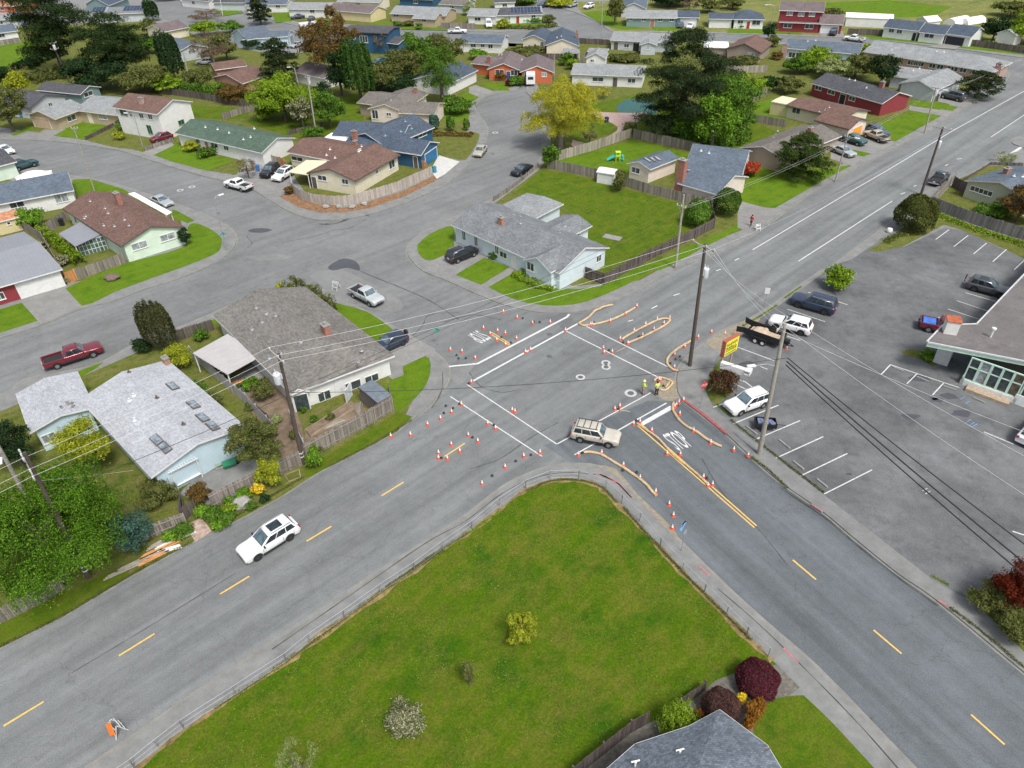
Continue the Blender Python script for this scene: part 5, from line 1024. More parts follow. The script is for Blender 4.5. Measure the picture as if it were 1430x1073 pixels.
for i in range(len(pts)-1):
    if i in (3, 12): pass
    mb = MB(); mb.tube([tops[i], tops[i+1]], .02, 6); mb.build('rail', plain('pale_galvanised_rail', (.38, .40, .42), .5, .3), e, off)
    mb = MB()
    for k in range(2): z = Vector((0, 0, -.45-.45*k)); mb.tube([tops[i]+z, tops[i+1]+z], .007, 4)
    mb.build('wire', GALV, e, off)
# ------------------------------------------------------------------ vehicles
TYRE = plain('tyre_rubber', (.018, .018, .018), .9); RIM = plain('alloy_rim', (.38, .39, .40), .35, .7); RIMD = plain('dark_rim', (.07, .07, .075), .4, .5)
LAMP = paint('headlight_lens', (.62, .64, .66), .1); TAIL = paint('tail_light_lens', (.30, .015, .012), .15); CARGL = glassm('car_glass', (.018, .026, .032), .05); CARGL2 = glassm('windshield_glass', (.07, .10, .115), .05); UNDER = plain('underbody', (.02, .02, .02), .8)  # windshield glass is coloured paler than the side glass to paint in a reflection
def wheel_at(e, x, y, r, rim):
    mb = MB(); s = 1 if y > 0 else -1; w = .22
    mb.lathe([(r*.55, -w/2), (r*.93, -w/2), (r, -w/2+.04), (r, w/2-.04), (r*.93, w/2), (r*.55, w/2)], 20, 'y', (x, y, r)); o = mb.build('wheel', TYRE, e, smooth=50)
    mb = MB(); k = w/2*s
    mb.lathe([(r*.62, k*.9), (r*.60, k*.55), (r*.2, k*.5), (r*.16, k*.8), (0, k*.8)], 20, 'y', (x, y, r))
    for q in range(6):
        a = q*math.pi/3; c, s_ = math.cos(a), math.sin(a)
        mb.obox((x-s_*.03+c*.05, y+k*.62, r+c*.03+s_*.05), (c*r*.52, 0, s_*r*.52), (s_*.06, 0, -c*.06), (0, k*.2, 0))
    mb.build('rim', rim, o, smooth=40)
KIND = {
 # L, W, wheelbase, r, ground clearance, belt, hood, cowl x, roof front x, roof rear x, rear glass base x, roof z, tail top z
 'suv':    dict(L=4.7, W=1.86, wb=2.75, r=.36, zb=.30, belt=1.05, hood=.98, xc=1.0, xrf=.08, xrr=-1.85, xrb=-2.2, zr=1.68, tail=1.05),
 'bigsuv': dict(L=5.2, W=1.98, wb=3.05, r=.40, zb=.34, belt=1.18, hood=1.12, xc=1.05, xrf=.40, xrr=-2.2, xrb=-2.5, zr=1.86, tail=1.16),
 'boxsuv': dict(L=4.55, W=1.76, wb=2.68, r=.37, zb=.42, belt=1.12, hood=1.06, xc=.92, xrf=.35, xrr=-1.95, xrb=-2.17, zr=1.74, tail=1.12),
 'sedan':  dict(L=4.6, W=1.78, wb=2.68, r=.32, zb=.24, belt=.92, hood=.84, xc=.95, xrf=.15, xrr=-1.0, xrb=-1.65, zr=1.42, tail=.98),
 'hatch':  dict(L=4.2, W=1.76, wb=2.58, r=.33, zb=.26, belt=.98, hood=.90, xc=.85, xrf=.1, xrr=-1.45, xrb=-1.95, zr=1.55, tail=1.0),
 'pickup': dict(L=5.5, W=1.88, wb=3.35, r=.39, zb=.42, belt=1.14, hood=1.08, xc=1.20, xrf=.62, xrr=-.55, xrb=-.72, zr=1.76, tail=1.14, bed=-.80),
 'van':    dict(L=5.3, W=1.98, wb=3.2, r=.36, zb=.30, belt=1.15, hood=1.05, xc=1.7, xrf=1.15, xrr=-2.5, xrb=-2.6, zr=2.15, tail=1.2),
}
def car(label, kind, f, r, color, name='parked_car', group='vehicles', rim=None, cat=None, L=None, extras='', z=0.0, bedm=None):
    K = dict(KIND[kind]); F_, R_ = G(*f), G(*r); d = (F_-R_); ang = math.atan2(d.y, d.x); c = (F_+R_)/2
    if L: s = L/K['L']; K = {k: v*(s if k in ('L', 'wb', 'xc', 'xrf', 'xrr', 'xrb', 'bed') else 1) for k, v in K.items()}
    e = empty(name, (c.x, c.y, z), label, cat or {'pickup': 'pickup truck', 'sedan': 'car', 'hatch': 'car', 'van': 'van'}.get(kind, 'suv'), group, ang)
    L, W, wb, rr, zb, belt, hood = K['L'], K['W'], K['wb'], K['r'], K['zb'], K['belt'], K['hood']
    xf, xb = L/2, -L/2; xw = [wb/2+.02, -wb/2+.02]; if_bed = 'bed' in K; ar = rr+.07
    x0 = K['bed'] if if_bed else xb
    xs = set([xf, xf-.03, xf-.09, xf-.2, xf-.34, xf-.5, xf-.7, K['xc']+.1, K['xc'], x0, x0+.05, x0+.2])
    if not if_bed: xs |= {K['xrb'], K['xrb']+.2, xb+.35}
    for xx in xw:
        if xx-ar > x0-.02 or xx > x0:
            for k in range(-4, 5): xs.add(xx+ar*math.sin(k*math.pi/8))
    xs |= {x0+(K['xc']-x0)*q/5 for q in range(1, 5)}
    xs = sorted(x for x in xs if x0-1e-6 <= x <= xf+1e-6)
    def zarch(x):
        z_ = zb
        for xx in xw:
            if abs(x-xx) < ar: z_ = max(z_, rr+math.sqrt(max(0, ar*ar-(x-xx)**2)))
        return z_
    rings = []
    for x in xs:
        q = (x-xb)/L; fx = max(0, (x-(xf-.7))/.7); bx = 0 if if_bed else max(0, ((xb+.5)-x)/.5); hw = W/2*(1-.15*fx**3-.09*bx**3)
        if x >= K['xc']: tz = hood+(belt-hood)*max(0, 1-(x-K['xc'])/.5)*.9-.20*fx**4*hood
        elif x > K['xrb'] or if_bed: tz = belt
        else: tz = K['tail']-.10*bx**2
        bl = min(tz-.02, belt-.02+(tz-belt)*.9); za = zarch(x); z1 = max(za+.01, zb+.22); zm = min(max(z1+.02, .5*(zb+belt)), bl-.12)
        if za > zm-.02: zm = za+.02
        bt = zb+(.10 if (fx > .8 or bx > .8) else 0)
        rings.append([(x, hw*.94, max(za, bt)), (x, hw*.985, max(z1, za+.005)), (x, hw, zm+.01), (x, hw*.985, max(bl-.08, zm+.03)), (x, hw*.945, max(bl, zm+.05)), (x, hw*.80, tz), (x, 0, tz+.035)])
    mb = MB()
    for i in range(len(rings)-1):
        a, b = rings[i], rings[i+1]
        for s in (1, -1):
            for k in range(6):
                qd = [a[k], b[k], b[k+1], a[k+1]]; qd = [(p[0], p[1]*s, p[2]) for p in qd]
                mb.face(qd if s > 0 else qd[::-1])
    for rg, fl in ((rings[0], 0), (rings[-1], 1)):
        poly = [(p[0], p[1], p[2]) for p in rg]+[(p[0], -p[1], p[2]) for p in rg[-2::-1]]; mb.face(poly if fl else poly[::-1])
    # cabin shell
    wbelt, wroof = W/2*.90, W/2*.77; cb, rf_, rr_, rb, zr = K['xc'], K['xrf'], K['xrr'], K['xrb'], K['zr']; zbt = belt-.06
    Q = lambda x, y, z_: Vector((x, y, z_))
    def cab(y_): return [Q(cb, y_*wbelt, zbt), Q(rf_, y_*wroof, zr-.05), Q(rr_, y_*wroof, zr-.05), Q(rb, y_*wbelt, zbt)]
    Lc, Rc = cab(1), cab(-1); mid = [Q(rf_-.12, y*wroof*.86, zr+.0) for y in (1, -1)]+[Q(rr_+.1, y*wroof*.86, zr) for y in (-1, 1)]
    mb.face([Lc[0], Lc[1], Lc[2], Lc[3]]); mb.face(Rc[::-1]); mb.face([Lc[0], Rc[0], Rc[1], Lc[1]][::-1]); mb.face([Lc[3], Lc[2], Rc[2], Rc[3]][::-1])
    mb.face([mid[0], mid[3], mid[2], mid[1]]); mb.face([Lc[1], mid[0], mid[1], Rc[1]][::-1]); mb.face([Rc[1], mid[1], mid[2], Rc[2]][::-1]); mb.face([Rc[2], mid[2], mid[3], Lc[2]][::-1]); mb.face([Lc[2], mid[3], mid[0], Lc[1]][::-1])
    body = mb.build('body', color, e, smooth=62)
    # glass
    def pane(pts, nm, out):
        c_ = sum(pts, Vector())/len(pts); mb = MB(); n = (pts[1]-pts[0]).cross(pts[2]-pts[0]).normalized()
        if n.dot(out) < 0: n = -n
        fr = [p+n*.014 for p in pts]; bk = [p-n*.02 for p in pts]; mb.face(fr); mb.face(bk[::-1])
        for i in range(len(fr)): mb.face([fr[i], bk[i], bk[(i+1) % len(fr)], fr[(i+1) % len(fr)]])
        mb.build(nm, CARGL2 if nm == 'windshield' else CARGL, e, smooth=30)
    def quad(A, B, C, D, i0, i1, j0, j1): 
        g = lambda i, j: A.lerp(B, i).lerp(D.lerp(C, i), j)
        return [g(i0, j0), g(i1, j0), g(i1, j1), g(i0, j1)]
    pane(quad(Lc[0], Rc[0], Rc[1], Lc[1], .06, .94, .16, .95), 'windshield', Q(1, 0, .5))
    pane(quad(Lc[3], Rc[3], Rc[2], Lc[2], .07, .93, .28, .93), 'rear_window', Q(-1, 0, .5))
    nsw = {'pickup': 2, 'suv': 3, 'bigsuv': 3, 'boxsuv': 3, 'van': 2}.get(kind, 2)
    for s, CC in ((1, Lc), (-1, Rc)):
        bz = .18; lo = lambda t: CC[0].lerp(CC[3], t).lerp(CC[1].lerp(CC[2], t), bz); hi = lambda t: CC[0].lerp(CC[3], t).lerp(CC[1].lerp(CC[2], t), .92)
        ed = [.05]+[.05+.91*q for q in ((.36, .70) if nsw == 3 else (.52,))]+[.96]
        if kind == 'van': ed = [.03, .22, .24]
        for a, b in zip(ed[:-1], ed[1:]):
            if kind == 'van' and a > .2: continue
            pane([lo(a+.012), lo(b-.012), hi(b-.012), hi(a+.012)], 'side_window', Q(0, s, .3))
        mb = MB(); mb.box((cb-.28, s*(W/2+.06), belt+.06), (.14, .2, .13)); mb.build('mirror', color if 'blackmirror' not in extras else BLACK, e, bevel=.02)
        mb = MB(); mb.box((xf-.20, s*W/2*.70, hood*.80), (.22, W*.17, .13), -s*.28); mb.build('headlight', LAMP, e, bevel=.02)
        mb = MB(); xt = xb+.05; mb.box((xt, s*W/2*.80, belt*.86), (.14, W*.13, .22 if kind != 'sedan' else .14), s*.2); mb.build('tail_light', TAIL, e, bevel=.02)
        for xx in xw: wheel_at(e, xx, s*(W/2-.13), rr, rim or RIM)
    mb = MB(); mb.box((0, 0, (zb+belt)/2-.05), (L*.94, W*.66, belt-zb-.2)); mb.box((0, 0, zb+.06), (wb-2*ar, W*.90, .14)); mb.build('underbody', UNDER, e)
    mb = MB(); mb.box((xf-.03, 0, hood*.66), (.06, W*.46, .18)); mb.box((xf-.02, 0, zb+.12), (.05, W*.7, .10)); mb.build('grille', BLACK, e, bevel=.01)
    mb = MB(); mb.box((xb-.0 if not if_bed else xb-.02, 0, belt*.72), (.03, .36, .16)); mb.build('licence_plate', WHITE, e)
    mb = MB()
    for s in (1, -1):
        y = s*(W/2+.001)
        mb.box(((cb+rf_)/2-.55, y*.995, (zb+belt)/2+.18), (.16, .03, .035))
    mb.build('door_handle', BLACK if 'dark' in extras else color, e)
    mb = MB()
    for s in (1, -1):
        for xx in ((cb-.12, (cb+x0)/2-.15, x0+.62) if not if_bed else (cb-.12, (cb+x0)/2-.05)): mb.box((xx, s*W/2*.985, (zb+belt)/2+.08), (.022, .07, belt-zb-.32))
        mb.box((0, s*(W/2-.01), zb+.08), (wb-2*ar-.05, .06, .13))
    mb.build('door_seam', UNDER, e)
    if if_bed:
        bx = K['bed']; zt = belt-.02; yo = W/2*.985
        mb = MB()
        prof = [(xb+.03, zb+.16)]
        n_ = 8; xx = xw[1]
        prof = [(bx-.02, zt), (xb+.03, zt), (xb+.03, zb+.2), (xx-ar, zb+.12)]+[(xx-ar*math.cos(math.pi*k/n_), max(zb+.12, rr+ar*math.sin(math.pi*k/n_))) for k in range(1, n_)]+[(xx+ar, zb+.12), (bx-.02, zb+.12)]
        for s in (1, -1):
            o = [Q(x, s*yo, z_) for x, z_ in prof]; i_ = [Q(x, s*(yo-.10), z_) for x, z_ in prof]
            mb.face(o); mb.face(i_[::-1])
            for k in range(len(prof)): mb.face([o[k], i_[k], i_[(k+1) % len(prof)], o[(k+1) % len(prof)]])
        mb.box((xb+.05, 0, (zt+.62)/2), (.08, W*.94-.16, zt-.62)); mb.box((bx-.05, 0, (zt+.62)/2), (.06, W*.88, zt-.62)); mb.box(((bx+xb)/2, 0, .66), (bx-xb-.1, W*.88, .06)); mb.build('cargo_bed', color, e)
        mb = MB(); mb.box(((bx+xb)/2, 0, .70), (bx-xb-.2, W*.86, .03)); mb.build('bed_liner', bedm or plain('bed_liner', (.05, .05, .05), .9), e)
        mb = MB(); mb.box((xb-.06, 0, zb+.18), (.14, W*.9, .16)); mb.build('bumper', GALV if 'chrome' in extras else UNDER, e, bevel=.02)
    if 'load' in extras:
        mb = MB(); mb.box(((K['bed']+xb)/2, 0, .95), (K['bed']-xb-.3, W*.8, .44), 0, 0, .12); mb.build('tarp_load', bedm, e, bevel=.06)
    if 'rack' in extras:
        mb = MB(); 
        for s in (1, -1): mb.obox((rr_+.1, s*wroof*.9-.02, zr+.06), (rf_-rr_-.2, 0, 0), (0, .04, 0), (0, 0, .04))
        for k in range(4): mb.obox((rr_+.2+k*(rf_-rr_-.5)/3, -wroof*.9, zr+.10), (.05, 0, 0), (0, wroof*1.8, 0), (0, 0, .03))
        mb.build('roof_rack', BLACK, e)
    if 'rails' in extras:
        mb = MB()
        for s in (1, -1): mb.obox((rr_+.1, s*wroof*.93-.02, zr+.0), (rf_-rr_-.3, 0, 0), (0, .04, 0), (0, 0, .07))
        mb.build('roof_rails', GALV, e)
    if 'sunroof' in extras:
        mb = MB(); mb.obox((rf_-1.35, -wroof*.62, zr-.0), (1.05, 0, 0), (0, wroof*1.24, 0), (0, 0, .022)); mb.build('sunroof', CARGL, e)
    if 'spare' in extras:
        mb = MB(); mb.lathe([(0, -.12), (.33, -.12), (.36, -.08), (.36, .08), (.33, .12), (0, .12)], 18, 'x', (xb-.14, 0, 1.0)); mb.build('spare_wheel', TYRE, e, smooth=40)
    if 'bike' in extras:
        mb = MB()
        for k in range(2): mb.lathe([(.30, -.02), (.33, 0), (.30, .02)], 16, 'x', (xb-.3, -.45+.9*k, 1.15))
        mb.tube([(xb-.3, -.45, 1.15), (xb-.3, -.1, 1.5), (xb-.3, .45, 1.15), (xb-.3, 0, 1.1), (xb-.3, -.1, 1.5)], .02, 6); mb.tube([(xb, 0, .6), (xb-.35, 0, .7), (xb-.35, 0, 1.6)], .03, 6); mb.build('bicycle_rack', BLACK, e)
    return e
C_WHITE = paint('white_car_paint', (.70, .70, .69)); C_BEIGE = paint('champagne_car_paint', (.47, .44, .37), .25); C_SILVER = paint('silver_car_paint', (.40, .42, .43), .3, .2); C_BLACK = paint('black_car_paint', (.012, .013, .016)); C_NAVY = paint('navy_car_paint', (.022, .034, .062))
C_RED = paint('dark_red_car_paint', (.15, .014, .025)); C_TEAL = paint('teal_car_paint', (.02, .07, .075)); C_GREY = paint('grey_car_paint', (.06, .065, .07)); C_GOLD = paint('pale_gold_car_paint', (.38, .35, .28)); C_BLUE = paint('blue_grey_car_paint', (.05, .075, .11)); C_GREENP = paint('green_pickup_paint', (.03, .09, .085))
car('white SUV with a dark sunroof driving on the main road at lower left', 'suv', (341, 783), (412, 739), C_WHITE, name='suv', rim=RIMD, extras='sunroof rails blackmirror', L=4.9, z=.002)
car('beige SUV with a black roof rack crossing the intersection', 'boxsuv', (864, 621), (800, 609), C_BEIGE, name='suv', extras='rack dark blackmirror', z=.006)
car('silver pickup truck standing in the side street by a white barricade', 'pickup', (535, 431), (491, 408), paint('pale_silver_paint', (.40, .42, .42), .3), name='pickup_truck', extras='', L=5.2)
car('black SUV in the drive of the light blue house', 'suv', (663, 355), (628, 369), C_BLACK, name='suv', rim=RIM, extras='rails', z=.13)
car('dark blue hatchback with a spare wheel beside the taupe roofed corner house', 'hatch', (525, 495), (565, 477), C_NAVY, name='hatchback', rim=RIMD, extras='spare', z=.12)
car('dark red pickup truck parked on the left street', 'pickup', (139, 492), (70, 514), C_RED, name='pickup_truck', L=6.0, extras='chrome', bedm=plain('old_bed_liner', (.20, .18, .17)))
car('white pickup truck with a loaded black bed before the cream house drive', 'pickup', (315, 259), (353, 269), C_WHITE, name='pickup_truck', L=5.4)
car('black SUV in the drive left of the white one by the cream house', 'suv', (369, 252), (387, 238), C_BLACK, name='suv', z=.13)
car('white SUV with a black roof in the drive beside the black one', 'suv', (385, 257), (408, 243), C_WHITE, name='suv', extras='sunroof', z=.13)
car('silver-gold sedan parked on the side street beside the deep blue house', 'sedan', (664, 224), (677, 207), C_GOLD, name='sedan')
car('black sedan parked on the side street by the rear lawn', 'sedan', (717, 248), (740, 236), C_BLACK, name='sedan')
car('maroon hatchback in the drive between two-storey and green roof houses', 'hatch', (213, 201), (240, 194), C_RED, name='hatchback', z=.13)
car('white sedan at the left edge beyond the pale green house', 'sedan', (27, 221), (-8, 207), C_WHITE, name='sedan')
car('teal SUV parked on the apron beside the pale green house', 'suv', (48, 232), (22, 240), C_TEAL, name='suv', z=.13)
car('silver car almost hidden behind the mint house', 'sedan', (239, 291), (216, 281), C_SILVER, name='sedan')
car('navy SUV parked nose to the main road in the parking lot', 'bigsuv', (1106, 424), (1163, 440), C_NAVY, name='suv', rim=RIMD, extras='rails', z=.13)
car('white SUV parked between the navy SUV and the black trailer', 'suv', (1076, 454), (1129, 468), C_WHITE, name='suv', rim=RIMD, extras='blackmirror', z=.13)
car('white SUV parked alone near the maroon sign shrub', 'suv', (1014, 580), (1069, 561), C_WHITE, name='suv', extras='rails blackmirror', z=.13)
car('dark grey SUV with a bicycle rack beside the flat roofed building', 'suv', (1406, 417), (1349, 402), C_GREY, name='suv', rim=RIMD, extras='bike sunroof', z=.13)
car('small dark red pickup with a bright blue tarp by the flat roofed building', 'pickup', (1340, 470), (1291, 460), C_RED, name='pickup_truck', bedm=plain('blue_tarp', (.05, .15, .50), .5, var=.3), L=5.0, extras='load', z=.13)
car('dark pickup with a silver cab roof parked beyond the round bush', 'pickup', (1320, 246), (1300, 263), C_GREY, name='pickup_truck', extras='chrome', z=.0)
car('silver sedan in the drive near the dark spreading juniper', 'sedan', (1190, 222), (1164, 212), C_SILVER, name='sedan', z=.13)
car('green pickup in front of the orange garage door', 'pickup', (1206, 206), (1172, 196), C_GREENP, name='pickup_truck', z=.13, L=5.2)
car('tan and white pickup between green pickup and blue car', 'pickup', (1208, 191), (1236, 202), C_GOLD, name='pickup_truck', z=.13, L=5.2)
car('blue-grey SUV beside the bright lawn of the dark red house', 'suv', (1236, 194), (1212, 185), C_BLUE, name='suv', z=.13)
car('dark SUV parked in the drive by the long brick building', 'bigsuv', (1311, 136), (1347, 144), C_GREY, name='suv', z=.13)
car('white pickup parked on the far street beside the red two-storey house', 'pickup', (1176, 56), (1208, 60), C_WHITE, name='pickup_truck', L=5.6)
car('black SUV in front of the white garage door of the red two-storey house', 'suv', (1160, 53), (1166, 46), C_BLACK, name='suv', z=.13)
car('white pickup parked on the top street before a weathered fence', 'pickup', (652, 47), (626, 47), C_WHITE, name='pickup_truck', L=5.6)
car('white van in the drive of the white bungalow, top centre', 'van', (684, 43), (681, 34), C_WHITE, name='van', z=.13)
car('navy car at the very top near the street junction', 'suv', (752, 12), (764, 9), C_NAVY, name='suv', z=.0)
car('silver SUV at the top beside the small white utility box', 'suv', (790, 13), (808, 8), C_SILVER, name='suv', z=.13)
car('white SUV parked at the top junction corner', 'suv', (814, 15), (830, 10), C_WHITE, name='suv', z=.13)
car('blue car in front of the teal bungalow garage', 'sedan', (948, 42), (952, 36), C_BLUE, name='sedan', z=.13)
car('white car beside the blue one at the teal bungalow garage', 'sedan', (961, 43), (965, 37), C_WHITE, name='sedan', z=.13)
car('white pickup parked beside the street light at the top left', 'pickup', (287, 13), (306, 8), C_WHITE, name='pickup_truck')
car('white car parked at the top edge of the curved street, upper left', 'sedan', (253, 4), (270, 2), C_WHITE, name='sedan')
car('blue-black sedan before the broad white garage, top left centre', 'sedan', (407, 28), (425, 26), C_NAVY, name='sedan', z=.13)
car('dark sedan right of the blue-black one, top left centre', 'sedan', (432, 33), (438, 27), C_BLACK, name='sedan', z=.13)
car('white sedan in the court behind the dark tree, left of another', 'sedan', (370, 70), (384, 65), C_WHITE, name='sedan')
car('pale sedan in the court behind the dark tree, right of another', 'sedan', (408, 68), (421, 64), C_SILVER, name='sedan')
car('silver minivan under the bare brown trees, upper left', 'suv', (276, 91), (298, 90), C_SILVER, name='suv')
car('grey car behind the silver minivan under the bare trees', 'suv', (276, 82), (292, 80), C_GREY, name='suv')
car('dark car in front of the sandy orange house', 'sedan', (556, 31), (568, 27), C_BLACK, name='sedan', z=.13)
car('teal car half hidden among trees behind the blue two-storey house', 'sedan', (524, 91), (538, 88), C_TEAL, name='sedan', z=.13)
car('white car cut off by the right edge of the parking lot', 'suv', (1450, 602), (1432, 622), C_WHITE, name='suv', z=.13)
# white covered boat, camper trailer, dump trailer, barbecue cart
def blob(name, label, cat, f, r, L, W, Hh, m, z=.12, group=None):
    F_, R_ = G(*f), G(*r); d = F_-R_; ang = math.atan2(d.y, d.x); c = (F_+R_)/2; e = empty(name, (c.x, c.y, z), label, cat, group, ang); mb = MB(); n = 12; rings = []
    for i in range(n+1):
        t = i/n; x = (t-.5)*L; w_ = W/2*(1-max(0, (t-.45)/.55)**2.6)*(.85+.15*min(1, t*5))+.03; h_ = Hh*(.55+.45*math.sin(math.pi*min(1, t*1.15)))+.05
        rings.append([(x, w_*math.cos(a), .35+h_*max(0, math.sin(a))**.7) for a in [math.pi*k/10 for k in range(11)]])
    for i in range(n):
        for k in range(10): mb.face([rings[i][k], rings[i+1][k], rings[i+1][k+1], rings[i][k+1]])
    mb.face(rings[0]); mb.face(rings[-1][::-1]); mb.build('cover', m, e, smooth=60)
    mb = MB(); mb.box((0, 0, .36), (L*.8, .12, .1)); mb.tube([(L*.3, 0, .34), (L*.6, 0, .34)], .05, 6); mb.build('trailer_frame', GALV, e)
    for s in (1, -1): wheel_at(e, -L*.12, s*W*.42, .3, RIM)
    return e
blob('covered_boat', 'boat under a white cover on a trailer behind the left bungalow', 'boat', (64, 250), (38, 256), 5.6, 2.3, 1.3, plain('white_boat_cover', (.74, .74, .73), .7))
def camper(label, f, r, L, W, Hh, z=.12, m=C_WHITE, name='camper_trailer'):
    F_, R_ = G(*f), G(*r); d = F_-R_; ang = math.atan2(d.y, d.x); c = (F_+R_)/2; e = empty(name, (c.x, c.y, z), label, 'camper', 'campers', ang)
    mb = MB(); mb.box((0, 0, .45+Hh/2), (L, W, Hh)); mb.build('body', m, e, bevel=.12)
    for s in (1, -1):
        mb = MB(); mb.box((0, s*(W/2+.01), .45+Hh*.62), (L*.3, .04, .5)); mb.build('side_window', CARGL, e)
        wheel_at(e, -L*.05, s*(W/2-.1), .33, RIM)
    mb = MB(); mb.box((L/2+.01, 0, .45+Hh*.6), (.04, W*.6, .6)); mb.build('front_window', CARGL, e)
    mb = MB(); mb.tube([(L/2, .3, .4), (L/2+1.1, 0, .4), (L/2, -.3, .4)], .05, 6); mb.box((0, 0, .4), (L*.9, W*.7, .1)); mb.build('chassis', UNDER, e)
camper('white truck camper parked at the kerb before the orange house', (741, 124), (741, 113), 4.4, 2.1, 2.3)
camper('white camper trailer beside the broad garage house, top left centre', (424, 46), (440, 44), 5.5, 2.2, 2.2)
F_, R_ = G(1046, 470), G(1086, 484); d = R_-F_; c = (F_+R_)/2; e = empty('dump_trailer', (c.x, c.y, .13), 'black twin-axle dump trailer loaded with a tan sandbag pile in the parking lot', 'trailer', None, math.atan2(d.y, d.x))
TB = plain('black_trailer_steel', (.015, .015, .016), .45)
mb = MB(); mb.box((0, 0, .72), (4.0, 1.9, .08)); [mb.box((0, s*.95, 1.05), (4.0, .07, .7)) for s in (1, -1)]; mb.box((2.0, 0, 1.05), (.07, 1.9, .7)); [mb.obox((-2.0+.5*k, s*.98-.02, .7), (.06, 0, 0), (0, .05, 0), (0, 0, .7)) for k in range(9) for s in (1, -1)]; mb.build('dump_body', TB, e)
for s in (1, -1):
    mb = MB(); mb.obox((-2.0, s*.95, .72), (-.85, s*.25, 0), (0, .06, 0), (0, 0, .68)); mb.build('tail_gate', TB, e)
    for x in (-.55, .30): wheel_at(e, x, s*1.12, .36, plain('white_rim', (.7, .7, .7), .4))
    mb = MB(); mb.box((-.12, s*1.14, .80), (1.75, .26, .05)); mb.build('mudguard', TB, e)
mb = MB(); mb.tube([(2.0, .6, .6), (3.3, 0, .55), (2.0, -.6, .6)], .06, 6); mb.box((0, 0, .6), (4.0, 1.0, .12)); mb.box((2.5, 0, .85), (.6, .6, .45)); mb.build('drawbar', TB, e)
sb = plain('tan_sand', (.42, .33, .24), .95, var=.25, sc=4); mb = MB(); r_ = random.Random(5)
mb.lathe([(.95, -.05), (.9, .15), (.7, .38), (.35, .46), (.2, .40), (0, .38)], 18, 'z', (-.6, 0, .8))
for k in range(5):
    a = k*.52; q = r_.uniform(.45, .75); mb.lathe([(0, -.12), (.26, -.1), (.32, 0), (.22, .12), (0, .15)], 10, 'z', (-.5+q*math.cos(a), q*.75*math.sin(a), .92+.12*(k % 3)))
mb.box((.0, 0, .78), (3.4, 1.7, .06)); tag(mb.build('sandbag_pile', sb, smooth=50), 'pile of tan sandbags lying in the black dump trailer', 'sandbags').matrix_world = e.matrix_world.copy()
o = bpy.data.objects['sandbag_pile']; o.location = e.location; o.rotation_euler = e.rotation_euler
F_, R_ = G(1052, 598), G(1082, 600); d = R_-F_; c = (F_+R_)/2; e = empty('utility_cart', (c.x, c.y, .13), 'small dark utility cart with a blue-grey load behind the timber pole', 'cart', None, math.atan2(d.y, d.x))
mb = MB(); mb.box((0, 0, .45), (1.9, 1.1, .1)); [mb.box((0, s*.55, .65), (1.9, .05, .4)) for s in (1, -1)]; [mb.box((s*.95, 0, .65), (.05, 1.1, .4)) for s in (1, -1)]; mb.build('tray', TB, e)
for s in (1, -1): wheel_at(e, -.2, s*.66, .28, RIMD)
mb = MB(); mb.tube([(.95, 0, .5), (1.9, 0, .45)], .035, 6); mb.build('handle', TB, e)
mb = MB(); [mb.box((-.5+.33*k, .1*(-1)**k, .68+.05*(k % 2)), (.5, .7, .3), .2*k) for k in range(4)]; mb.build('load', plain('blue_grey_load', (.12, .15, .24), .7, var=.4, sc=5), e, bevel=.04)
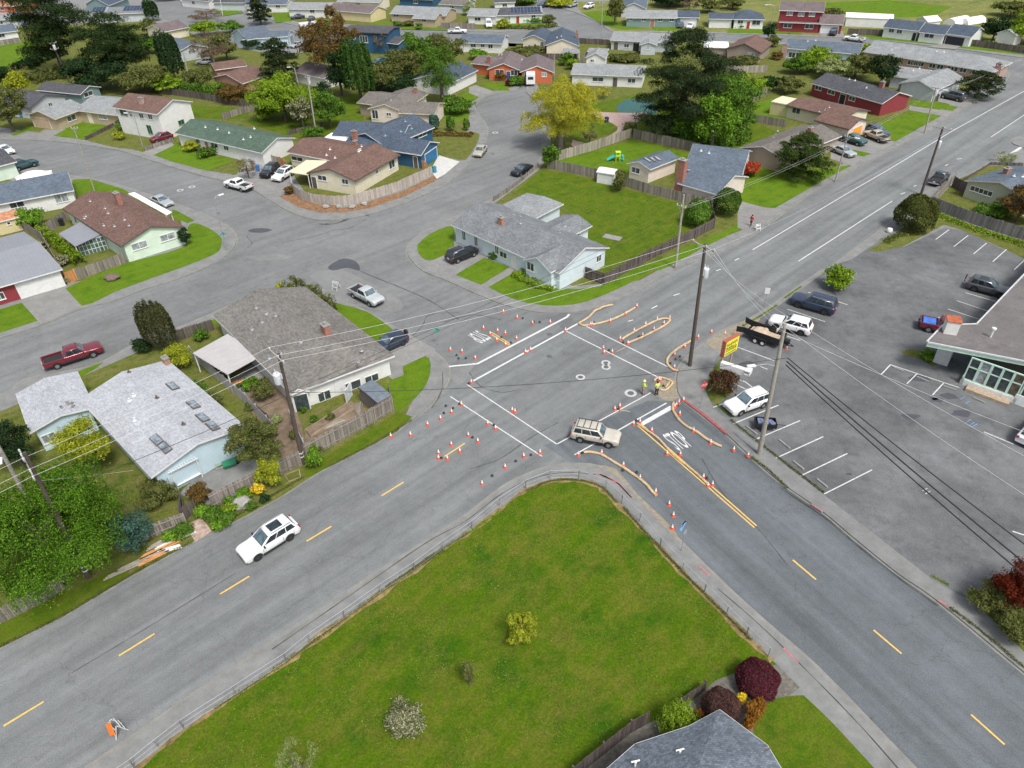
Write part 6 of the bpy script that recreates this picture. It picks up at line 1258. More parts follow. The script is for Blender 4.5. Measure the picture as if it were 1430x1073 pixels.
# ------------------------------------------------------------------ poles and wires
bpy.context.view_layer.update()
def pole(label, base, top, r=.16, m=POLEW, arms=(), ang=None, transformer=None, light=None, band=0, name='utility_pole', extra=0):
    b = G(*base); h = htop(b, top[1]); e = empty(name, b, label, 'utility pole' if name == 'utility_pole' else 'street light', 'utility poles' if name == 'utility_pole' else 'street lights')
    tp = G(top[0], top[1], h); lean = Vector((max(-.6, min(.6, tp.x-b.x)), max(-.3, min(.3, tp.y-b.y)), 0)); A = Vector((0, 0, 0)); T = lean+Vector((0, 0, h))
    mb = MB(); mb.tube([A, A.lerp(T, .5), T], [r*1.15, r, r*.75], 12); mb.build('pole', m, e, smooth=40)
    if band:
        mb = MB()
        for k in range(band): q = A.lerp(T, (1.0+.45*k)/h); mb.tube([q, q+Vector((0, 0, .12))], r*1.3, 10)
        mb.build('reflective_band', WHITE if band > 3 else P_W, e)
    pts = []; t = Vector((math.cos(ang or 0), math.sin(ang or 0), 0)); n = Vector((-t.y, t.x, 0))
    for dz, w in arms:
        q = T-Vector((0, 0, dz)); mb = MB(); mb.obox(q-t*w/2+n*(r*.9), t*w, n*.1, Vector((0, 0, .12))); mb.build('crossarm', POLEG, e)
        mb = MB(); mb.tube([q-t*w*.3+n*(r+.03), q-Vector((0, 0, .6))+n*(r+.03)], .02, 5); mb.tube([q+t*w*.3+n*(r+.03), q-Vector((0, 0, .6))+n*(r+.03)], .02, 5); mb.build('arm_brace', GALV, e)
        for k in (-.47, -.12 if w > 2 else .0, .47):
            p = q+t*w*k+n*(r*.9+.05)+Vector((0, 0, .12)); mb = MB(); mb.lathe([(.03, 0), (.07, .06), (.05, .10), (.07, .16), (.04, .22), (0, .24)], 8, 'z', p); mb.build('insulator', plain('grey_porcelain', (.5, .52, .54), .3), e); pts.append(b+p+Vector((0, 0, .22)))
    if transformer:
        q = A.lerp(T, 1-transformer[0]/h)+n*(r+.38)*transformer[1]; mb = MB(); mb.lathe([(0, -.55), (.30, -.55), (.32, -.5), (.32, .4), (.22, .5), (0, .52)], 16, 'z', q); [mb.tube([q+t*s*.15+Vector((0, 0, .5)), q+t*s*.18+Vector((0, 0, .78))], .04, 6) for s in (1, -1)]
        mb.box(tuple(q-n*.35*transformer[1]), (.1, .3, .5), ang or 0); mb.build('transformer', plain('transformer_grey', (.55, .57, .58), .45), e, smooth=40)
    if light:
        dx, dy, dz = light; q = A.lerp(T, 1-dz/h); w_ = Vector((dx, dy, .35)); mb = MB(); mb.tube([q, q+w_*.5+Vector((0, 0, .2)), q+w_], .035, 6); mb.build('lamp_arm', GALV, e)
        d_ = Vector((dx, dy, 0)).normalized(); mb = MB(); mb.obox(q+w_-Vector((-d_.y, d_.x, 0))*.16-Vector((0, 0, .06)), d_*.75, Vector((-d_.y, d_.x, 0))*.32, Vector((0, 0, .14))); mb.build('lamp_head', WHITE, e, bevel=.04)
    return b, T, pts, h, e
def wire(label, pts, r=.012, m=None, sag=.5, grp='overhead wires'):
    out = []
    for i in range(len(pts)-1):
        a, b = pts[i], pts[i+1]; n = 14
        for k in range(n): t = k/n; out.append(a.lerp(b, t)-Vector((0, 0, sag*4*t*(1-t)*min(1, (b-a).length/40))))
    out.append(pts[-1]); mb = MB(); mb.tube(out, r, 5, cap=True); o = mb.build('overhead_wire', m or GALV, off=out[0]); o.location = out[0]; tag(o, label, 'power line', grp); return o
AR = math.radians(42); AP = math.radians(130)
p0 = pole('brown timber power pole rising through the big leafy tree at the bottom left', (125, 808), (47, 632), .17, POLEW, [(.3, 1.2), (1.5, 2.6)], AP, band=5)
p0b = pole('grey timber pole with a small light arm at the left edge beside the leafy tree', (78, 770), (-6, 585), .15, POLEG, [], AP, light=(.5, -.9, 3.2))
p1 = pole('dark timber power pole with a white transformer by the corner yard fence', (424, 649), (389, 494), .17, POLEW, [(.25, 2.6)], AP, (2.2, 1), band=2)
p2 = pole('tall dark power pole on the intersection corner by the wattles', (963, 512), (985, 341), .19, POLEW, [(.25, 2.8)], AP-.1, (3.2, -1))
p3 = pole('grey timber pole with a street light between cart and sidewalk', (1060, 635), (1095, 452), .19, POLEG, [(.3, 2.4)], AR+.2, None, light=(-1.9, -.3, 4.2), band=0)
p4 = pole('dark pole with a grey transformer beyond the round bush', (1286, 272), (1317, 178), .17, POLEW, [(.2, 2.6)], AP, (2.6, -1))
p6 = pole('grey timber pole on the verge by the dark stained fence', (943, 376), (955, 272), .15, POLEG, [(1.6, 1.4)], AP)
p7 = pole('slim pole on the lawn edge near the spreading juniper', (1166, 254), (1184, 190), .11, POLEG, [(.2, .8)], AP, light=(.9, -.6, .5))
p8 = pole('pole with a white transformer beside the bright lawn, upper right', (1291, 187), (1306, 122), .13, POLEG, [(.2, 1.4)], AP, (1.0, -1), light=(.9, -.8, .6))
p9 = pole('pole at the sidewalk end of the long brick building', (1390, 126), (1397, 92), .12, POLEG, [(.2, 1.6)], AP)
p10 = pole('leaning grey pole behind the cream house, right of two', (442, 190), (429, 106), .14, POLEG, [(.4, .9)], 0, (1.0, 1)); p11 = pole('grey pole with a light arm in front of the willow, left of two', (424, 148), (411, 95), .12, POLEG, [], 0, light=(-.8, 0, .2))
p12 = pole('grey pole above the dark hedge, upper left', (268, 126), (256, 74), .13, POLEG, [(.3, 1.2), (1.4, 1.2)], 0); p13 = pole('brown leaning pole with a transformer before the large pine, top left', (97, 116), (69, 59), .15, POLEW, [(.3, 1.8), (1.6, 1.8)], .6, (1.1, -1))
p14 = pole('slim street light on the sidewalk by the maroon car', (200, 207), (187, 161), .07, GALV, [], 0, light=(-1.3, .4, .1), name='street_light'); p15 = pole('pale pole on the left side street beside the mint house lawn', (133, 270), (105, 178), .10, POLEG, [(.3, 1.0)], 0)
p16 = pole('slim pole beside the orange brick house court', (330, 77), (325, 48), .09, POLEG, [], 0); p17 = pole('white street light pole at the top left by the white pickup', (311, 22), (307, -6), .09, WHITE, [], 0, name='street_light')
p18 = pole('pale timber pole at the top junction', (840, 57), (841, 3), .12, POLEG, [(.3, 1.6)], 0); p19 = pole('pale street light pole left of the red two-storey house', (1074, 50), (1083, 7), .10, POLEG, [], 0, light=(-2.2, 0, .3), name='street_light')
p22 = pole('slim grey pole at the corner of the orange house', (774, 112), (774, 76), .10, POLEG, [], 0); p21 = pole('thin galvanised street light on the curved left sidewalk', (316, 351), (299, 278), .055, GALV, [], 0, light=(.5, .5, .1), name='street_light')
WG = plain('aluminium_wire', (.55, .55, .56), .5); WB = plain('black_cable', (.02, .02, .02), .6)
for k, nm in enumerate(('upper', 'middle', 'lower')):
    lft = p0[2][3+k] if len(p0[2]) > 3 else p0[2][k]
    far = lft+(lft-p1[2][k])*.6; wire(f'{nm} conductor from the left edge over the pale blue roof to the yard pole', [far, lft, p1[2][k]], .011, WG, .5)
    wire(f'{nm} conductor from the yard pole over the taupe roof to the tall corner pole', [p1[2][k], p2[2][k]], .012, WG, .8)
    wire(f'{nm} thin conductor from the tall corner pole to the street light pole', [p2[2][k], p3[2][k]], .010, WG, 1.4)
    e_ = G(*((1530, 640), (1530, 755), (1530, 690))[k], 9); wire(f'{nm} thin conductor crossing the parking lot to the right edge', [p3[2][k], e_], .010, WG, .6)
    wire(f'{nm} thin conductor above the main road toward the far transformer pole', [p2[2][k], p4[2][k]], .007, WG, 1.0) if k == 0 else None
b3 = p3[0]; tel = b3+Vector((.2, -.2, p3[3]-3.2)); b1 = p1[0]; t1 = b1+Vector((.1, 0, p1[3]-4.0))
for k, (dz, rr_) in enumerate(((0, .045), (-.35, .055), (-.7, .05))):
    wire(('highest', 'middle', 'lowest')[k]+' thick black cable over the parking lot', [tel+Vector((0, 0, dz)), G((1500, 1500, 1500)[k], (812, 842, 862)[k], 7.5)], rr_, WB, .4, 'black cables')
wire('black cable crossing the intersection between the two lower poles', [t1, tel], .022, WB, .9, 'black cables')
for k in range(2): wire(('upper', 'lower')[k]+' black cable from the yard pole to the verge pole', [t1+Vector((0, 0, -.1-.5*k)), p6[0]+Vector((0, 0, p6[3]-1.8-.7*k))], .016, WB, .5, 'black cables')
wire('black cable along the pale blue house from the yard pole', [t1+Vector((0, 0, -.3)), p0[0]+Vector((0, 0, p0[3]-4.2))], .02, WB, .5, 'black cables')
for k in range(2): wire(('left', 'right')[k]+' thin wire along the upper sidewalk poles', [p6[0]+p6[1]-Vector((0, 0, 1.6+.3*k)), p7[0]+p7[1]-Vector((0, 0, .3+.4*k)), p8[0]+p8[1]-Vector((0, 0, .4+.4*k)), p9[0]+p9[1]-Vector((0, 0, .3))], .008, WG, .7)
wire('thin service wire from the verge pole to the chimney house', [p6[0]+p6[1]-Vector((0, 0, 1.7)), G(1040, 262, 3.4)], .008, WG, .3); wire('service wire from the left pole to the pale blue roof', [p0[0]+p0[1]-Vector((0, 0, 2.6)), G(186, 657, 3.0)], .012, WG, .2)
# ------------------------------------------------------------------ signs
def signpost(label, base, top, txt=None, shape='plate', col=WHITE, name='road_sign', w=.6, h=.75, face=None, cat='sign', tcol=None):
    b = G(*base); H_ = htop(b, top[1]); e = empty(name, b, label, cat, 'road signs'); f = Vector(face or (0, -1, 0)).normalized(); t = Vector((-f.y, f.x, 0)); up = Vector((0, 0, 1))
    mb = MB(); mb.tube([(0, 0, 0), (0, 0, H_)], .035, 6); mb.build('sign_post', GALV, e); c = f*.05+up*(H_-h/2)
    mb = MB()
    if shape == 'oct':
        P = [c+t*(w/2*math.cos(math.pi/8+k*math.pi/4))+up*(w/2*math.sin(math.pi/8+k*math.pi/4)) for k in range(8)]
    else: P = [c-t*w/2-up*h/2, c+t*w/2-up*h/2, c+t*w/2+up*h/2, c-t*w/2+up*h/2]
    mb.face(P); mb.face([p-f*.02 for p in P[::-1]])
    for i in range(len(P)): mb.face([P[i], P[i]-f*.02, P[(i+1) % len(P)]-f*.02, P[(i+1) % len(P)]])
    s = mb.build('sign_face', col, e)
    if txt:
        o = c+f*.012-t*w*.38-up*h*.16; lt = road_text(txt, o, o+t*w*.76, o+up*h*.32, tcol or WHITE, None, 'lettering'); lt.parent = s
    return e
SR_ = plain('sign_red', (.50, .03, .04), .4); SG_ = plain('street_sign_green', (.03, .30, .22), .4)
signpost('red octagonal STOP sign by the maroon sign shrub', (978, 566), (981, 533), 'STOP', 'oct', SR_, 'stop_sign', .85, .85, (.35, -.9, .25))
signpost('small white sign on a post beside the navy SUV', (1067, 428), (1074, 402), None, 'plate', WHITE, 'road_sign', .55, .8, (-.3, -1, 0))
signpost('blue-backed sign on the sidewalk of the mown lawn', (951, 771), (955, 741), None, 'plate', plain('faded_blue_sign', (.25, .32, .36), .5), 'road_sign', .4, .4, (.6, -.6, 0))
b = G(612, 483); H_ = htop(b, 462); e = empty('street_name_sign', b, 'green crossed street name blades on a pole by the corner lawn', 'sign', 'road signs'); mb = MB(); mb.tube([(0, 0, 0), (0, 0, H_)], .035, 6); mb.build('sign_post', GALV, e)
for a, dz in ((.7, 0), (2.3, .22)): mb = MB(); mb.box((0, 0, H_+dz), (.9, .03, .2), a); mb.build('sign_blade', SG_, e)
b = G(318, 350); e = empty('street_name_sign', b, 'green street name blade on a pole at the curved left sidewalk', 'sign', 'road signs'); mb = MB(); mb.tube([(0, 0, 0), (0, 0, 2.6)], .035, 6); mb.build('sign_post', GALV, e)
for a, dz in ((.7, 0), (2.3, .22)): mb = MB(); mb.box((0, 0, 2.5+dz), (.9, .03, .2), a); mb.build('sign_blade', SG_, e)
# yellow roadside sign with red frame and white arrow board
b = G(1010, 540); e = empty('roadside_sign', b, 'yellow two-post sign with red frame and a long white board above the maroon shrub', 'sign')
zt = 4.6; A = G(1010, 498, 3.3)-b; B = G(1027.5, 488, 3.3)-b; A.z = B.z = 0; t = (B-A).normalized(); n = Vector((t.y, -t.x, 0)); up = Vector((0, 0, 1)); wd = (B-A).length
for p in (A+t*.2, B-t*.3): mb = MB(); mb.obox(p-n*.3, t*.14, n*.14, up*4.9); mb.build('post', plain('tan_post', (.42, .33, .22)), e)
YS = plain('sign_yellow', (.75, .66, .05), .5); mb = MB(); mb.obox(A-n*.12+up*3.3, t*wd, n*.24, up*1.7); sf = mb.build('sign_panel', YS, e)
RF = plain('faded_red', (.34, .10, .07), .8); mb = MB(); mb.obox(A-n*.30+up*3.2-t*.15, t*(wd+.3), n*.15, up*1.95); mb.obox(A-n*.2-t*.12+up*3.2, t*.1, n*.3, up*1.9); mb.obox(A-n*.2-t*.1+up*5.02, t*(wd+.2), n*.3, up*.1); mb.build('sign_frame', RF, e)
r_ = random.Random(9); mb = MB()
for row, (z0, hh, nn_) in enumerate(((4.45, .30, 6), (3.75, .55, 5), (3.42, .16, 9))):
    for k in range(nn_):
        w_ = wd*.86/nn_; x0 = wd*.07+w_*k
        mb.obox(A+n*.125+t*x0+up*z0, t*w_*.22, n*.012, up*hh); mb.obox(A+n*.125+t*(x0+w_*.5)+up*z0, t*w_*.2, n*.012, up*hh*r_.uniform(.6, 1)); mb.obox(A+n*.127+t*x0+up*(z0+hh*r_.choice((.0, .42, .8))), t*w_*.62, n*.012, up*hh*.2)
mb.build('lettering', plain('dark_green_lettering', (.05, .10, .03)), sf)
A2 = G(1006, 512, 2.1)-b; B2 = G(1040, 523, 2.1)-b; A2.z = B2.z = 0; t2 = (B2-A2).normalized(); n2 = Vector((t2.y, -t2.x, 0)); L2 = (B2-A2).length
mb = MB(); mb.obox(A2-n2*.25+up*2.0, t2*L2, n2*.5, up*.75); mb.build('white_board', WHITE, e, bevel=.03)
mb = MB(); o_ = A2+t2*L2+up*2.3; mb.obox(o_-n2*.4, t2*.5, n2*.8, up*.12); mb.obox(o_-n2*.4+up*.4, t2*.5, n2*.8, up*.12); mb.obox(o_+t2*.45-n2*.4, t2*.12, n2*.8, up*.5); mb.build('arrow_head', WHITE, e)
# A-frame barricades
def barricade(label, base, ang, panel, pm, s=1.0):
    b = G(*base); e = empty('barricade', b, label, 'barricade', 'folding barricades', ang)
    for sg in (1, -1):
        mb = MB()
        for x in (-.38, .38): mb.obox((x*s-.03, sg*.42*s, 0), (.06, 0, 0), (0, .04, 0), Vector((0, -sg*.38*s, 1.1*s)))
        mb.build('leg_frame', WHITE, e); mb = MB()
        for z in (.35, .8): y = sg*(.42-.38*z/1.1)*s+sg*.03; mb.obox((-.42*s, y, z*s), (.84*s, 0, 0), (0, .03, 0), (0, 0, .2*s))
        mb.build('striped_board', WHITE, e)
    if panel:
        mb = MB(); c = Vector((0, -.30*s, .80*s)); t = Vector((1, 0, 0)); u = Vector((0, .33, .94)); r = .60*s
        P = [c+t*r, c+u*r, c-t*r, c-u*r]; n = Vector((0, -.94, .33)); mb.face([p+n*.03 for p in P[::-1]]); mb.face([p for p in P])
        for i in range(4): mb.face([P[i], P[(i+1) % 4], P[(i+1) % 4]+n*.03, P[i]+n*.03])
        q = mb.build('warning_panel', pm, e)
ORG = plain('safety_orange', (.85, .20, .02), .5)
barricade('folding barricade with an orange warning diamond on the road, bottom left', (166, 1022), math.radians(-38), True, ORG, .95)
barricade('white folding barricade standing behind the silver pickup', (470, 404), math.radians(-30), False, None, 1.0); barricade('white folding barricade on the road edge by the red jacketed person', (1057, 322), math.radians(20), False, None, .9)
# ------------------------------------------------------------------ cones, ballast bags, wattles
CO_R = plain('cone_orange_red', (.66, .10, .05), .5); CO_W = plain('cone_reflective_white', (.80, .76, .74), .4)
def make_cone():
    e = empty('traffic_cone', (0, 0, 0), '', 'traffic cone', 'orange and white traffic cones'); mb = MB(); mb.box((0, 0, .02), (.40, .40, .04)); mb.build('base', CO_R, e, bevel=.015)
    mb = MB(); mb.lathe([(.165, .04), (.135, .20), (.03, .70), (.02, .72), (0, .72)], 14); c = mb.build('cone_body', CO_R, e, smooth=50)
    mb = MB(); mb.lathe([(.118, .32), (.074, .52)], 14); mb.lathe([(.066, .545), (.034, .71), (0, .725)], 14); mb.build('reflective_collar', CO_W, c, smooth=50, weld=False)
    return e
CONES = []
def crop(x0, y0, s): return lambda x, y: (x0+x*s, y0+y*s)
k1 = crop(580, 430, .15385); k2 = crop(580, 570, .15385); k3 = crop(800, 420, .1119); k4 = crop(920, 440, .11184); k5 = crop(780, 540, .15385)
def cl(f, lst, labs):
    for i, (q, l) in enumerate(zip(lst, labs)): CONES.append((*f(*q), l))
cl(k1, [(925, 100), (1065, 150), (1225, 142), (620, 195), (748, 220), (818, 243), (680, 248), (740, 303), (918, 290), (820, 345), (320, 392), (425, 408), (545, 468), (800, 48), (1362, 215), (1000, 412), (1045, 392), (510, 687), (420, 888), (330, 957), (230, 1015)],
   ['cone near the light blue house kerb, one bag right of it', 'cone left of the short wide stop line end, two bags right of it', 'cone on the right end of the wide white line', 'cone at the right end of the upside-down STOP lettering', 'cone just above the short yellow line', 'cone above the middle of the short yellow line', 'cone at the upper left end of the short yellow line', 'cone just below the short yellow line', 'cone on the wide line right of the short yellow line', 'cone at the lower right end of the short yellow line', 'leftmost cone of three left of the upside-down STOP', 'middle cone of three left of the upside-down STOP', 'cone at the bend of the wide white line', 'lone cone nearest the curved kerb of the light blue house', 'cone where two white lines meet by the light blue house corner', 'left cone of the pair on the second wide line', 'right cone of the pair on the second wide line', 'cone at the lower left end of the second wide line', 'cone at the upper end of the lower crosswalk line', 'cone below the crosswalk corner, nearest to it', 'second cone of the row leading to the corner kerb'])
cl(k2, [(113, 160), (482, 258), (568, 312), (328, 342), (405, 402), (212, 420), (212, 465), (292, 470), (658, 152), (728, 195), (985, 448), (1132, 415), (815, 547), (607, 698), (880, 30), (905, 42)],
   ['third cone of the row leading to the corner kerb', 'cone above a black bag at the right end of the faint yellow dash', 'rightmost cone around the faint yellow dash', 'cone above the middle of the faint yellow dash', 'cone below the middle of the faint yellow dash', 'upper of two cones left of the faint yellow dash', 'lower of two cones left of the faint yellow dash', 'cone at the lower left tip of the faint yellow dash', 'cone left of the lower crosswalk line middle', 'cone on the lower crosswalk line middle', 'cone left of a pale bag near the lawn corner', 'cone at the bottom end of the lower crosswalk line', 'second cone up the row by the lawn kerb', 'lowest cone of the row by the lawn kerb', 'left of two touching cones on the long crosswalk line', 'right of two touching cones on the long crosswalk line'])
CONES += [(546, 611, 'cone at the grass verge edge, farthest left'), (573.5, 609, 'second cone from the left near the grass verge')]
cl(k3, [(590, 492), (685, 548), (762, 392), (905, 312), (1052, 246), (1207, 235), (1135, 300), (1010, 372), (868, 445), (222, 315), (245, 312), (465, 270), (660, 180), (797, 85), (380, 610), (388, 665), (490, 655), (1265, 845), (1270, 690), (1395, 590), (1075, 1003), (1092, 1010)],
   ['cone at the left tip of the closed tan loop', 'cone at the lower left tip of the closed tan loop', 'cone on the upper side of the closed tan loop, first', 'cone on the upper side of the closed tan loop, second', 'cone on the upper side of the closed tan loop, third', 'cone at the pointed far end of the closed tan loop', 'cone inside the far end of the closed tan loop', 'cone on the inner lower side of the closed tan loop', 'cone right of the bag inside the closed tan loop', 'left of two cones near the start of the straight tan wattle', 'right of two cones near the start of the straight tan wattle', 'cone at the middle of the straight tan wattle', 'cone toward the far end of the straight tan wattle', 'cone at the far tip of the straight tan wattle', 'upper of the stacked pair on the inner crosswalk line', 'lower of the stacked pair on the inner crosswalk line', 'cone right of the stacked pair on the inner crosswalk line', 'cone at the lower end inside the curved wattle by the tall pole', 'cone at the left inside the curved wattle by the tall pole', 'cone at the upper inside of the curved wattle by the tall pole', 'left of two cones on the small loop behind the workers', 'right of two cones on the small loop behind the workers'])
cl(k4, [(490, 292), (655, 228), (825, 250)], ['cone above the tall pole base beside the far wattle end', 'cone between the wattle end and the sandy kerb', 'cone at the sandy kerb left of the trailer'])
cl(k5, [(510, 215), (555, 190), (680, 350), (738, 330), (845, 410), (983, 622), (1103, 625), (1312, 832), (1352, 910), (1395, 898), (180, 628), (390, 612), (588, 722), (738, 838), (880, 965), (1222, 410), (1378, 520), (1098, 258), (1052, 195), (1068, 178), (1090, 155), (1132, 132)],
   ['left of two cones on the line above the beige SUV', 'right of two cones on the line above the beige SUV', 'left cone at the head of the double yellow line', 'right cone at the head of the double yellow line', 'cone between the yellow line and the STOP lettering', 'cone on the yellow line left of the STOP letter S', 'cone at the foot of the STOP letter O', 'cone beside the fallen green stake on the yellow line', 'cone at the lower end of the centre wattle', 'cone right of the lower end of the centre wattle', 'cone at the left tip of the lower wattle', 'cone on the first bend of the lower wattle', 'cone at the middle of the lower wattle', 'cone past the middle of the lower wattle', 'cone at the lower right tip of the lower wattle', 'cone at the middle of the wattle right of STOP', 'cone toward the tail of the wattle right of STOP', 'cone inside the bend of the wattle right of STOP', 'lowest of the cluster at the top of the wattle right of STOP', 'second of the cluster at the top of the wattle right of STOP', 'third of the cluster at the top of the wattle right of STOP', 'cone at the red painted kerb end'])
CONES += [(1024, 631, 'left of two cones before the street light pole foot'), (1044, 639, 'right of two cones before the street light pole foot'), (934.2, 706, 'upper of three cones below the lower wattle'), (940, 721.5, 'middle of three cones below the lower wattle'), (938.5, 739, 'lowest of three cones below the lower wattle'), (1098, 489, 'cone in the parking lot beside the trailer coupling')]
cone0 = make_cone()
for i, (x, y, l) in enumerate(CONES):
    c = cone0 if i == 0 else copytree(cone0); p = G(x, y); c.location = (p.x, p.y, .13 if (x > 1000 and y > 629 and y < 640) or x == 1098 else .018); c.rotation_euler = (0, 0, random.uniform(0, 1.5)); c['label'] = 'orange and white '+l; c.scale = (.78, .78, .78)
    c['label'] = ' '.join(c['label'].split()[:16])
def make_bag():
    mb = MB(); mb.lathe([(0, 0), (.15, .02), (.19, .09), (.13, .17), (.05, .20), (.07, .30), (0, .31)], 10); o = mb.build('ballast_bag', BLACK, smooth=60); return tag(o, '', 'ballast bag', 'small black ballast bags')
BAGS = []
def bl(f, lst, labs):
    for q, l in zip(lst, labs): BAGS.append((*f(*q), l))
bl(k1, [(975, 100), (1075, 132), (1130, 136), (782, 273), (868, 323), (375, 436), (393, 465), (458, 464), (485, 693), (400, 876), (278, 896), (260, 961), (343, 917)], ['right of the cone nearest the house kerb', 'on top of a cone base by the wide line end', 'right of two near the end of the wide line', 'above the short yellow line', 'at the right tip of the short yellow line', 'topmost of three by the corner lawn cones', 'left lower one of three by the corner lawn cones', 'right one of three by the corner lawn cones', 'beside the cone ending the second wide line', 'on the upper end of the lower crosswalk line', 'left of the lower crosswalk line start', 'between the cones leading to the corner kerb', 'beside the crosswalk corner cone'])
bl(k2, [(520, 272), (237, 460), (712, 160), (1050, 432), (912, 488), (698, 620)], ['right of the faint yellow dash tip', 'at the lower left tip of the faint yellow dash', 'on the lower crosswalk line middle', 'by the cone at the foot of the crosswalk', 'second up the lawn kerb row', 'lowest along the lawn kerb row'])
bl(k3, [(262, 276), (628, 530), (825, 456), (450, 627), (1335, 705), (1280, 742), (1217, 790)], ['near the start of the straight wattle', 'at the left end of the closed loop', 'inside the closed tan loop', 'on the inner crosswalk line', 'topmost inside the curved wattle', 'middle one inside the curved wattle', 'lowest inside the curved wattle'])
bl(k4, [(57, 893)], ['inside the small loop behind the workers']); bl(k5, [(705, 315), (217, 608), (582, 768), (710, 785), (543, 208), (1345, 838), (1078, 178)], ['at the head of the double yellow line', 'at the left tip of the lower wattle', 'below the middle of the lower wattle', 'above the middle of the lower wattle', 'between the cones above the beige SUV', 'beside the yellow line green stake', 'at the top of the wattle right of STOP'])
bag0 = make_bag()
for i, (x, y, l) in enumerate(BAGS):
    c = bag0 if i == 0 else copytree(bag0); p = G(x, y); c.location = (p.x, p.y, .018); c['label'] = 'small black ballast bag '+l; c.rotation_euler = (0, 0, i); c.scale = (.75,)*3
def wattlemat():
    m, nt, N, L, P = nodes('straw_wattle'); co = _coord(N, L, 'World'); a = _ramp(N, L, _noise(N, L, co, 2.2, 5, .7), [(.3, (.36, .25, .14)), (.7, (.60, .45, .27))]); b = _ramp(N, L, _noise(N, L, co, 30, 3, .8), [(.3, (.36,)*3), (.7, (.66,)*3)])
    o = _mix(N, L, .7, a, b, 'OVERLAY'); L.new(o, P.inputs['Base Color']); P.inputs['Roughness'].default_value = .95; _bump(N, L, P, _noise(N, L, co, 22, 3, .8), .8, .05); return m
WM = wattlemat()
def wattle(label, f, lst, r=.135, closed=False):
    pts = [G(*f(x, y)) if f else G(x, y) for x, y in lst]; P = smooth_line(pts, 7); q = random.Random(len(label)); P = [p+Vector((q.uniform(-.02, .02), q.uniform(-.02, .02), r*.8)) for p in P]
    mb = MB(); mb.tube(P, [r*q.uniform(.9, 1.1) for _ in P], 10, flat=.85); o = mb.build('straw_wattle', WM, off=P[0], smooth=60); o.location = P[0]; tag(o, label, 'straw wattle', 'tan straw wattles marking the trial kerbs')
wattle('kinked tan straw wattle against the light blue house kerb', k3, [(75, 290), (195, 215), (235, 175), (275, 135), (330, 110), (380, 85), (440, 70), (500, 60)])
wattle('straight tan straw wattle running out from the white line end', k3, [(75, 290), (125, 318), (230, 310), (330, 290), (470, 250), (600, 195), (700, 140), (775, 95)])
wattle('long narrow tan straw loop in the middle of the upper road arm', k3, [(610, 490), (760, 400), (900, 325), (1060, 250), (1150, 232), (1205, 245), (1195, 275), (1140, 320), (1000, 395), (850, 470), (690, 535)])
wattle('tan straw wattle curving round the tall corner pole', k4, [(400, 335), (280, 400), (160, 490), (105, 560), (110, 630), (170, 685), (240, 712)])
k6 = crop(880, 510, .05594); wattle('small closed tan straw loop behind the two workers', k6, [(600, 420), (640, 360), (740, 325), (860, 350), (1010, 415), (1050, 470), (960, 580), (870, 640), (790, 640), (740, 600)], .12)
wattle('short tan straw piece inside the small loop', k6, [(985, 440), (930, 510), (880, 575)], .10)
wattle('tan straw wattle right of the STOP lettering', k5, [(1045, 150), (1035, 210), (1080, 290), (1150, 360), (1250, 415), (1340, 480), (1430, 530), (1478, 548)])
wattle('tan straw wattle below the beige SUV along the lawn corner', k5, [(225, 605), (290, 600), (390, 625), (500, 690), (600, 750), (700, 820), (790, 890), (840, 950), (885, 995)])
wattle('tan straw wattle along the double yellow line', k5, [(715, 340), (790, 395), (880, 455), (960, 535), (1010, 595), (1100, 675), (1180, 735), (1290, 830), (1348, 890)], .11)
o = MB(); p = G(*k5(1340, 850)); o.tube([p+Vector((0, 0, .05)), p+Vector((.25, .2, .9))], .02, 6); q = o.build('marker_stake', plain('green_stake', (.03, .12, .05)), off=p); q.location = p; tag(q, 'small green stake leaning beside the yellow line cones', 'stake')
for x, y, a, m, l in ((470, 596, .5, PL_LIGHT, 'pale boards lying along the inside of the tall corner yard fence'), (505, 572, 1.6, PL_GREY, 'grey boards leaning near the flat roofed shed'), (333, 538, .2, PL_NEW, 'orange boards stored under the translucent patio cover')):
    p = G(x, y); mb = MB(); [mb.box((0, .17*k, .05+.04*(k % 2)), (2.4-.3*k, .15, .04), .06*k) for k in range(4)]; o = mb.build('timber_boards', m); o.location = (p.x, p.y, .12); o.rotation_euler = (0, 0, a); tag(o, l, 'timber')
# wheel stops
for i, (a, b, l) in enumerate((((1087, 616), (1103, 629), 'first stall below the street light pole'), ((1107, 646), (1122, 658), 'second stall below the street light pole'), ((1140, 671), (1155, 683), 'third stall below the street light pole'), ((1041, 597), (1057, 609), 'stall beside the utility cart'), ((1279, 528), (1296, 535), 'left front stall of the flat roofed building'), ((1316, 541), (1335, 547), 'middle front stall of the flat roofed building'), ((1357, 557), (1375, 565), 'front stall by the stone planter'), ((1245, 514), (1262, 521), 'outer left front stall'), ((989, 547.5), (1003, 538), 'shrub corner verge'))):
    A, B = G(*a), G(*b); c = (A+B)/2; mb = MB(); L = (B-A).length; mb.box((0, 0, .06), (L, .16, .13), 0, 0, .03); o = mb.build('wheel_stop', CONC, bevel=.02); o.location = (c.x, c.y, .13); o.rotation_euler = (0, 0, math.atan2(B.y-A.y, B.x-A.x)); tag(o, 'grey concrete wheel stop in the '+l, 'wheel stop', 'concrete wheel stops')
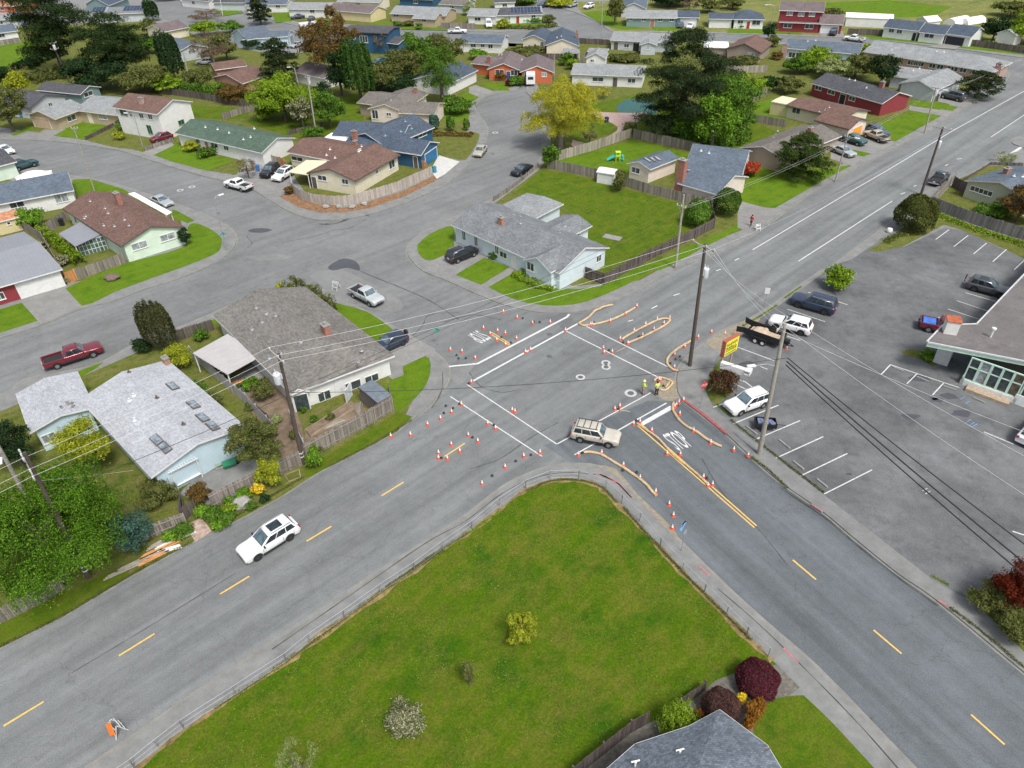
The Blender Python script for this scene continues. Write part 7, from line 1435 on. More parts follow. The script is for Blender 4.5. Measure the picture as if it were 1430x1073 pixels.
# play set, bins, stump, boulders and garden bits
def simple(name, label, cat, px, parts, z=.13, rot=0, group=None):
    p = G(*px); e = empty(name, (p.x, p.y, z), label, cat, group, rot)
    for nm, m, fn in parts: mb = MB(); fn(mb); mb.build(nm, m, e, bevel=.02)
    return e
TQ = plain('turquoise_plastic', (.05, .45, .42), .4); LM = plain('lime_plastic', (.45, .65, .06), .4)
simple('toy_playset', 'turquoise and lime plastic children playset on the fenced lawn', 'playset', (860, 226), [('slide', TQ, lambda m: (m.obox((-1.6, -.3, .1), (1.5, 0, .9), (0, .6, 0), (0, 0, .08)), m.obox((-1.6, -.34, .1), (1.5, 0, .9), (0, .06, 0), (0, 0, .25)), m.obox((-1.6, .28, .1), (1.5, 0, .9), (0, .06, 0), (0, 0, .25)))), ('platform', LM, lambda m: (m.box((.3, 0, .95), (.8, .8, .1)), [m.box((.3+a*.36, b*.36, .75), (.1, .1, 1.5)) for a in (1, -1) for b in (1, -1)], m.box((.3, 0, 1.6), (.9, .9, .1)))), ('climber', TQ, lambda m: [m.box((1.1, 0, .25+.25*k), (.6-.1*k, .7, .08)) for k in range(4)])])
def bin_(label, px, m, z=.13, rot=.4): simple('wheelie_bin', label, 'rubbish bin', px, [('bin_body', m, lambda q: q.box((0, 0, .5), (.55, .6, .95), 0, 0, -.12)), ('lid', m, lambda q: q.box((0, -.02, 1.02), (.64, .7, .08)))], z, rot, 'wheeled bins')
BB = plain('blue_bin_plastic', (.03, .14, .36), .5); bin_('blue wheeled bin left of the black SUV by the cream house', (361, 240), BB); bin_('teal-blue wheeled bin beside the pale driveway of the deep blue house', (607, 242), plain('teal_bin', (.03, .22, .30), .5)); bin_('dark blue bin pair on the pink park path', (847, 172), plain('dark_blue_bin', (.02, .04, .10), .5)); bin_('blue wheeled bin beside the tan house fence', (31, 165), BB); bin_('dark bin behind the mint house fence', (88, 316), BLACK)
def rock(name, label, cat, px, r, h, m, z=.12, group=None, seed=1):
    p = G(*px); q = random.Random(seed); bm = bmesh.new(); bmesh.ops.create_icosphere(bm, subdivisions=3, radius=1)
    from mathutils import noise
    for v in bm.verts:
        n = 1+.35*noise.noise(v.co*1.6+Vector((seed*3.1, 0, 0)))+.12*noise.noise(v.co*5); v.co *= n; v.co = Vector((v.co.x*r, v.co.y*r*.8, v.co.z*h+h*.5))
    me = bpy.data.meshes.new(name); bm.to_mesh(me); bm.free(); me.materials.append(m); me.shade_smooth(); o = bpy.data.objects.new(name, me); COL.objects.link(o); o.location = (p.x, p.y, z); tag(o, label, cat, group)
RK = plain('boulder_stone', (.27, .26, .24), .95, var=.3, sc=3); rock('boulder', 'grey boulder in the flower verge above the white SUV', 'boulder', (340, 706), .9, .45, RK, .1, 'boulders', 2)
for i, (x, y) in enumerate(((455, 291), (474, 291), (492, 291), (509, 287))): rock('boulder', ('leftmost', 'second', 'third', 'rightmost')[i]+' pale boulder in the bark bed before the curved timber fence', 'boulder', (x, y), .55, .3, RK, .13, 'boulders', i+4)
rock('tree_stump', 'wide tree stump on the mint house lawn', 'tree stump', (158, 391), .95, .5, plain('stump_bark', (.14, .105, .08), .95, var=.5, sc=6), .12, None, 9)
simple('utility_plate', 'white concrete slab in the light blue house rear lawn', 'slab', (855, 333), [('slab', CONC, lambda m: m.box((0, 0, .03), (2.6, 1.3, .08)))], .12, -.5)
simple('wheelbarrow', 'green wheelbarrow lying by the pale blue house wall', 'wheelbarrow', (322, 653), [('tray', plain('green_tray', (.02, .18, .09), .5), lambda m: m.box((0, 0, .4), (1.0, .7, .3), 0, 0, -.2)), ('handles', POLEG, lambda m: (m.tube([(-1.2, .3, .55), (.6, .15, .3)], .03, 6), m.tube([(-1.2, -.3, .55), (.6, -.15, .3)], .03, 6))), ('wheel', BLACK, lambda m: m.lathe([(0, -.05), (.2, -.05), (.2, .05), (0, .05)], 12, 'y', (.7, 0, .2)))], .11, .5)
simple('storage_tank', 'small white propane tank behind the round bush verge', 'tank', (1241, 326), [('tank', WHITE, lambda m: m.lathe([(0, 0), (.35, .05), (.42, .3), (.35, .6), (0, .7)], 12))], .13)
p = G(1083, 487)
# brick path and salvage boards by the gate
sheet('brick_path', plain('worn_brick_path', (.36, .27, .22), .9, var=.45, sc=3), [(258, 734), (281, 723), (296, 742), (273, 757)], .120)
for i, (x, y, L, a, m) in enumerate(((245, 758, 3.4, .62, WHITE), (225, 770, 3.2, .6, PL_NEW), (200, 786, 4.0, .55, PL_LIGHT), (228, 760, 2.6, .7, PL_LIGHT), (178, 798, 3.4, .6, PL_LIGHT), (237, 771, 2.0, .3, WHITE), (214, 783, 2.2, .66, PL_NEW))):
    p = G(x, y); mb = MB(); [mb.box((0, .16*k, .05+.03*(k % 2)), (L*(1-.1*k), .14, .04), .04*k) for k in range(3)]; o = mb.build('timber_offcuts', m); o.location = (p.x, p.y, .12); o.rotation_euler = (0, 0, a); tag(o, ('white', 'orange', 'long tan', 'pale upper', 'leftmost tan', 'short white', 'lower orange')[i]+' timber boards piled on the verge left of the brick path', 'timber', 'timber boards on the verge')
# ------------------------------------------------------------------ people
SKIN = plain('skin', (.45, .27, .19), .6, var=.05); HIVIS = plain('hi_vis_lime', (.50, .72, .06), .6); DPANT = plain('dark_trousers', (.02, .022, .03), .9); KHAK = plain('khaki_trousers', (.30, .24, .17), .9); REDJ = plain('red_jacket', (.50, .02, .05), .7); HAIR = plain('dark_hair', (.03, .02, .015), .8)
def person(label, px, face, J, top, bottom, hat=None, held=None, z=.02, coat=False):
    b = G(*px); e = empty('person', (b.x, b.y, z), label, 'person', 'people on the street', face)
    def skin(name, V, E, R, m, par):
        me = bpy.data.meshes.new(name); me.from_pydata([v for v in V], E, []); o = bpy.data.objects.new(name, me); COL.objects.link(o); o.parent = par; s = o.modifiers.new('skin', 'SKIN'); sv = me.skin_vertices[0].data
        for i, r in enumerate(R): sv[i].radius = (r, r)
        sv[0].use_root = True; s.use_smooth_shade = True; ss = o.modifiers.new('sub', 'SUBSURF'); ss.levels = ss.render_levels = 1; me.materials.append(m); return o
    pel = (0, 0, .93); ch = (.02, 0, 1.33); nk = (.03, 0, 1.48); hd = (.05, 0, 1.58); ht = (.05, 0, 1.70)
    V = [pel, (0, 0, 1.12), ch, nk, hd, ht]; E = [(0, 1), (1, 2), (2, 3), (3, 4), (4, 5)]; R = [.13, .12, .14, .055, .085, .07]
    for s in (1, -1):
        i = len(V); k, a, t = J['legL' if s > 0 else 'legR']; V += [(0, s*.10, .86), (k, s*.11, .48), (a, s*.12, .09), (a+.16, s*.14, .05)]; E += [(0, i), (i, i+1), (i+1, i+2), (i+2, i+3)]; R += [.10, .062, .045, .04]
        i = len(V); el, wr = J['armL' if s > 0 else 'armR']; V += [(.01, s*.18, 1.40), el, wr]; E += [(2, i), (i, i+1), (i+1, i+2)]; R += [.06, .045, .032]
        w_ = Vector(wr); d = (Vector(wr)-Vector(el)).normalized(); pm = w_+d*.09; V.append(tuple(pm)); E.append((i+2, i+3)); R.append(.035); n0 = i+3
        side = d.cross(Vector((0, s, .2))).normalized()
        for q in range(4):
            f0 = pm+side*(-.027+.018*q)+d*.02; f1 = f0+d*(.045+.006*(q in (1, 2)))+Vector((0, -s*.01, 0)); V += [tuple(f0), tuple(f1), tuple(f1+d*.025+Vector((0, -s*.02, 0)))]; j = len(V)-3; E += [(n0, j), (j, j+1), (j+1, j+2)]; R += [.011, .009, .008]
        th = w_+d*.04+side*.04; V += [tuple(th), tuple(th+d*.04+side*.015)]; j = len(V)-2; E += [(n0, j), (j, j+1)]; R += [.012, .009]
    body = skin('body', V, E, R, SKIN, e)
    tv = [(0, 0, .90 if not coat else .74), (.0, 0, 1.1), (.02, 0, 1.34), (.02, 0, 1.45)]; te = [(0, 1), (1, 2), (2, 3)]; tr = [.165 if not coat else .21, .155, .175, .08]
    for s in (1, -1):
        i = len(tv); el, wr = J['armL' if s > 0 else 'armR']; tv += [(.01, s*.19, 1.40), el, tuple(Vector(el).lerp(Vector(wr), .85))]; te += [(2, i), (i, i+1), (i+1, i+2)]; tr += [.082, .064, .05]
    skin('jacket', tv, te, tr, top, body)
    bv = [(0, 0, .95)]; be = []; br = [.15]
    for s in (1, -1):
        i = len(bv); k, a, t = J['legL' if s > 0 else 'legR']; bv += [(0, s*.105, .84), (k, s*.11, .48), (a, s*.12, .13)]; be += [(0, i), (i, i+1), (i+1, i+2)]; br += [.115, .08, .065]
    skin('trousers', bv, be, br, bottom, body)
    mb = MB()
    for s in (1, -1): k, a, t = J['legL' if s > 0 else 'legR']; mb.box((a+.06, s*.125, .045), (.29, .11, .09))
    mb.build('shoes', BLACK, body, bevel=.03)
    mb = MB(); mb.lathe([(.0, -.02), (.02, .0), (.0, .03)], 6, 'x', (.135, 0, 1.60)); [mb.lathe([(0, -.012), (.012, 0), (0, .012)], 6, 'x', (.128, s*.033, 1.635)) for s in (1, -1)]; mb.box((.125, 0, 1.555), (.02, .05, .012)); mb.build('face', plain('face_detail', (.25, .12, .09)), body)
    mb = MB()
    if hat: mb.lathe([(.155, 1.66), (.15, 1.675), (.118, 1.68), (.11, 1.75), (.07, 1.80), (0, 1.815)], 14, 'z', (.04, 0, 0)); mb.build('hard_hat', hat, body, smooth=50)
    else: mb.lathe([(.07, 1.52), (.108, 1.60), (.105, 1.70), (.06, 1.755), (0, 1.76)], 12, 'z', (.02, 0, 0)); mb.build('hair', HAIR, body, smooth=50)
    if held:
        mb = MB(); w_ = Vector(J['armR'][1])+Vector((.03, 0, -.12)); mb.box(tuple(w_+Vector((0, -.0, -.14))), (.22, .04, .3)); o = mb.build('bag', WHITE, bevel=.01); o.location = e.location; o.rotation_euler = e.rotation_euler; tag(o, 'small white bag held by the right hand worker in a lime vest', 'bag')
    if top is HIVIS:
        mb = MB(); mb.lathe([(.182, 1.16), (.186, 1.20), (.182, 1.21)], 14, 'z', (.01, 0, 0)); mb.lathe([(.176, 1.0), (.18, 1.04), (.176, 1.05)], 14, 'z', (.01, 0, 0)); mb.build('reflective_stripe', plain('silver_stripe', (.6, .6, .58), .3), body)
    return e
ST_ = dict(legL=(.02, 0, 0), legR=(.0, -.03, 0), armL=((.02, .26, 1.15), (.14, .22, .93)), armR=((.0, -.27, 1.14), (.06, -.30, .88)))
TK = dict(legL=(.03, -.02, 0), legR=(.0, -.02, 0), armL=((.06, .27, 1.16), (.28, .12, 1.12)), armR=((.04, -.27, 1.15), (.27, -.14, 1.10)))
WK = dict(legL=(.14, .22, 0), legR=(-.02, -.24, 0), armL=((-.05, .26, 1.16), (.02, .27, .92)), armR=((.08, -.26, 1.15), (.22, -.25, .96)))
person('person in a lime high-visibility jacket, helmet and khaki trousers, left of two workers', (897.5, 551), .2, TK, HIVIS, KHAK, plain('lime_helmet', (.6, .75, .2), .4))
person('person in a lime high-visibility vest and dark trousers, right of two workers', (916.5, 552), 2.0, ST_, HIVIS, DPANT, None, True)
person('person in a red jacket and long dark clothes walking on the far sidewalk', (1048, 317), -2.6, WK, REDJ, DPANT, None, None, .13)
# ------------------------------------------------------------------ vegetation
def leaf_object(name, C, Nrm, size, mat, parent=None, asp=.6):
    n = len(C); J = RNG.normal(0, .55, (n, 3)); Nn = Nrm+J; Nn /= np.linalg.norm(Nn, axis=1)[:, None]+1e-9
    a = np.cross(Nn, RNG.normal(0, 1, (n, 3))); a /= np.linalg.norm(a, axis=1)[:, None]+1e-9; b = np.cross(Nn, a)
    sz = size*RNG.uniform(.6, 1.35, (n, 1)); a = a*sz*.5; b = b*sz*.5*asp
    V = np.empty((n, 4, 3)); V[:, 0] = C-a; V[:, 1] = C+b*.9; V[:, 2] = C+a; V[:, 3] = C-b*.9; V = V.reshape(-1, 3)
    me = bpy.data.meshes.new(name); me.vertices.add(n*4); me.vertices.foreach_set('co', V.ravel().astype(np.float32)); me.loops.add(n*4); me.loops.foreach_set('vertex_index', np.arange(n*4, dtype=np.int32)); me.polygons.add(n); me.polygons.foreach_set('loop_start', np.arange(0, n*4, 4, dtype=np.int32)); me.polygons.foreach_set('loop_total', np.full(n, 4, dtype=np.int32)); me.update(); me.materials.append(mat)
    o = bpy.data.objects.new(name, me); COL.objects.link(o)
    if parent is not None: o.parent = parent
    return o
def sph(n): v = RNG.normal(0, 1, (n, 3)); return v/(np.linalg.norm(v, axis=1)[:, None]+1e-9)
L_ = dict(
 green=leafmat('leaf_green', (.040, .085, .012), (.075, .14, .018), (.11, .18, .03)), bright=leafmat('leaf_bright_green', (.060, .125, .012), (.11, .20, .02), (.15, .25, .03)),
 dark=leafmat('leaf_dark_green', (.012, .026, .010), (.022, .044, .016), (.036, .058, .02)), conifer=leafmat('conifer_needles', (.014, .026, .011), (.028, .046, .017), (.060, .062, .026)),
 pine=leafmat('pine_needles', (.012, .024, .009), (.026, .044, .013), (.045, .060, .018)), yellow=leafmat('leaf_yellow_green', (.14, .17, .015), (.22, .24, .02), (.30, .28, .03)), ygreen=leafmat('leaf_spring_willow', (.22, .22, .02), (.33, .31, .025), (.17, .15, .035)),
 lime=leafmat('leaf_lime', (.09, .15, .012), (.14, .21, .016), (.20, .25, .03)), olive=leafmat('leaf_olive', (.06, .075, .02), (.10, .11, .03), (.13, .12, .05)), rust=leafmat('leaf_rust_brown', (.075, .05, .018), (.13, .075, .02), (.06, .06, .02)),
 maroon=leafmat('leaf_maroon', (.045, .012, .016), (.075, .020, .026), (.11, .035, .04)), red=leafmat('leaf_red', (.085, .014, .008), (.15, .025, .012), (.05, .035, .012)), orange=leafmat('leaf_orange', (.15, .065, .012), (.23, .095, .015), (.10, .08, .02)),
 blossom=leafmat('white_blossom', (.07, .09, .03), (.34, .31, .22), (.10, .12, .03)), brown=leafmat('bare_twigs', (.10, .07, .05), (.15, .11, .075), (.09, .085, .04)), redflower=leafmat('red_flowers', (.28, .03, .02), (.36, .05, .03), (.05, .10, .02)), bluegreen=leafmat('blue_green_foliage', (.03, .065, .05), (.05, .10, .07), (.07, .12, .09)), pale=leafmat('pale_leaf', (.16, .19, .07), (.24, .26, .12), (.10, .15, .03)), gold=leafmat('golden_flowers', (.45, .30, .02), (.55, .42, .03), (.07, .14, .02)))
BARK = plain('bark', (.10, .08, .06), .95, var=.4, sc=5); BARKG = plain('grey_bark', (.22, .20, .17), .95, var=.3, sc=5)
# kind: clump count, clump radius factor, flattening, leaf factor, density
TK_ = dict(round=(26, .34, .85, 1.0, 1.0), loose=(34, .24, .8, 1.0, .75), conifer=(110, .20, .45, 1.0, 2.1), pine=(60, .27, .5, 1.0, 1.4), willow=(70, .20, 1.0, .75, .9), column=(26, .42, .9, 1.0, 1.3), shrub=(16, .42, .8, 1.0, 1.15), ball=(90, .20, .8, .75, 1.6), twig=(30, .22, .9, .6, .35))
def tree(label, base, top, wpx, kind='round', mat='green', trunk=True, name=None, cat=None, group=None, z=.1, low=.08, h=None, bark=None, depthf=1.0, limit=26000, off=(0, 0)):
    b = G(*base); H_ = h if h is not None else htop(b, top); dist = depth(b+Vector((0, 0, H_*.5))); R = wpx*dist/FPX/2
    shrub = kind in ('shrub', 'ball') or H_ < 2.6
    e = empty(name or ('shrub' if shrub else 'tree'), (b.x, b.y, z), label, cat or ('shrub' if shrub else 'tree'), group or ('shrubs and bushes' if shrub else 'trees'))
    nc, rf, fl, lf, dn = TK_[kind]; zb = H_*(0.02 if shrub or kind in ('column',) else low); zc = (zb+H_)/2; hz = (H_-zb)/2
    s = max(.085, dist*.0026)*lf; 
    if kind == 'ball': s = max(.10, dist*.0024)
    U = sph(nc); rad = RNG.uniform(.45, 1, nc)**.6
    if kind == 'conifer':
        tz = RNG.uniform(-.98, .98, nc); rr = np.sqrt(np.clip(1-(np.abs(tz+.15))**2.4, .04, 1))*RNG.uniform(.3, 1.12, nc); a = RNG.uniform(0, 2*np.pi, nc); CC = np.stack([rr*np.cos(a), rr*np.sin(a), tz], 1)
    elif kind == 'pine':
        tz = RNG.uniform(-.75, .95, nc); rr = np.sqrt(np.clip(1-np.abs(tz-.15)**2.0, .12, 1))*RNG.uniform(.25, 1.05, nc); a = RNG.uniform(0, 2*np.pi, nc); CC = np.stack([rr*np.cos(a), rr*np.sin(a), tz], 1)
    elif kind == 'column': tz = RNG.uniform(-.95, .85, nc); a = RNG.uniform(0, 2*np.pi, nc); rr = RNG.uniform(.2, .75, nc); CC = np.stack([rr*np.cos(a), rr*np.sin(a), tz], 1)
    elif kind == 'ball': CC = sph(nc); CC = CC*RNG.uniform(.86, .96, (nc, 1))
    else: CC = U*rad[:, None]; CC[:, 2] = np.where(CC[:, 2] < -.5, CC[:, 2]*.6, CC[:, 2])
    sc = np.array([R, R*depthf, hz]); cr = rf*RNG.uniform(.65, 1.3, nc)
    if kind != 'ball': CC = CC*(1-rf*.45)
    area = 4*np.pi*R*max(R, hz)*.9; N_ = int(min(limit, max(500, 3.0*dn*area/(s*s*.5)))); per = np.maximum(1, (cr**2/np.sum(cr**2)*N_)).astype(int)
    pts, nr = [], []
    for k in range(nc):
        d = sph(per[k]); d[:, 2] = np.where(d[:, 2] < -.3, -d[:, 2], d[:, 2]); q = d*RNG.uniform(.55, 1.05, (per[k], 1))*cr[k]; q[:, 2] *= fl
        wob = 1+.22*np.sin(q[:, :1]*23+k)+.18*np.cos(q[:, 1:2]*19+k*2); pts.append(CC[k]+q*wob); nr.append(d)
    if kind != 'twig':
        c0 = sph(int(N_*.12)); pts.append(c0*RNG.uniform(.2, .7, (len(c0), 1))); nr.append(c0)
    P = np.concatenate(pts); Nn = np.concatenate(nr); P = P*sc+np.array([off[0], off[1], zc])
    if kind in ('ball', 'column'): # clipped dome or dense flame: a thick leafy shell
        n_ = int(min(limit, 5*area/(s*s*.5))); d = sph(n_); d[:, 2] = np.where(d[:, 2] < -.35, -d[:, 2], d[:, 2]); az = np.arctan2(d[:, 1], d[:, 0])
        w_ = (1+.05*np.sin(3*az+d[:, 2]*4)+.04*np.sin(7*az+2)+.03*np.sin(d[:, 2]*11)) if kind == 'ball' else (1+.13*np.sin(5*az)*np.sin(7*az+1)+.08*np.sin(13*az+3*d[:, 2]))
        rr = (RNG.uniform(.9, 1.02, n_)*w_)[:, None]; q = d*rr
        if kind == 'ball': zc = H_*.42; P = q*np.array([R, R*depthf, H_*.58])+np.array([0, 0, zc])
        else: q[:, :2] /= (np.abs(d[:, 2])**2.5*.0+np.sqrt(1-np.minimum(.93, np.abs(d[:, 2]))**2))[:, None]**.62; P = q*np.array([R*.92, R*.92, H_*.54])+np.array([0, 0, H_*.46])
        Nn = d
    if kind == 'willow': P[:, 2] -= (np.linalg.norm(P[:, :2], axis=1)/R)**2*hz*.25; 
    P[:, 2] = np.maximum(P[:, 2], .02+RNG.uniform(0, .1, len(P))); Nn[:, 2] += .25
    leaf_object('foliage' if shrub else 'crown', P, Nn, s, L_[mat] if isinstance(mat, str) else mat, e, .35 if kind in ('conifer', 'pine', 'willow', 'twig') else .62)
    if trunk:
        mb = MB(); tr = max(.05, min(.45, H_*.022+R*.015)); q = random.Random(int(base[0]*7+base[1])); top_ = zc if shrub else zb+(H_-zb)*.62
        lean = Vector((off[0]*.6+q.uniform(-.1, .1)*R*.3, off[1]*.6, 0)); mb.tube([Vector((0, 0, -.1)), lean*.4+Vector((0, 0, top_*.5)), lean+Vector((0, 0, top_))], [tr*1.25, tr, tr*.45], 9)
        for k in range(4 if shrub else (12 if kind in ('twig', 'loose', 'pine', 'conifer') else 7)):
            j = q.randrange(nc); t_ = CC[j]*sc*.85+np.array([off[0], off[1], zc]); s0 = lean*.5+Vector((0, 0, top_*q.uniform(.35, .95))); m_ = s0.lerp(Vector(t_), .5)+Vector((0, 0, .08*H_*q.uniform(-.5, 1)))
            mb.tube([s0, m_, Vector(t_)], [tr*.45, tr*.28, tr*.1], 6)
        mb.build('stem' if shrub else 'trunk', bark or BARK, e, smooth=50)
    return e
def hedge(label, px, w, h, mat, name='hedge', z=.1, group='hedges', s=None, limit=14000, dens=1.0, kind=None):
    pts = smooth_line([G(*q) for q in px], 6); L = [0]
    for i in range(len(pts)-1): L.append(L[-1]+(pts[i+1]-pts[i]).length)
    dist = depth(pts[len(pts)//2]); s = s or max(.085, dist*.0026); area = L[-1]*(w+2*h); n = int(min(limit, 3.4*dens*area/(s*s*.5))); u = RNG.uniform(0, L[-1], n); X = np.interp(u, L, [p.x for p in pts]); Y = np.interp(u, L, [p.y for p in pts])
    dx = np.interp(u+.3, L, [p.x for p in pts])-np.interp(u-.3, L, [p.x for p in pts]); dy = np.interp(u+.3, L, [p.y for p in pts])-np.interp(u-.3, L, [p.y for p in pts]); l = np.hypot(dx, dy)+1e-6
    a = RNG.uniform(-.2, np.pi+.2, n); lump = 1+.18*np.sin(u*1.9)+.14*np.sin(u*4.3+1)+.1*np.sin(u*7.7); r = RNG.uniform(.75, 1.03, n); cx = np.sign(np.cos(a))*np.abs(np.cos(a))**.5*w/2*r*lump; cz = np.abs(np.sin(a))**.5*h*r*lump
    if kind: cx = RNG.uniform(-1, 1, n)*w/2*lump*RNG.uniform(.3, 1, n); cz = RNG.uniform(.1, 1, n)*h
    P = np.stack([X-dy/l*cx, Y+dx/l*cx, np.maximum(cz, .03)], 1); Nn = np.stack([-dy/l*np.cos(a), dx/l*np.cos(a), np.sin(a)+.2], 1); o0 = np.array([pts[0].x, pts[0].y, 0]); e = empty(name, (pts[0].x, pts[0].y, z), label, 'weeds' if kind else 'hedge', group)
    if kind: bpy.data.objects.remove(e); o = leaf_object(name, P-o0, Nn, s, L_[mat]); o.location = (pts[0].x, pts[0].y, z); tag(o, None, None, None, 'stuff'); return o
    leaf_object('foliage', P-o0, Nn, s, L_[mat], e); mb = MB()
    for k in range(max(3, min(12, int(L[-1]/1.5)))): q = pts[int(k*(len(pts)-1)/max(3, min(12, int(L[-1]/1.5))))]-pts[0]; mb.tube([q, q+Vector((.05, 0, h*.7))], .04, 5)
    mb.build('stems', BARK, e); return e
T = tree
# grass tufts over the mown lawn, thicker in drifts
def tufts(name, px, n, size, mats, z):
    W_P = [G(*q) for q in px]; xs = np.array([p.x for p in W_P]); ys = np.array([p.y for p in W_P]); X = RNG.uniform(xs.min(), xs.max(), n*3); Y = RNG.uniform(ys.min(), ys.max(), n*3); ins = np.zeros(len(X), bool); j = len(xs)-1
    for i in range(len(xs)):
        c = ((ys[i] > Y) != (ys[j] > Y)) & (X < (xs[j]-xs[i])*(Y-ys[i])/(ys[j]-ys[i]+1e-9)+xs[i]); ins ^= c; j = i
    dr = np.sin(X*.55+Y*.8)+np.sin(X*1.3-Y*.4+2)+np.sin(Y*1.7+X*.2)+RNG.normal(0, .9, len(X)); ins &= dr > .7; X, Y = X[ins][:n], Y[ins][:n]
    P = np.stack([X, Y, np.full(len(X), z)+RNG.uniform(0, .05, len(X))], 1); Nn = np.tile([0, -.5, .8], (len(X), 1)); k = len(X)//len(mats)
    for i, m in enumerate(mats): o = leaf_object(name, P[i*k:(i+1)*k], Nn[i*k:(i+1)*k], size, L_[m]); o['kind'] = 'stuff'
tufts('grass_tufts', [(189, 1100), (400, 935), (532, 838), (659, 748), (730, 694), (800, 680), (856, 710), (907, 760), (996, 850), (1040, 890), (960, 975), (800, 1078)], 26000, .085, ['olive', 'bright', 'olive', 'green'], .13)
tufts('grass_tufts', [(760, 245), (957, 290), (985, 318), (850, 388), (800, 330)], 7000, .13, ['olive', 'bright'], .13)
# near left
T('big bright leafy tree at the bottom left with the brown pole through it', (92, 808), 628, 212, 'round', leafmat('leaf_fresh_green', (.034, .082, .008), (.070, .140, .013), (.12, .20, .02)), low=.03, limit=90000, h=9.2)
T('yellow-green round shrub tree beside the pale blue house wall', (135, 655), 598, 78, 'round', 'yellow', low=.15, limit=16000)
T('dark green bush at the left edge below the pale blue wing', (35, 655), 590, 66, 'round', 'dark', low=.1, limit=9000); T('blue-green ground-hugging conifer by the brick path', (195, 765), 720, 62, 'shrub', 'bluegreen', limit=9000)
T('dry brownish shrub beside the brick path gate', (225, 705), 680, 52, 'shrub', 'olive', limit=7000); T('bare twiggy shrub against the pale blue inner corner', (112, 605), 562, 30, 'twig', 'brown')
T('reddish shrub by the white arbour', (283, 703), 682, 36, 'shrub', 'rust', limit=5000); T('green shrub below the reddish one by the fence gate', (286, 722), 708, 22, 'shrub', 'bright', limit=4000)
T('tall loose shrub right of the pale blue house', (368, 655), 588, 82, 'loose', 'olive', low=.12, limit=22000); T('yellow flowering shrub in the verge behind the fence', (380, 680), 647, 34, 'shrub', 'yellow', limit=6000)
T('small green shrub at the foot of the transformer pole', (442, 655), 628, 26, 'shrub', 'bright', limit=5000); T('low orange flowering plant in the verge', (361, 690), 678, 20, 'shrub', 'gold', limit=2500)
for i, (x, y, w_, m) in enumerate(((340, 697, 26, 'bright'), (322, 716, 22, 'lime'), (300, 722, 30, 'green'), (352, 712, 16, 'green'), (372, 702, 16, 'dark'), (322, 706, 16, 'green'), (318, 730, 26, 'green'), (306, 740, 20, 'bright'), (255, 748, 28, 'green'), (240, 756, 22, 'bright'))):
    T(('first', 'second', 'third', 'fourth', 'fifth', 'sixth', 'seventh', 'eighth', 'ninth', 'tenth')[i]+' low plant from the right in the flower verge before the fence', (x, y), y-9, w_, 'shrub', m, limit=2500, group='low plants in the flower verge')
T('dark columnar cypress between the left street and the corner house', (229, 487), 428, 46, 'column', leafmat('cypress_brown_green', (.030, .034, .014), (.05, .055, .02), (.08, .065, .03)), limit=20000, low=0)
T('low juniper left of the columnar cypress', (203, 490), 476, 30, 'shrub', 'dark', limit=5000); T('golden green shrub by the pale blue house chimney', (252, 515), 483, 38, 'shrub', 'yellow', limit=8000); T('green shrub between the two lower left houses', (283, 560), 510, 30, 'loose', 'green', limit=6000, h=2.4)
T('olive shrub along the white boundary fence', (300, 575), 545, 26, 'shrub', 'olive', limit=5000); T('small leafy shrub in the corner house garden bed', (352, 545), 530, 22, 'shrub', 'bright', limit=3500); T('tall weedy shrub in the corner house garden', (372, 560), 532, 34, 'shrub', 'olive', limit=5000); T('small green plant on the corner house path', (425, 578), 570, 9, 'shrub', 'green', limit=1500)
hedge('long bushy hedge along the corner house street side', [(404, 412), (425, 418), (448, 434), (462, 446)], 2.4, 1.9, 'olive'); hedge('dark green low hedge bed in the corner house yard', [(338, 548), (348, 540), (362, 534)], 1.2, .6, 'green')
T('small yellow shrub at the tip of the corner house roof', (392, 408), 396, 12, 'shrub', 'yellow', limit=2000); T('climbing shrub on the fence left of the corner house', (283, 476), 462, 20, 'shrub', 'green', limit=3000)
for i, (x, y, w_, m, l) in enumerate(((440, 590, 12, 'green', 'low green clump inside the corner yard raised bed, left'), (462, 588, 12, 'olive', 'low olive clump inside the corner yard raised bed, right'), (412, 612, 16, 'olive', 'weedy clump by the pale inner yard screen'), (388, 590, 16, 'pale', 'dry grass clump in the corner yard bare soil'), (352, 572, 18, 'olive', 'weedy clump along the white boundary fence'), (446, 632, 18, 'olive', 'grass clump outside the tall corner yard fence'))): T(l, (x, y), y-8, w_, 'shrub', m, limit=1500, group='weedy clumps in the corner yard')
# lawn shrubs
T('yellow-green small shrub on the big mown lawn', (727, 900), 862, 46, 'loose', 'yellow', low=.05, limit=12000, name='shrub', cat='shrub'); T('small dark conical conifer on the big mown lawn', (656, 958), 926, 17, 'shrub', 'olive', limit=2500, name='shrub', cat='shrub'); T('white flowering shrub on the big mown lawn', (566, 1008), 968, 62, 'shrub', 'blossom', h=1.3, limit=7000, name='shrub', cat='shrub')
T('sparse blossoming sapling cut by the bottom edge', (425, 1095), 1040, 60, 'twig', 'pale', low=.1, limit=5000)
T('large clipped maroon dome shrub by the rail fence end', (1054, 962), 912, 58, 'ball', 'maroon', h=2.2, limit=30000); T('brown clipped maroon dome shrub nearer the steel roof', (1004, 1000), 955, 52, 'ball', leafmat('leaf_brown_maroon', (.045, .025, .022), (.07, .035, .03), (.10, .06, .045)), h=2.1, limit=26000)
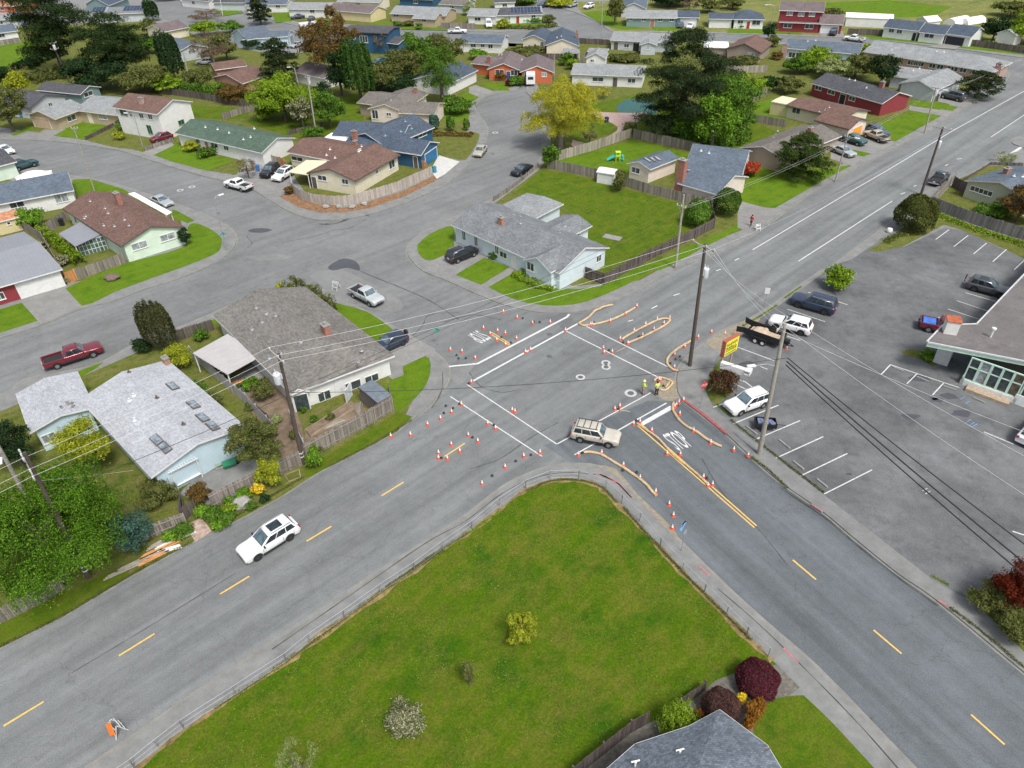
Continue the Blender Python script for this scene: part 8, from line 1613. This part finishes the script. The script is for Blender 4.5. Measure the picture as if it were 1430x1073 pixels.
T('orange foliage shrub below the maroon dome', (1048, 1003), 980, 30, 'shrub', 'orange', limit=6000); T('small orange shrub at the planting bed edge', (1042, 1020), 1003, 18, 'shrub', 'orange', limit=3000); T('tiny golden shrub between the maroon domes', (1031, 985), 970, 14, 'shrub', 'gold', limit=2000); T('yellow-green variegated shrub beside the steel roof', (942, 1020), 990, 60, 'shrub', 'lime', limit=12000); T('small orange shrub left of the steel roof peak', (975, 1008), 997, 18, 'shrub', 'orange', limit=2500)
for l, b, t_, w_, k, m in (('leafy shrub behind the tan house roof', (118, 133), 116, 44, 'shrub', 'olive'), ('golden green bushes right of the two-storey house chimney', (235, 130), 104, 46, 'loose', 'lime'), ('autumn coloured bush by the brown yard fence', (330, 145), 120, 44, 'shrub', 'rust'), ('green bush before the orange brick house', (310, 132), 116, 30, 'shrub', 'green'), ('low bush line left of the willow hedge', (372, 168), 146, 34, 'shrub', 'lime'), ('dark bush under the russet eucalyptus', (452, 150), 118, 36, 'round', 'dark'), ('green garden bush behind the white patio roof', (440, 196), 176, 30, 'shrub', 'green'),
    ('leafy bush between beige house and thicket', (520, 124), 100, 44, 'round', 'olive'), ('light green bush behind the orange house, left', (668, 84), 70, 26, 'shrub', 'bright'), ('shrub line at the back of the wide grey roof bungalow', (870, 86), 76, 44, 'shrub', 'olive'), ('scrub by the fence behind the brown gable house', (1040, 92), 80, 40, 'shrub', 'olive'), ('yellow green bush left of the cream outbuilding', (1062, 130), 112, 30, 'round', 'lime'), ('big leafy bush right of the huge conifer', (1030, 150), 104, 60, 'round', 'lime'), ('dark green bush along the trampoline yard', (1072, 128), 108, 34, 'round', 'dark'), ('low green shrub before the pale green house at far left', (40, 268), 252, 20, 'shrub', 'green'),
    ('shrub behind the white outbuilding', (790, 92), 74, 22, 'shrub', 'green'), ('tree beyond the blue two-storey house, left', (455, 60), 30, 34, 'round', 'olive'), ('tree beyond the blue two-storey house, right', (566, 66), 46, 30, 'round', 'green'), ('bush at the back of the pale blue gable bungalow', (308, 62), 46, 30, 'shrub', 'olive'), ('small tree near the top left solar roof', (212, 50), 26, 28, 'round', 'olive'), ('small tree left of the brown curved street roof', (208, 76), 52, 34, 'round', 'green')): T(l, b, t_, w_, k, m, limit=7000)
# right
T('large red leaved shrub at the right edge beside the sidewalk', (1415, 852), 790, 90, 'round', 'red', low=.02, limit=24000); T('dark green low shrub under the red leaved one', (1372, 850), 825, 50, 'shrub', 'olive', limit=8000); T('small bronze green shrub right of the sidewalk', (1410, 890), 862, 50, 'shrub', 'olive', limit=7000)
T('maroon-brown clipped shrub under the yellow sign', (1008, 548), 520, 42, 'shrub', leafmat('leaf_bronze', (.045, .022, .015), (.075, .04, .02), (.04, .05, .015)), limit=12000); T('round dark clipped bush at the parking lot entrance', (1273, 322), 275, 54, 'ball', leafmat('bush_brown_green', (.035, .045, .012), (.06, .07, .018), (.08, .075, .025)), limit=26000)
T('bright green low shrub on the parking lot island', (1168, 405), 376, 42, 'shrub', 'lime', limit=10000); T('orange-brown tree at the right edge by the pale green house', (1418, 312), 262, 66, 'loose', 'rust', low=.1, limit=14000); T('small green plant by the pale pillar wall', (1296, 503), 492, 22, 'shrub', 'bright', limit=2500)
T('straw coloured dry shrub by the pale green house roof', (1400, 228), 214, 32, 'twig', 'pale', limit=4000); T('low shrubs against the pale green house wall', (1385, 300), 288, 50, 'shrub', 'green', limit=5000)
hedge('weedy grass strip', [(1300, 298), (1345, 316), (1393, 332), (1450, 352)], 2.2, .30, 'lime', 'weeds', .13, kind='stuff', dens=.5); hedge('w', [(1235, 340), (1255, 330), (1285, 322)], 1.6, .3, 'olive', 'weeds', .13, kind='stuff', dens=.6)
for q, m_ in (([(985, 545), (995, 532), (1003, 512)], 'lime'), ([(1049, 640), (1075, 660), (1100, 684)], 'olive'), ([(1037, 457), (1060, 444), (1085, 428)], 'lime'), ([(1095, 418), (1118, 402)], 'lime'), ([(1325, 850), (1370, 884), (1430, 935)], 'olive'), ([(1300, 806), (1325, 820)], 'lime'), ([(652, 748), (690, 722), (700, 716)], 'lime'), ([(655, 745), (610, 774), (540, 822)], 'olive'), ([(735, 688), (768, 674), (800, 672), (836, 680), (862, 704)], 'olive'), ([(870, 710), (907, 752), (960, 808), (1049, 896)], 'olive'), ([(620, 770), (520, 838), (400, 926), (300, 992)], 'olive'), ([(424, 668), (360, 706), (320, 728), (300, 745)], 'olive'), ([(1000, 566), (1020, 584)], 'lime'), ([(1020, 588), (1060, 620), (1150, 690)], 'olive'), ([(575, 588), (520, 622), (455, 655)], 'olive'), ([(270, 758), (186, 803), (87, 862), (0, 905)], 'olive')): hedge('w', q, .35, .14, m_, 'weeds', .11, kind='stuff', dens=.35, s=.09)
hedge('ivy', [(26, 296), (50, 288), (75, 285), (100, 281)], 3.2, 1.6, 'green', 'hedge') if 0 else hedge('dark green ivy hedge behind the white bungalow', [(26, 298), (50, 290), (75, 285), (102, 280)], 2.6, 1.3, 'green'); hedge('bright clipped hedge along the mint house side fence', [(62, 330), (80, 345), (98, 358), (114, 372)], 1.3, 1.5, 'lime'); T('bright green bush beside the yellow shed', (48, 318), 290, 40, 'shrub', 'bright', limit=9000); T('white flowering bush below the mint hedge', (88, 372), 358, 22, 'shrub', 'blossom', limit=3000); T('small white flowering bush near the metal roof', (63, 348), 338, 16, 'shrub', 'blossom', limit=2000); T('dark rounded shrub at the mint house corner', (262, 344), 320, 16, 'shrub', 'dark', limit=3000); T('small flowering shrub by the orange gate', (95, 396), 386, 14, 'shrub', 'blossom', limit=1500)
hedge('low foundation planting before the light blue house', [(722, 385), (745, 398), (775, 406)], 1.6, .7, 'lime'); T('small shrub by the light blue house porch', (690, 362), 352, 18, 'shrub', 'green', limit=2500)
# middle right
T('round blue-green clipped bush at the dark fence corner', (972, 316), 280, 36, 'ball', 'green', limit=14000); T('round dark green bush right of the blue-green one', (1013, 300), 265, 36, 'ball', leafmat('bush_green', (.03, .055, .01), (.05, .09, .015), (.07, .11, .02)), limit=14000); T('shrub beside the long pale fence', (866, 268), 240, 26, 'shrub', 'olive', limit=5000); T('small climbing shrub at the fence corner by the side street', (768, 236), 200, 28, 'shrub', 'green', limit=5000); T('dark spreading juniper on the lawn of the grey gable house', (1115, 252), 187, 80, 'conifer', leafmat('juniper_needles', (.022, .04, .010), (.045, .07, .016), (.07, .09, .02)), low=.02, limit=24000, name='tree')
T('red flowering shrub beside the chimney house', (1046, 247), 228, 28, 'shrub', 'redflower', limit=3500); T('big yellow-green spring tree between cul-de-sac and park', (783, 208), 106, 118, 'willow', 'ygreen', low=.06, limit=60000, bark=BARKG); T('small round orange shrub under the spring tree', (842, 138), 120, 24, 'twig', 'ygreen', limit=2500); T('bare little tree on the park lawn', (823, 205), 172, 26, 'twig', 'brown', limit=2500)
T('huge dark wind-shaped conifer right of the park', (945, 192), 38, 150, 'conifer', 'conifer', low=.04, limit=80000); T('bright broad tree right of the dark conifer', (1010, 172), 100, 96, 'round', 'green', low=.05, limit=20000); T('leafy tree in front of the bright broad one', (992, 215), 134, 58, 'round', 'bright', low=.05, limit=14000); T('low leafy tree at the foot of the dark conifer', (950, 200), 160, 40, 'round', 'green', low=.05, limit=9000)
T('green tree between park and grey gable house', (1030, 185), 150, 50, 'round', 'green', low=.05, limit=9000); T('round green shrub by the park path bend', (878, 187), 172, 22, 'shrub', 'olive', limit=3000)
hedge('mixed green thicket behind the park fence', [(930, 196), (965, 203), (1010, 205), (1040, 196)], 3, 2.2, 'green', 'hedge')
# upper right trees
for i, (l, b, t_, w_, k, m) in enumerate((('rounded lime bush tree behind the dark red house, left', (1140, 100), 66, 56, 'round', 'lime'), ('pale blossoming bush behind the dark red house', (1162, 112), 82, 50, 'loose', 'pale'), ('greenish tree behind the dark red house middle', (1192, 112), 76, 60, 'round', 'olive'), ('tall dark tree between dark red and pale grey houses', (1228, 122), 76, 44, 'round', 'dark'), ('small lime tree above the street roofs', (1206, 84), 63, 26, 'round', 'lime'), ('dark bush left of the lime bush tree', (1112, 104), 80, 40, 'round', 'green'), ('dark spiky conifer at the end of the brick building', (1362, 138), 100, 60, 'conifer', 'conifer'), ('small shrub beside the dark red house door', (1220, 157), 143, 18, 'shrub', 'green'), ('bush below the basketball hoop', (1100, 130), 108, 46, 'loose', 'olive'), ('dark conifer clump right of the white tunnels', (1385, 58), 24, 44, 'round', 'dark'), ('big yellow-green tree at the right edge, top', (1430, 62), 18, 60, 'round', 'lime'), ('brownish shrub mass above the top right field edge', (1410, 24), 4, 50, 'round', 'olive'), ('round dark bush near the red two-storey house', (1072, 56), 34, 20, 'round', 'dark'), ('bushy shrub between bungalow and brown gable house', (1078, 66), 50, 22, 'round', 'olive'), ('orange-brown shrub by the brick end wall', (1083, 84), 74, 16, 'shrub', 'rust'), ('scrubby bush behind the white storage building', (1160, 22), 12, 30, 'shrub', 'olive'),
    ('olive tree row plant behind the teal bungalow, left', (990, 18), -2, 34, 'round', 'olive'), ('olive tree behind the navy roof house', (1022, 14), -4, 40, 'loose', 'olive'), ('dark evergreen behind the teal bungalow', (935, 10), -10, 60, 'round', 'dark'), ('brown scrub tree behind the teal bungalow', (962, 16), -4, 30, 'twig', 'brown'), ('tall shrub tree beside the deck house', (858, 36), -4, 30, 'round', 'olive'), ('low green clipped hedge bush before the white garage house', (1033, 39), 34, 20, 'shrub', 'green'), ('round shrub at the teal bungalow street', (1380, 66), 58, 20, 'shrub', 'green'))): T(l, b, t_, w_, k, m, limit=9000)
# upper left trees
for l, b, t_, w_, k, m, lm in (('enormous dark pine at the top left', (90, 104), -24, 116, 'pine', 'pine', 60000), ('second large dark pine right of the enormous one', (176, 116), 16, 104, 'pine', 'pine', 45000), ('dark understorey tree below the two pines', (142, 128), 76, 84, 'round', 'dark', 24000), ('olive bush left of the tan house', (20, 185), 120, 60, 'loose', 'olive', 12000), ('yellow bush at the left edge above the dark roofs', (30, 135), 100, 36, 'round', 'yellow', 6000), ('dark shrub at the left edge', (8, 125), 92, 30, 'round', 'dark', 5000),
    ('broad olive tree behind the two-storey house', (205, 130), 92, 70, 'round', 'olive', 12000), ('narrow dark cypress behind the hedge', (247, 118), 48, 32, 'column', 'dark', 9000), ('bare brown tree over parked cars', (298, 92), 42, 66, 'twig', 'brown', 9000), ('bare brown-green tree right of it', (318, 84), 50, 40, 'loose', 'olive', 7000), ('rust-green round bush beside the grey pole', (282, 127), 96, 40, 'round', 'olive', 8000), ('dark dense tree in front of the court', (393, 122), 52, 56, 'conifer', 'conifer', 14000), ('lime bushes above the curved street', (290, 50), 28, 40, 'round', 'lime', 6000), ('dark green hedge bush right of the lime bushes', (325, 46), 30, 34, 'round', 'green', 5000), ('dark conifer at the top left centre', (365, 35), -6, 34, 'conifer', 'conifer', 8000),
    ('small dark conifer near the curved street', (215, 30), 2, 20, 'column', 'dark', 3500), ('very tall russet eucalyptus behind the ivy clad trunk', (470, 115), 6, 88, 'loose', 'rust', 26000), ('ivy covered dark tree in front of the blue house', (505, 145), 60, 44, 'column', leafmat('ivy_green', (.02, .05, .012), (.04, .08, .015), (.06, .10, .02)), 14000), ('dark tree left of the ivy covered one', (478, 135), 70, 44, 'round', 'dark', 9000), ('spreading willow-like hedge tree before the pole pair', (400, 170), 106, 96, 'round', 'lime', 26000), ('flowering white bush among the willow hedge', (425, 182), 130, 36, 'loose', 'blossom', 9000), ('dense green bush right of the white bush', (462, 180), 128, 50, 'round', 'green', 12000),
    ('olive thicket beside the ivy tree', (535, 128), 88, 60, 'round', 'olive', 10000), ('bushy mid-green tree behind the beige house', (568, 120), 66, 60, 'round', 'olive', 11000), ('weeping birch beside the beige house', (618, 145), 64, 60, 'willow', 'green', 26000), ('upright green tree left of the weeping birch', (586, 115), 46, 56, 'round', 'green', 12000), ('tall bushy tree behind the weeping birch', (622, 98), 45, 62, 'round', 'olive', 12000), ('round green shrub on the cul-de-sac lawn', (638, 158), 135, 44, 'shrub', 'green', 6000), ('dark thicket behind the beige house chimney', (560, 128), 104, 60, 'round', 'dark', 8000), ('bare trees right of the blue two-storey house', (535, 76), 46, 26, 'twig', 'brown', 5000),
    ('first young street tree right of the deep blue house', (630, 184), 165, 12, 'column', 'green', 2000), ('second young street tree right of the deep blue house', (652, 183), 168, 9, 'column', 'green', 1500), ('third young street tree near the deep blue house', (607, 182), 162, 14, 'column', 'bluegreen', 2000), ('rusty shrub left of the orange house door', (697, 112), 100, 22, 'shrub', 'rust', 3000), ('green shrub right of the orange house door', (722, 119), 108, 26, 'shrub', 'green', 3000), ('maroon shrub before the orange house door', (711, 121), 112, 10, 'shrub', 'maroon', 1500), ('green bushes north of the orange house', (735, 78), 66, 50, 'shrub', 'olive', 4000), ('yellow-green bushes right of the white shed', (800, 98), 82, 20, 'shrub', 'lime', 3000),
    ('clipped round shrub before the sandy orange house, left', (556, 38), 30, 12, 'shrub', 'green', 1500), ('clipped round shrub before the sandy orange house, middle', (570, 37), 30, 16, 'shrub', 'olive', 1500), ('clipped round shrub before the sandy orange house, right', (586, 41), 34, 14, 'shrub', 'green', 1500), ('willow by the top street behind the fence', (656, 22), 2, 22, 'willow', 'pale', 4000), ('yellow hedge left of the solar roof bungalow', (702, 40), 28, 22, 'shrub', 'yellow', 3000), ('dark green shrub row before the solar roof bungalow', (745, 31), 24, 30, 'shrub', 'green', 2500), ('yellow flowering bank at the top centre', (780, 10), -2, 40, 'shrub', 'yellow', 4000), ('big shrub at the solar bungalow corner', (768, 32), 20, 20, 'shrub', 'olive', 2500), ('green trees along the top edge centre', (730, 6), -8, 50, 'round', 'green', 4000), ('green hedge shrub beside the white gable bungalow', (352, 68), 54, 26, 'shrub', 'dark', 3000), ('bush between the gable bungalow wings', (368, 62), 48, 30, 'loose', 'olive', 4000), ('shrub below the orange brown house', (345, 125), 112, 30, 'shrub', 'olive', 3000), ('bare tree over the pinkish roof', (290, 30), 14, 50, 'twig', 'brown', 4000),
    ('pale tree at the right of the russet eucalyptus', (452, 76), 40, 30, 'twig', 'olive', 4000), ('dark trees along the top edge left of centre', (620, -2), -20, 90, 'round', 'dark', 5000), ('trees along the very top edge, left', (240, -2), -20, 60, 'round', 'green', 4000), ('green shrub at the tan house door', (129, 170), 156, 14, 'shrub', 'olive', 2000), ('low shrubs before the two-storey house', (176, 183), 168, 26, 'shrub', 'green', 3500), ('yellowish shrub on the dry lawn', (168, 196), 184, 16, 'shrub', 'yellow', 2000), ('olive shrub before the green roof house, left', (270, 212), 198, 24, 'shrub', 'yellow', 3500), ('round green shrub before the green roof house, right', (291, 220), 206, 24, 'shrub', 'green', 3500), ('pink blossoming bare shrub beside the white pickup', (348, 250), 222, 32, 'twig', 'brown', 4000), ('yellow shrub at the cream house corner', (485, 268), 246, 10, 'shrub', 'yellow', 1800), ('brown grass shrub beside the pale fence', (405, 272), 262, 14, 'shrub', 'rust', 1800)): T(l, b, t_, w_, k, m, limit=lm)
hedge('long dark clipped hedge behind the two-storey house', [(218, 124), (262, 130), (308, 138)], 2.2, 2.2, 'green'); hedge('dark hedge along the front of the solar roof bungalow lawn', [(706, 41), (750, 41), (777, 37)], 1.4, .9, 'olive'); hedge('brown planted row on the deep blue house lawn', [(604, 190), (630, 190), (660, 191)], 1.6, .5, 'rust'); hedge('scrub band left of the pines', [(30, 100), (60, 84), (90, 76)], 5, 1.6, 'dark'); hedge('brush at the left field edge', [(40, 118), (70, 110), (105, 108)], 5, 2.0, 'olive')
hedge('tree belt along the far field edge', [(950, -8), (1050, -10), (1180, -14), (1330, -14), (1460, -10)], 8, 2.5, 'olive')
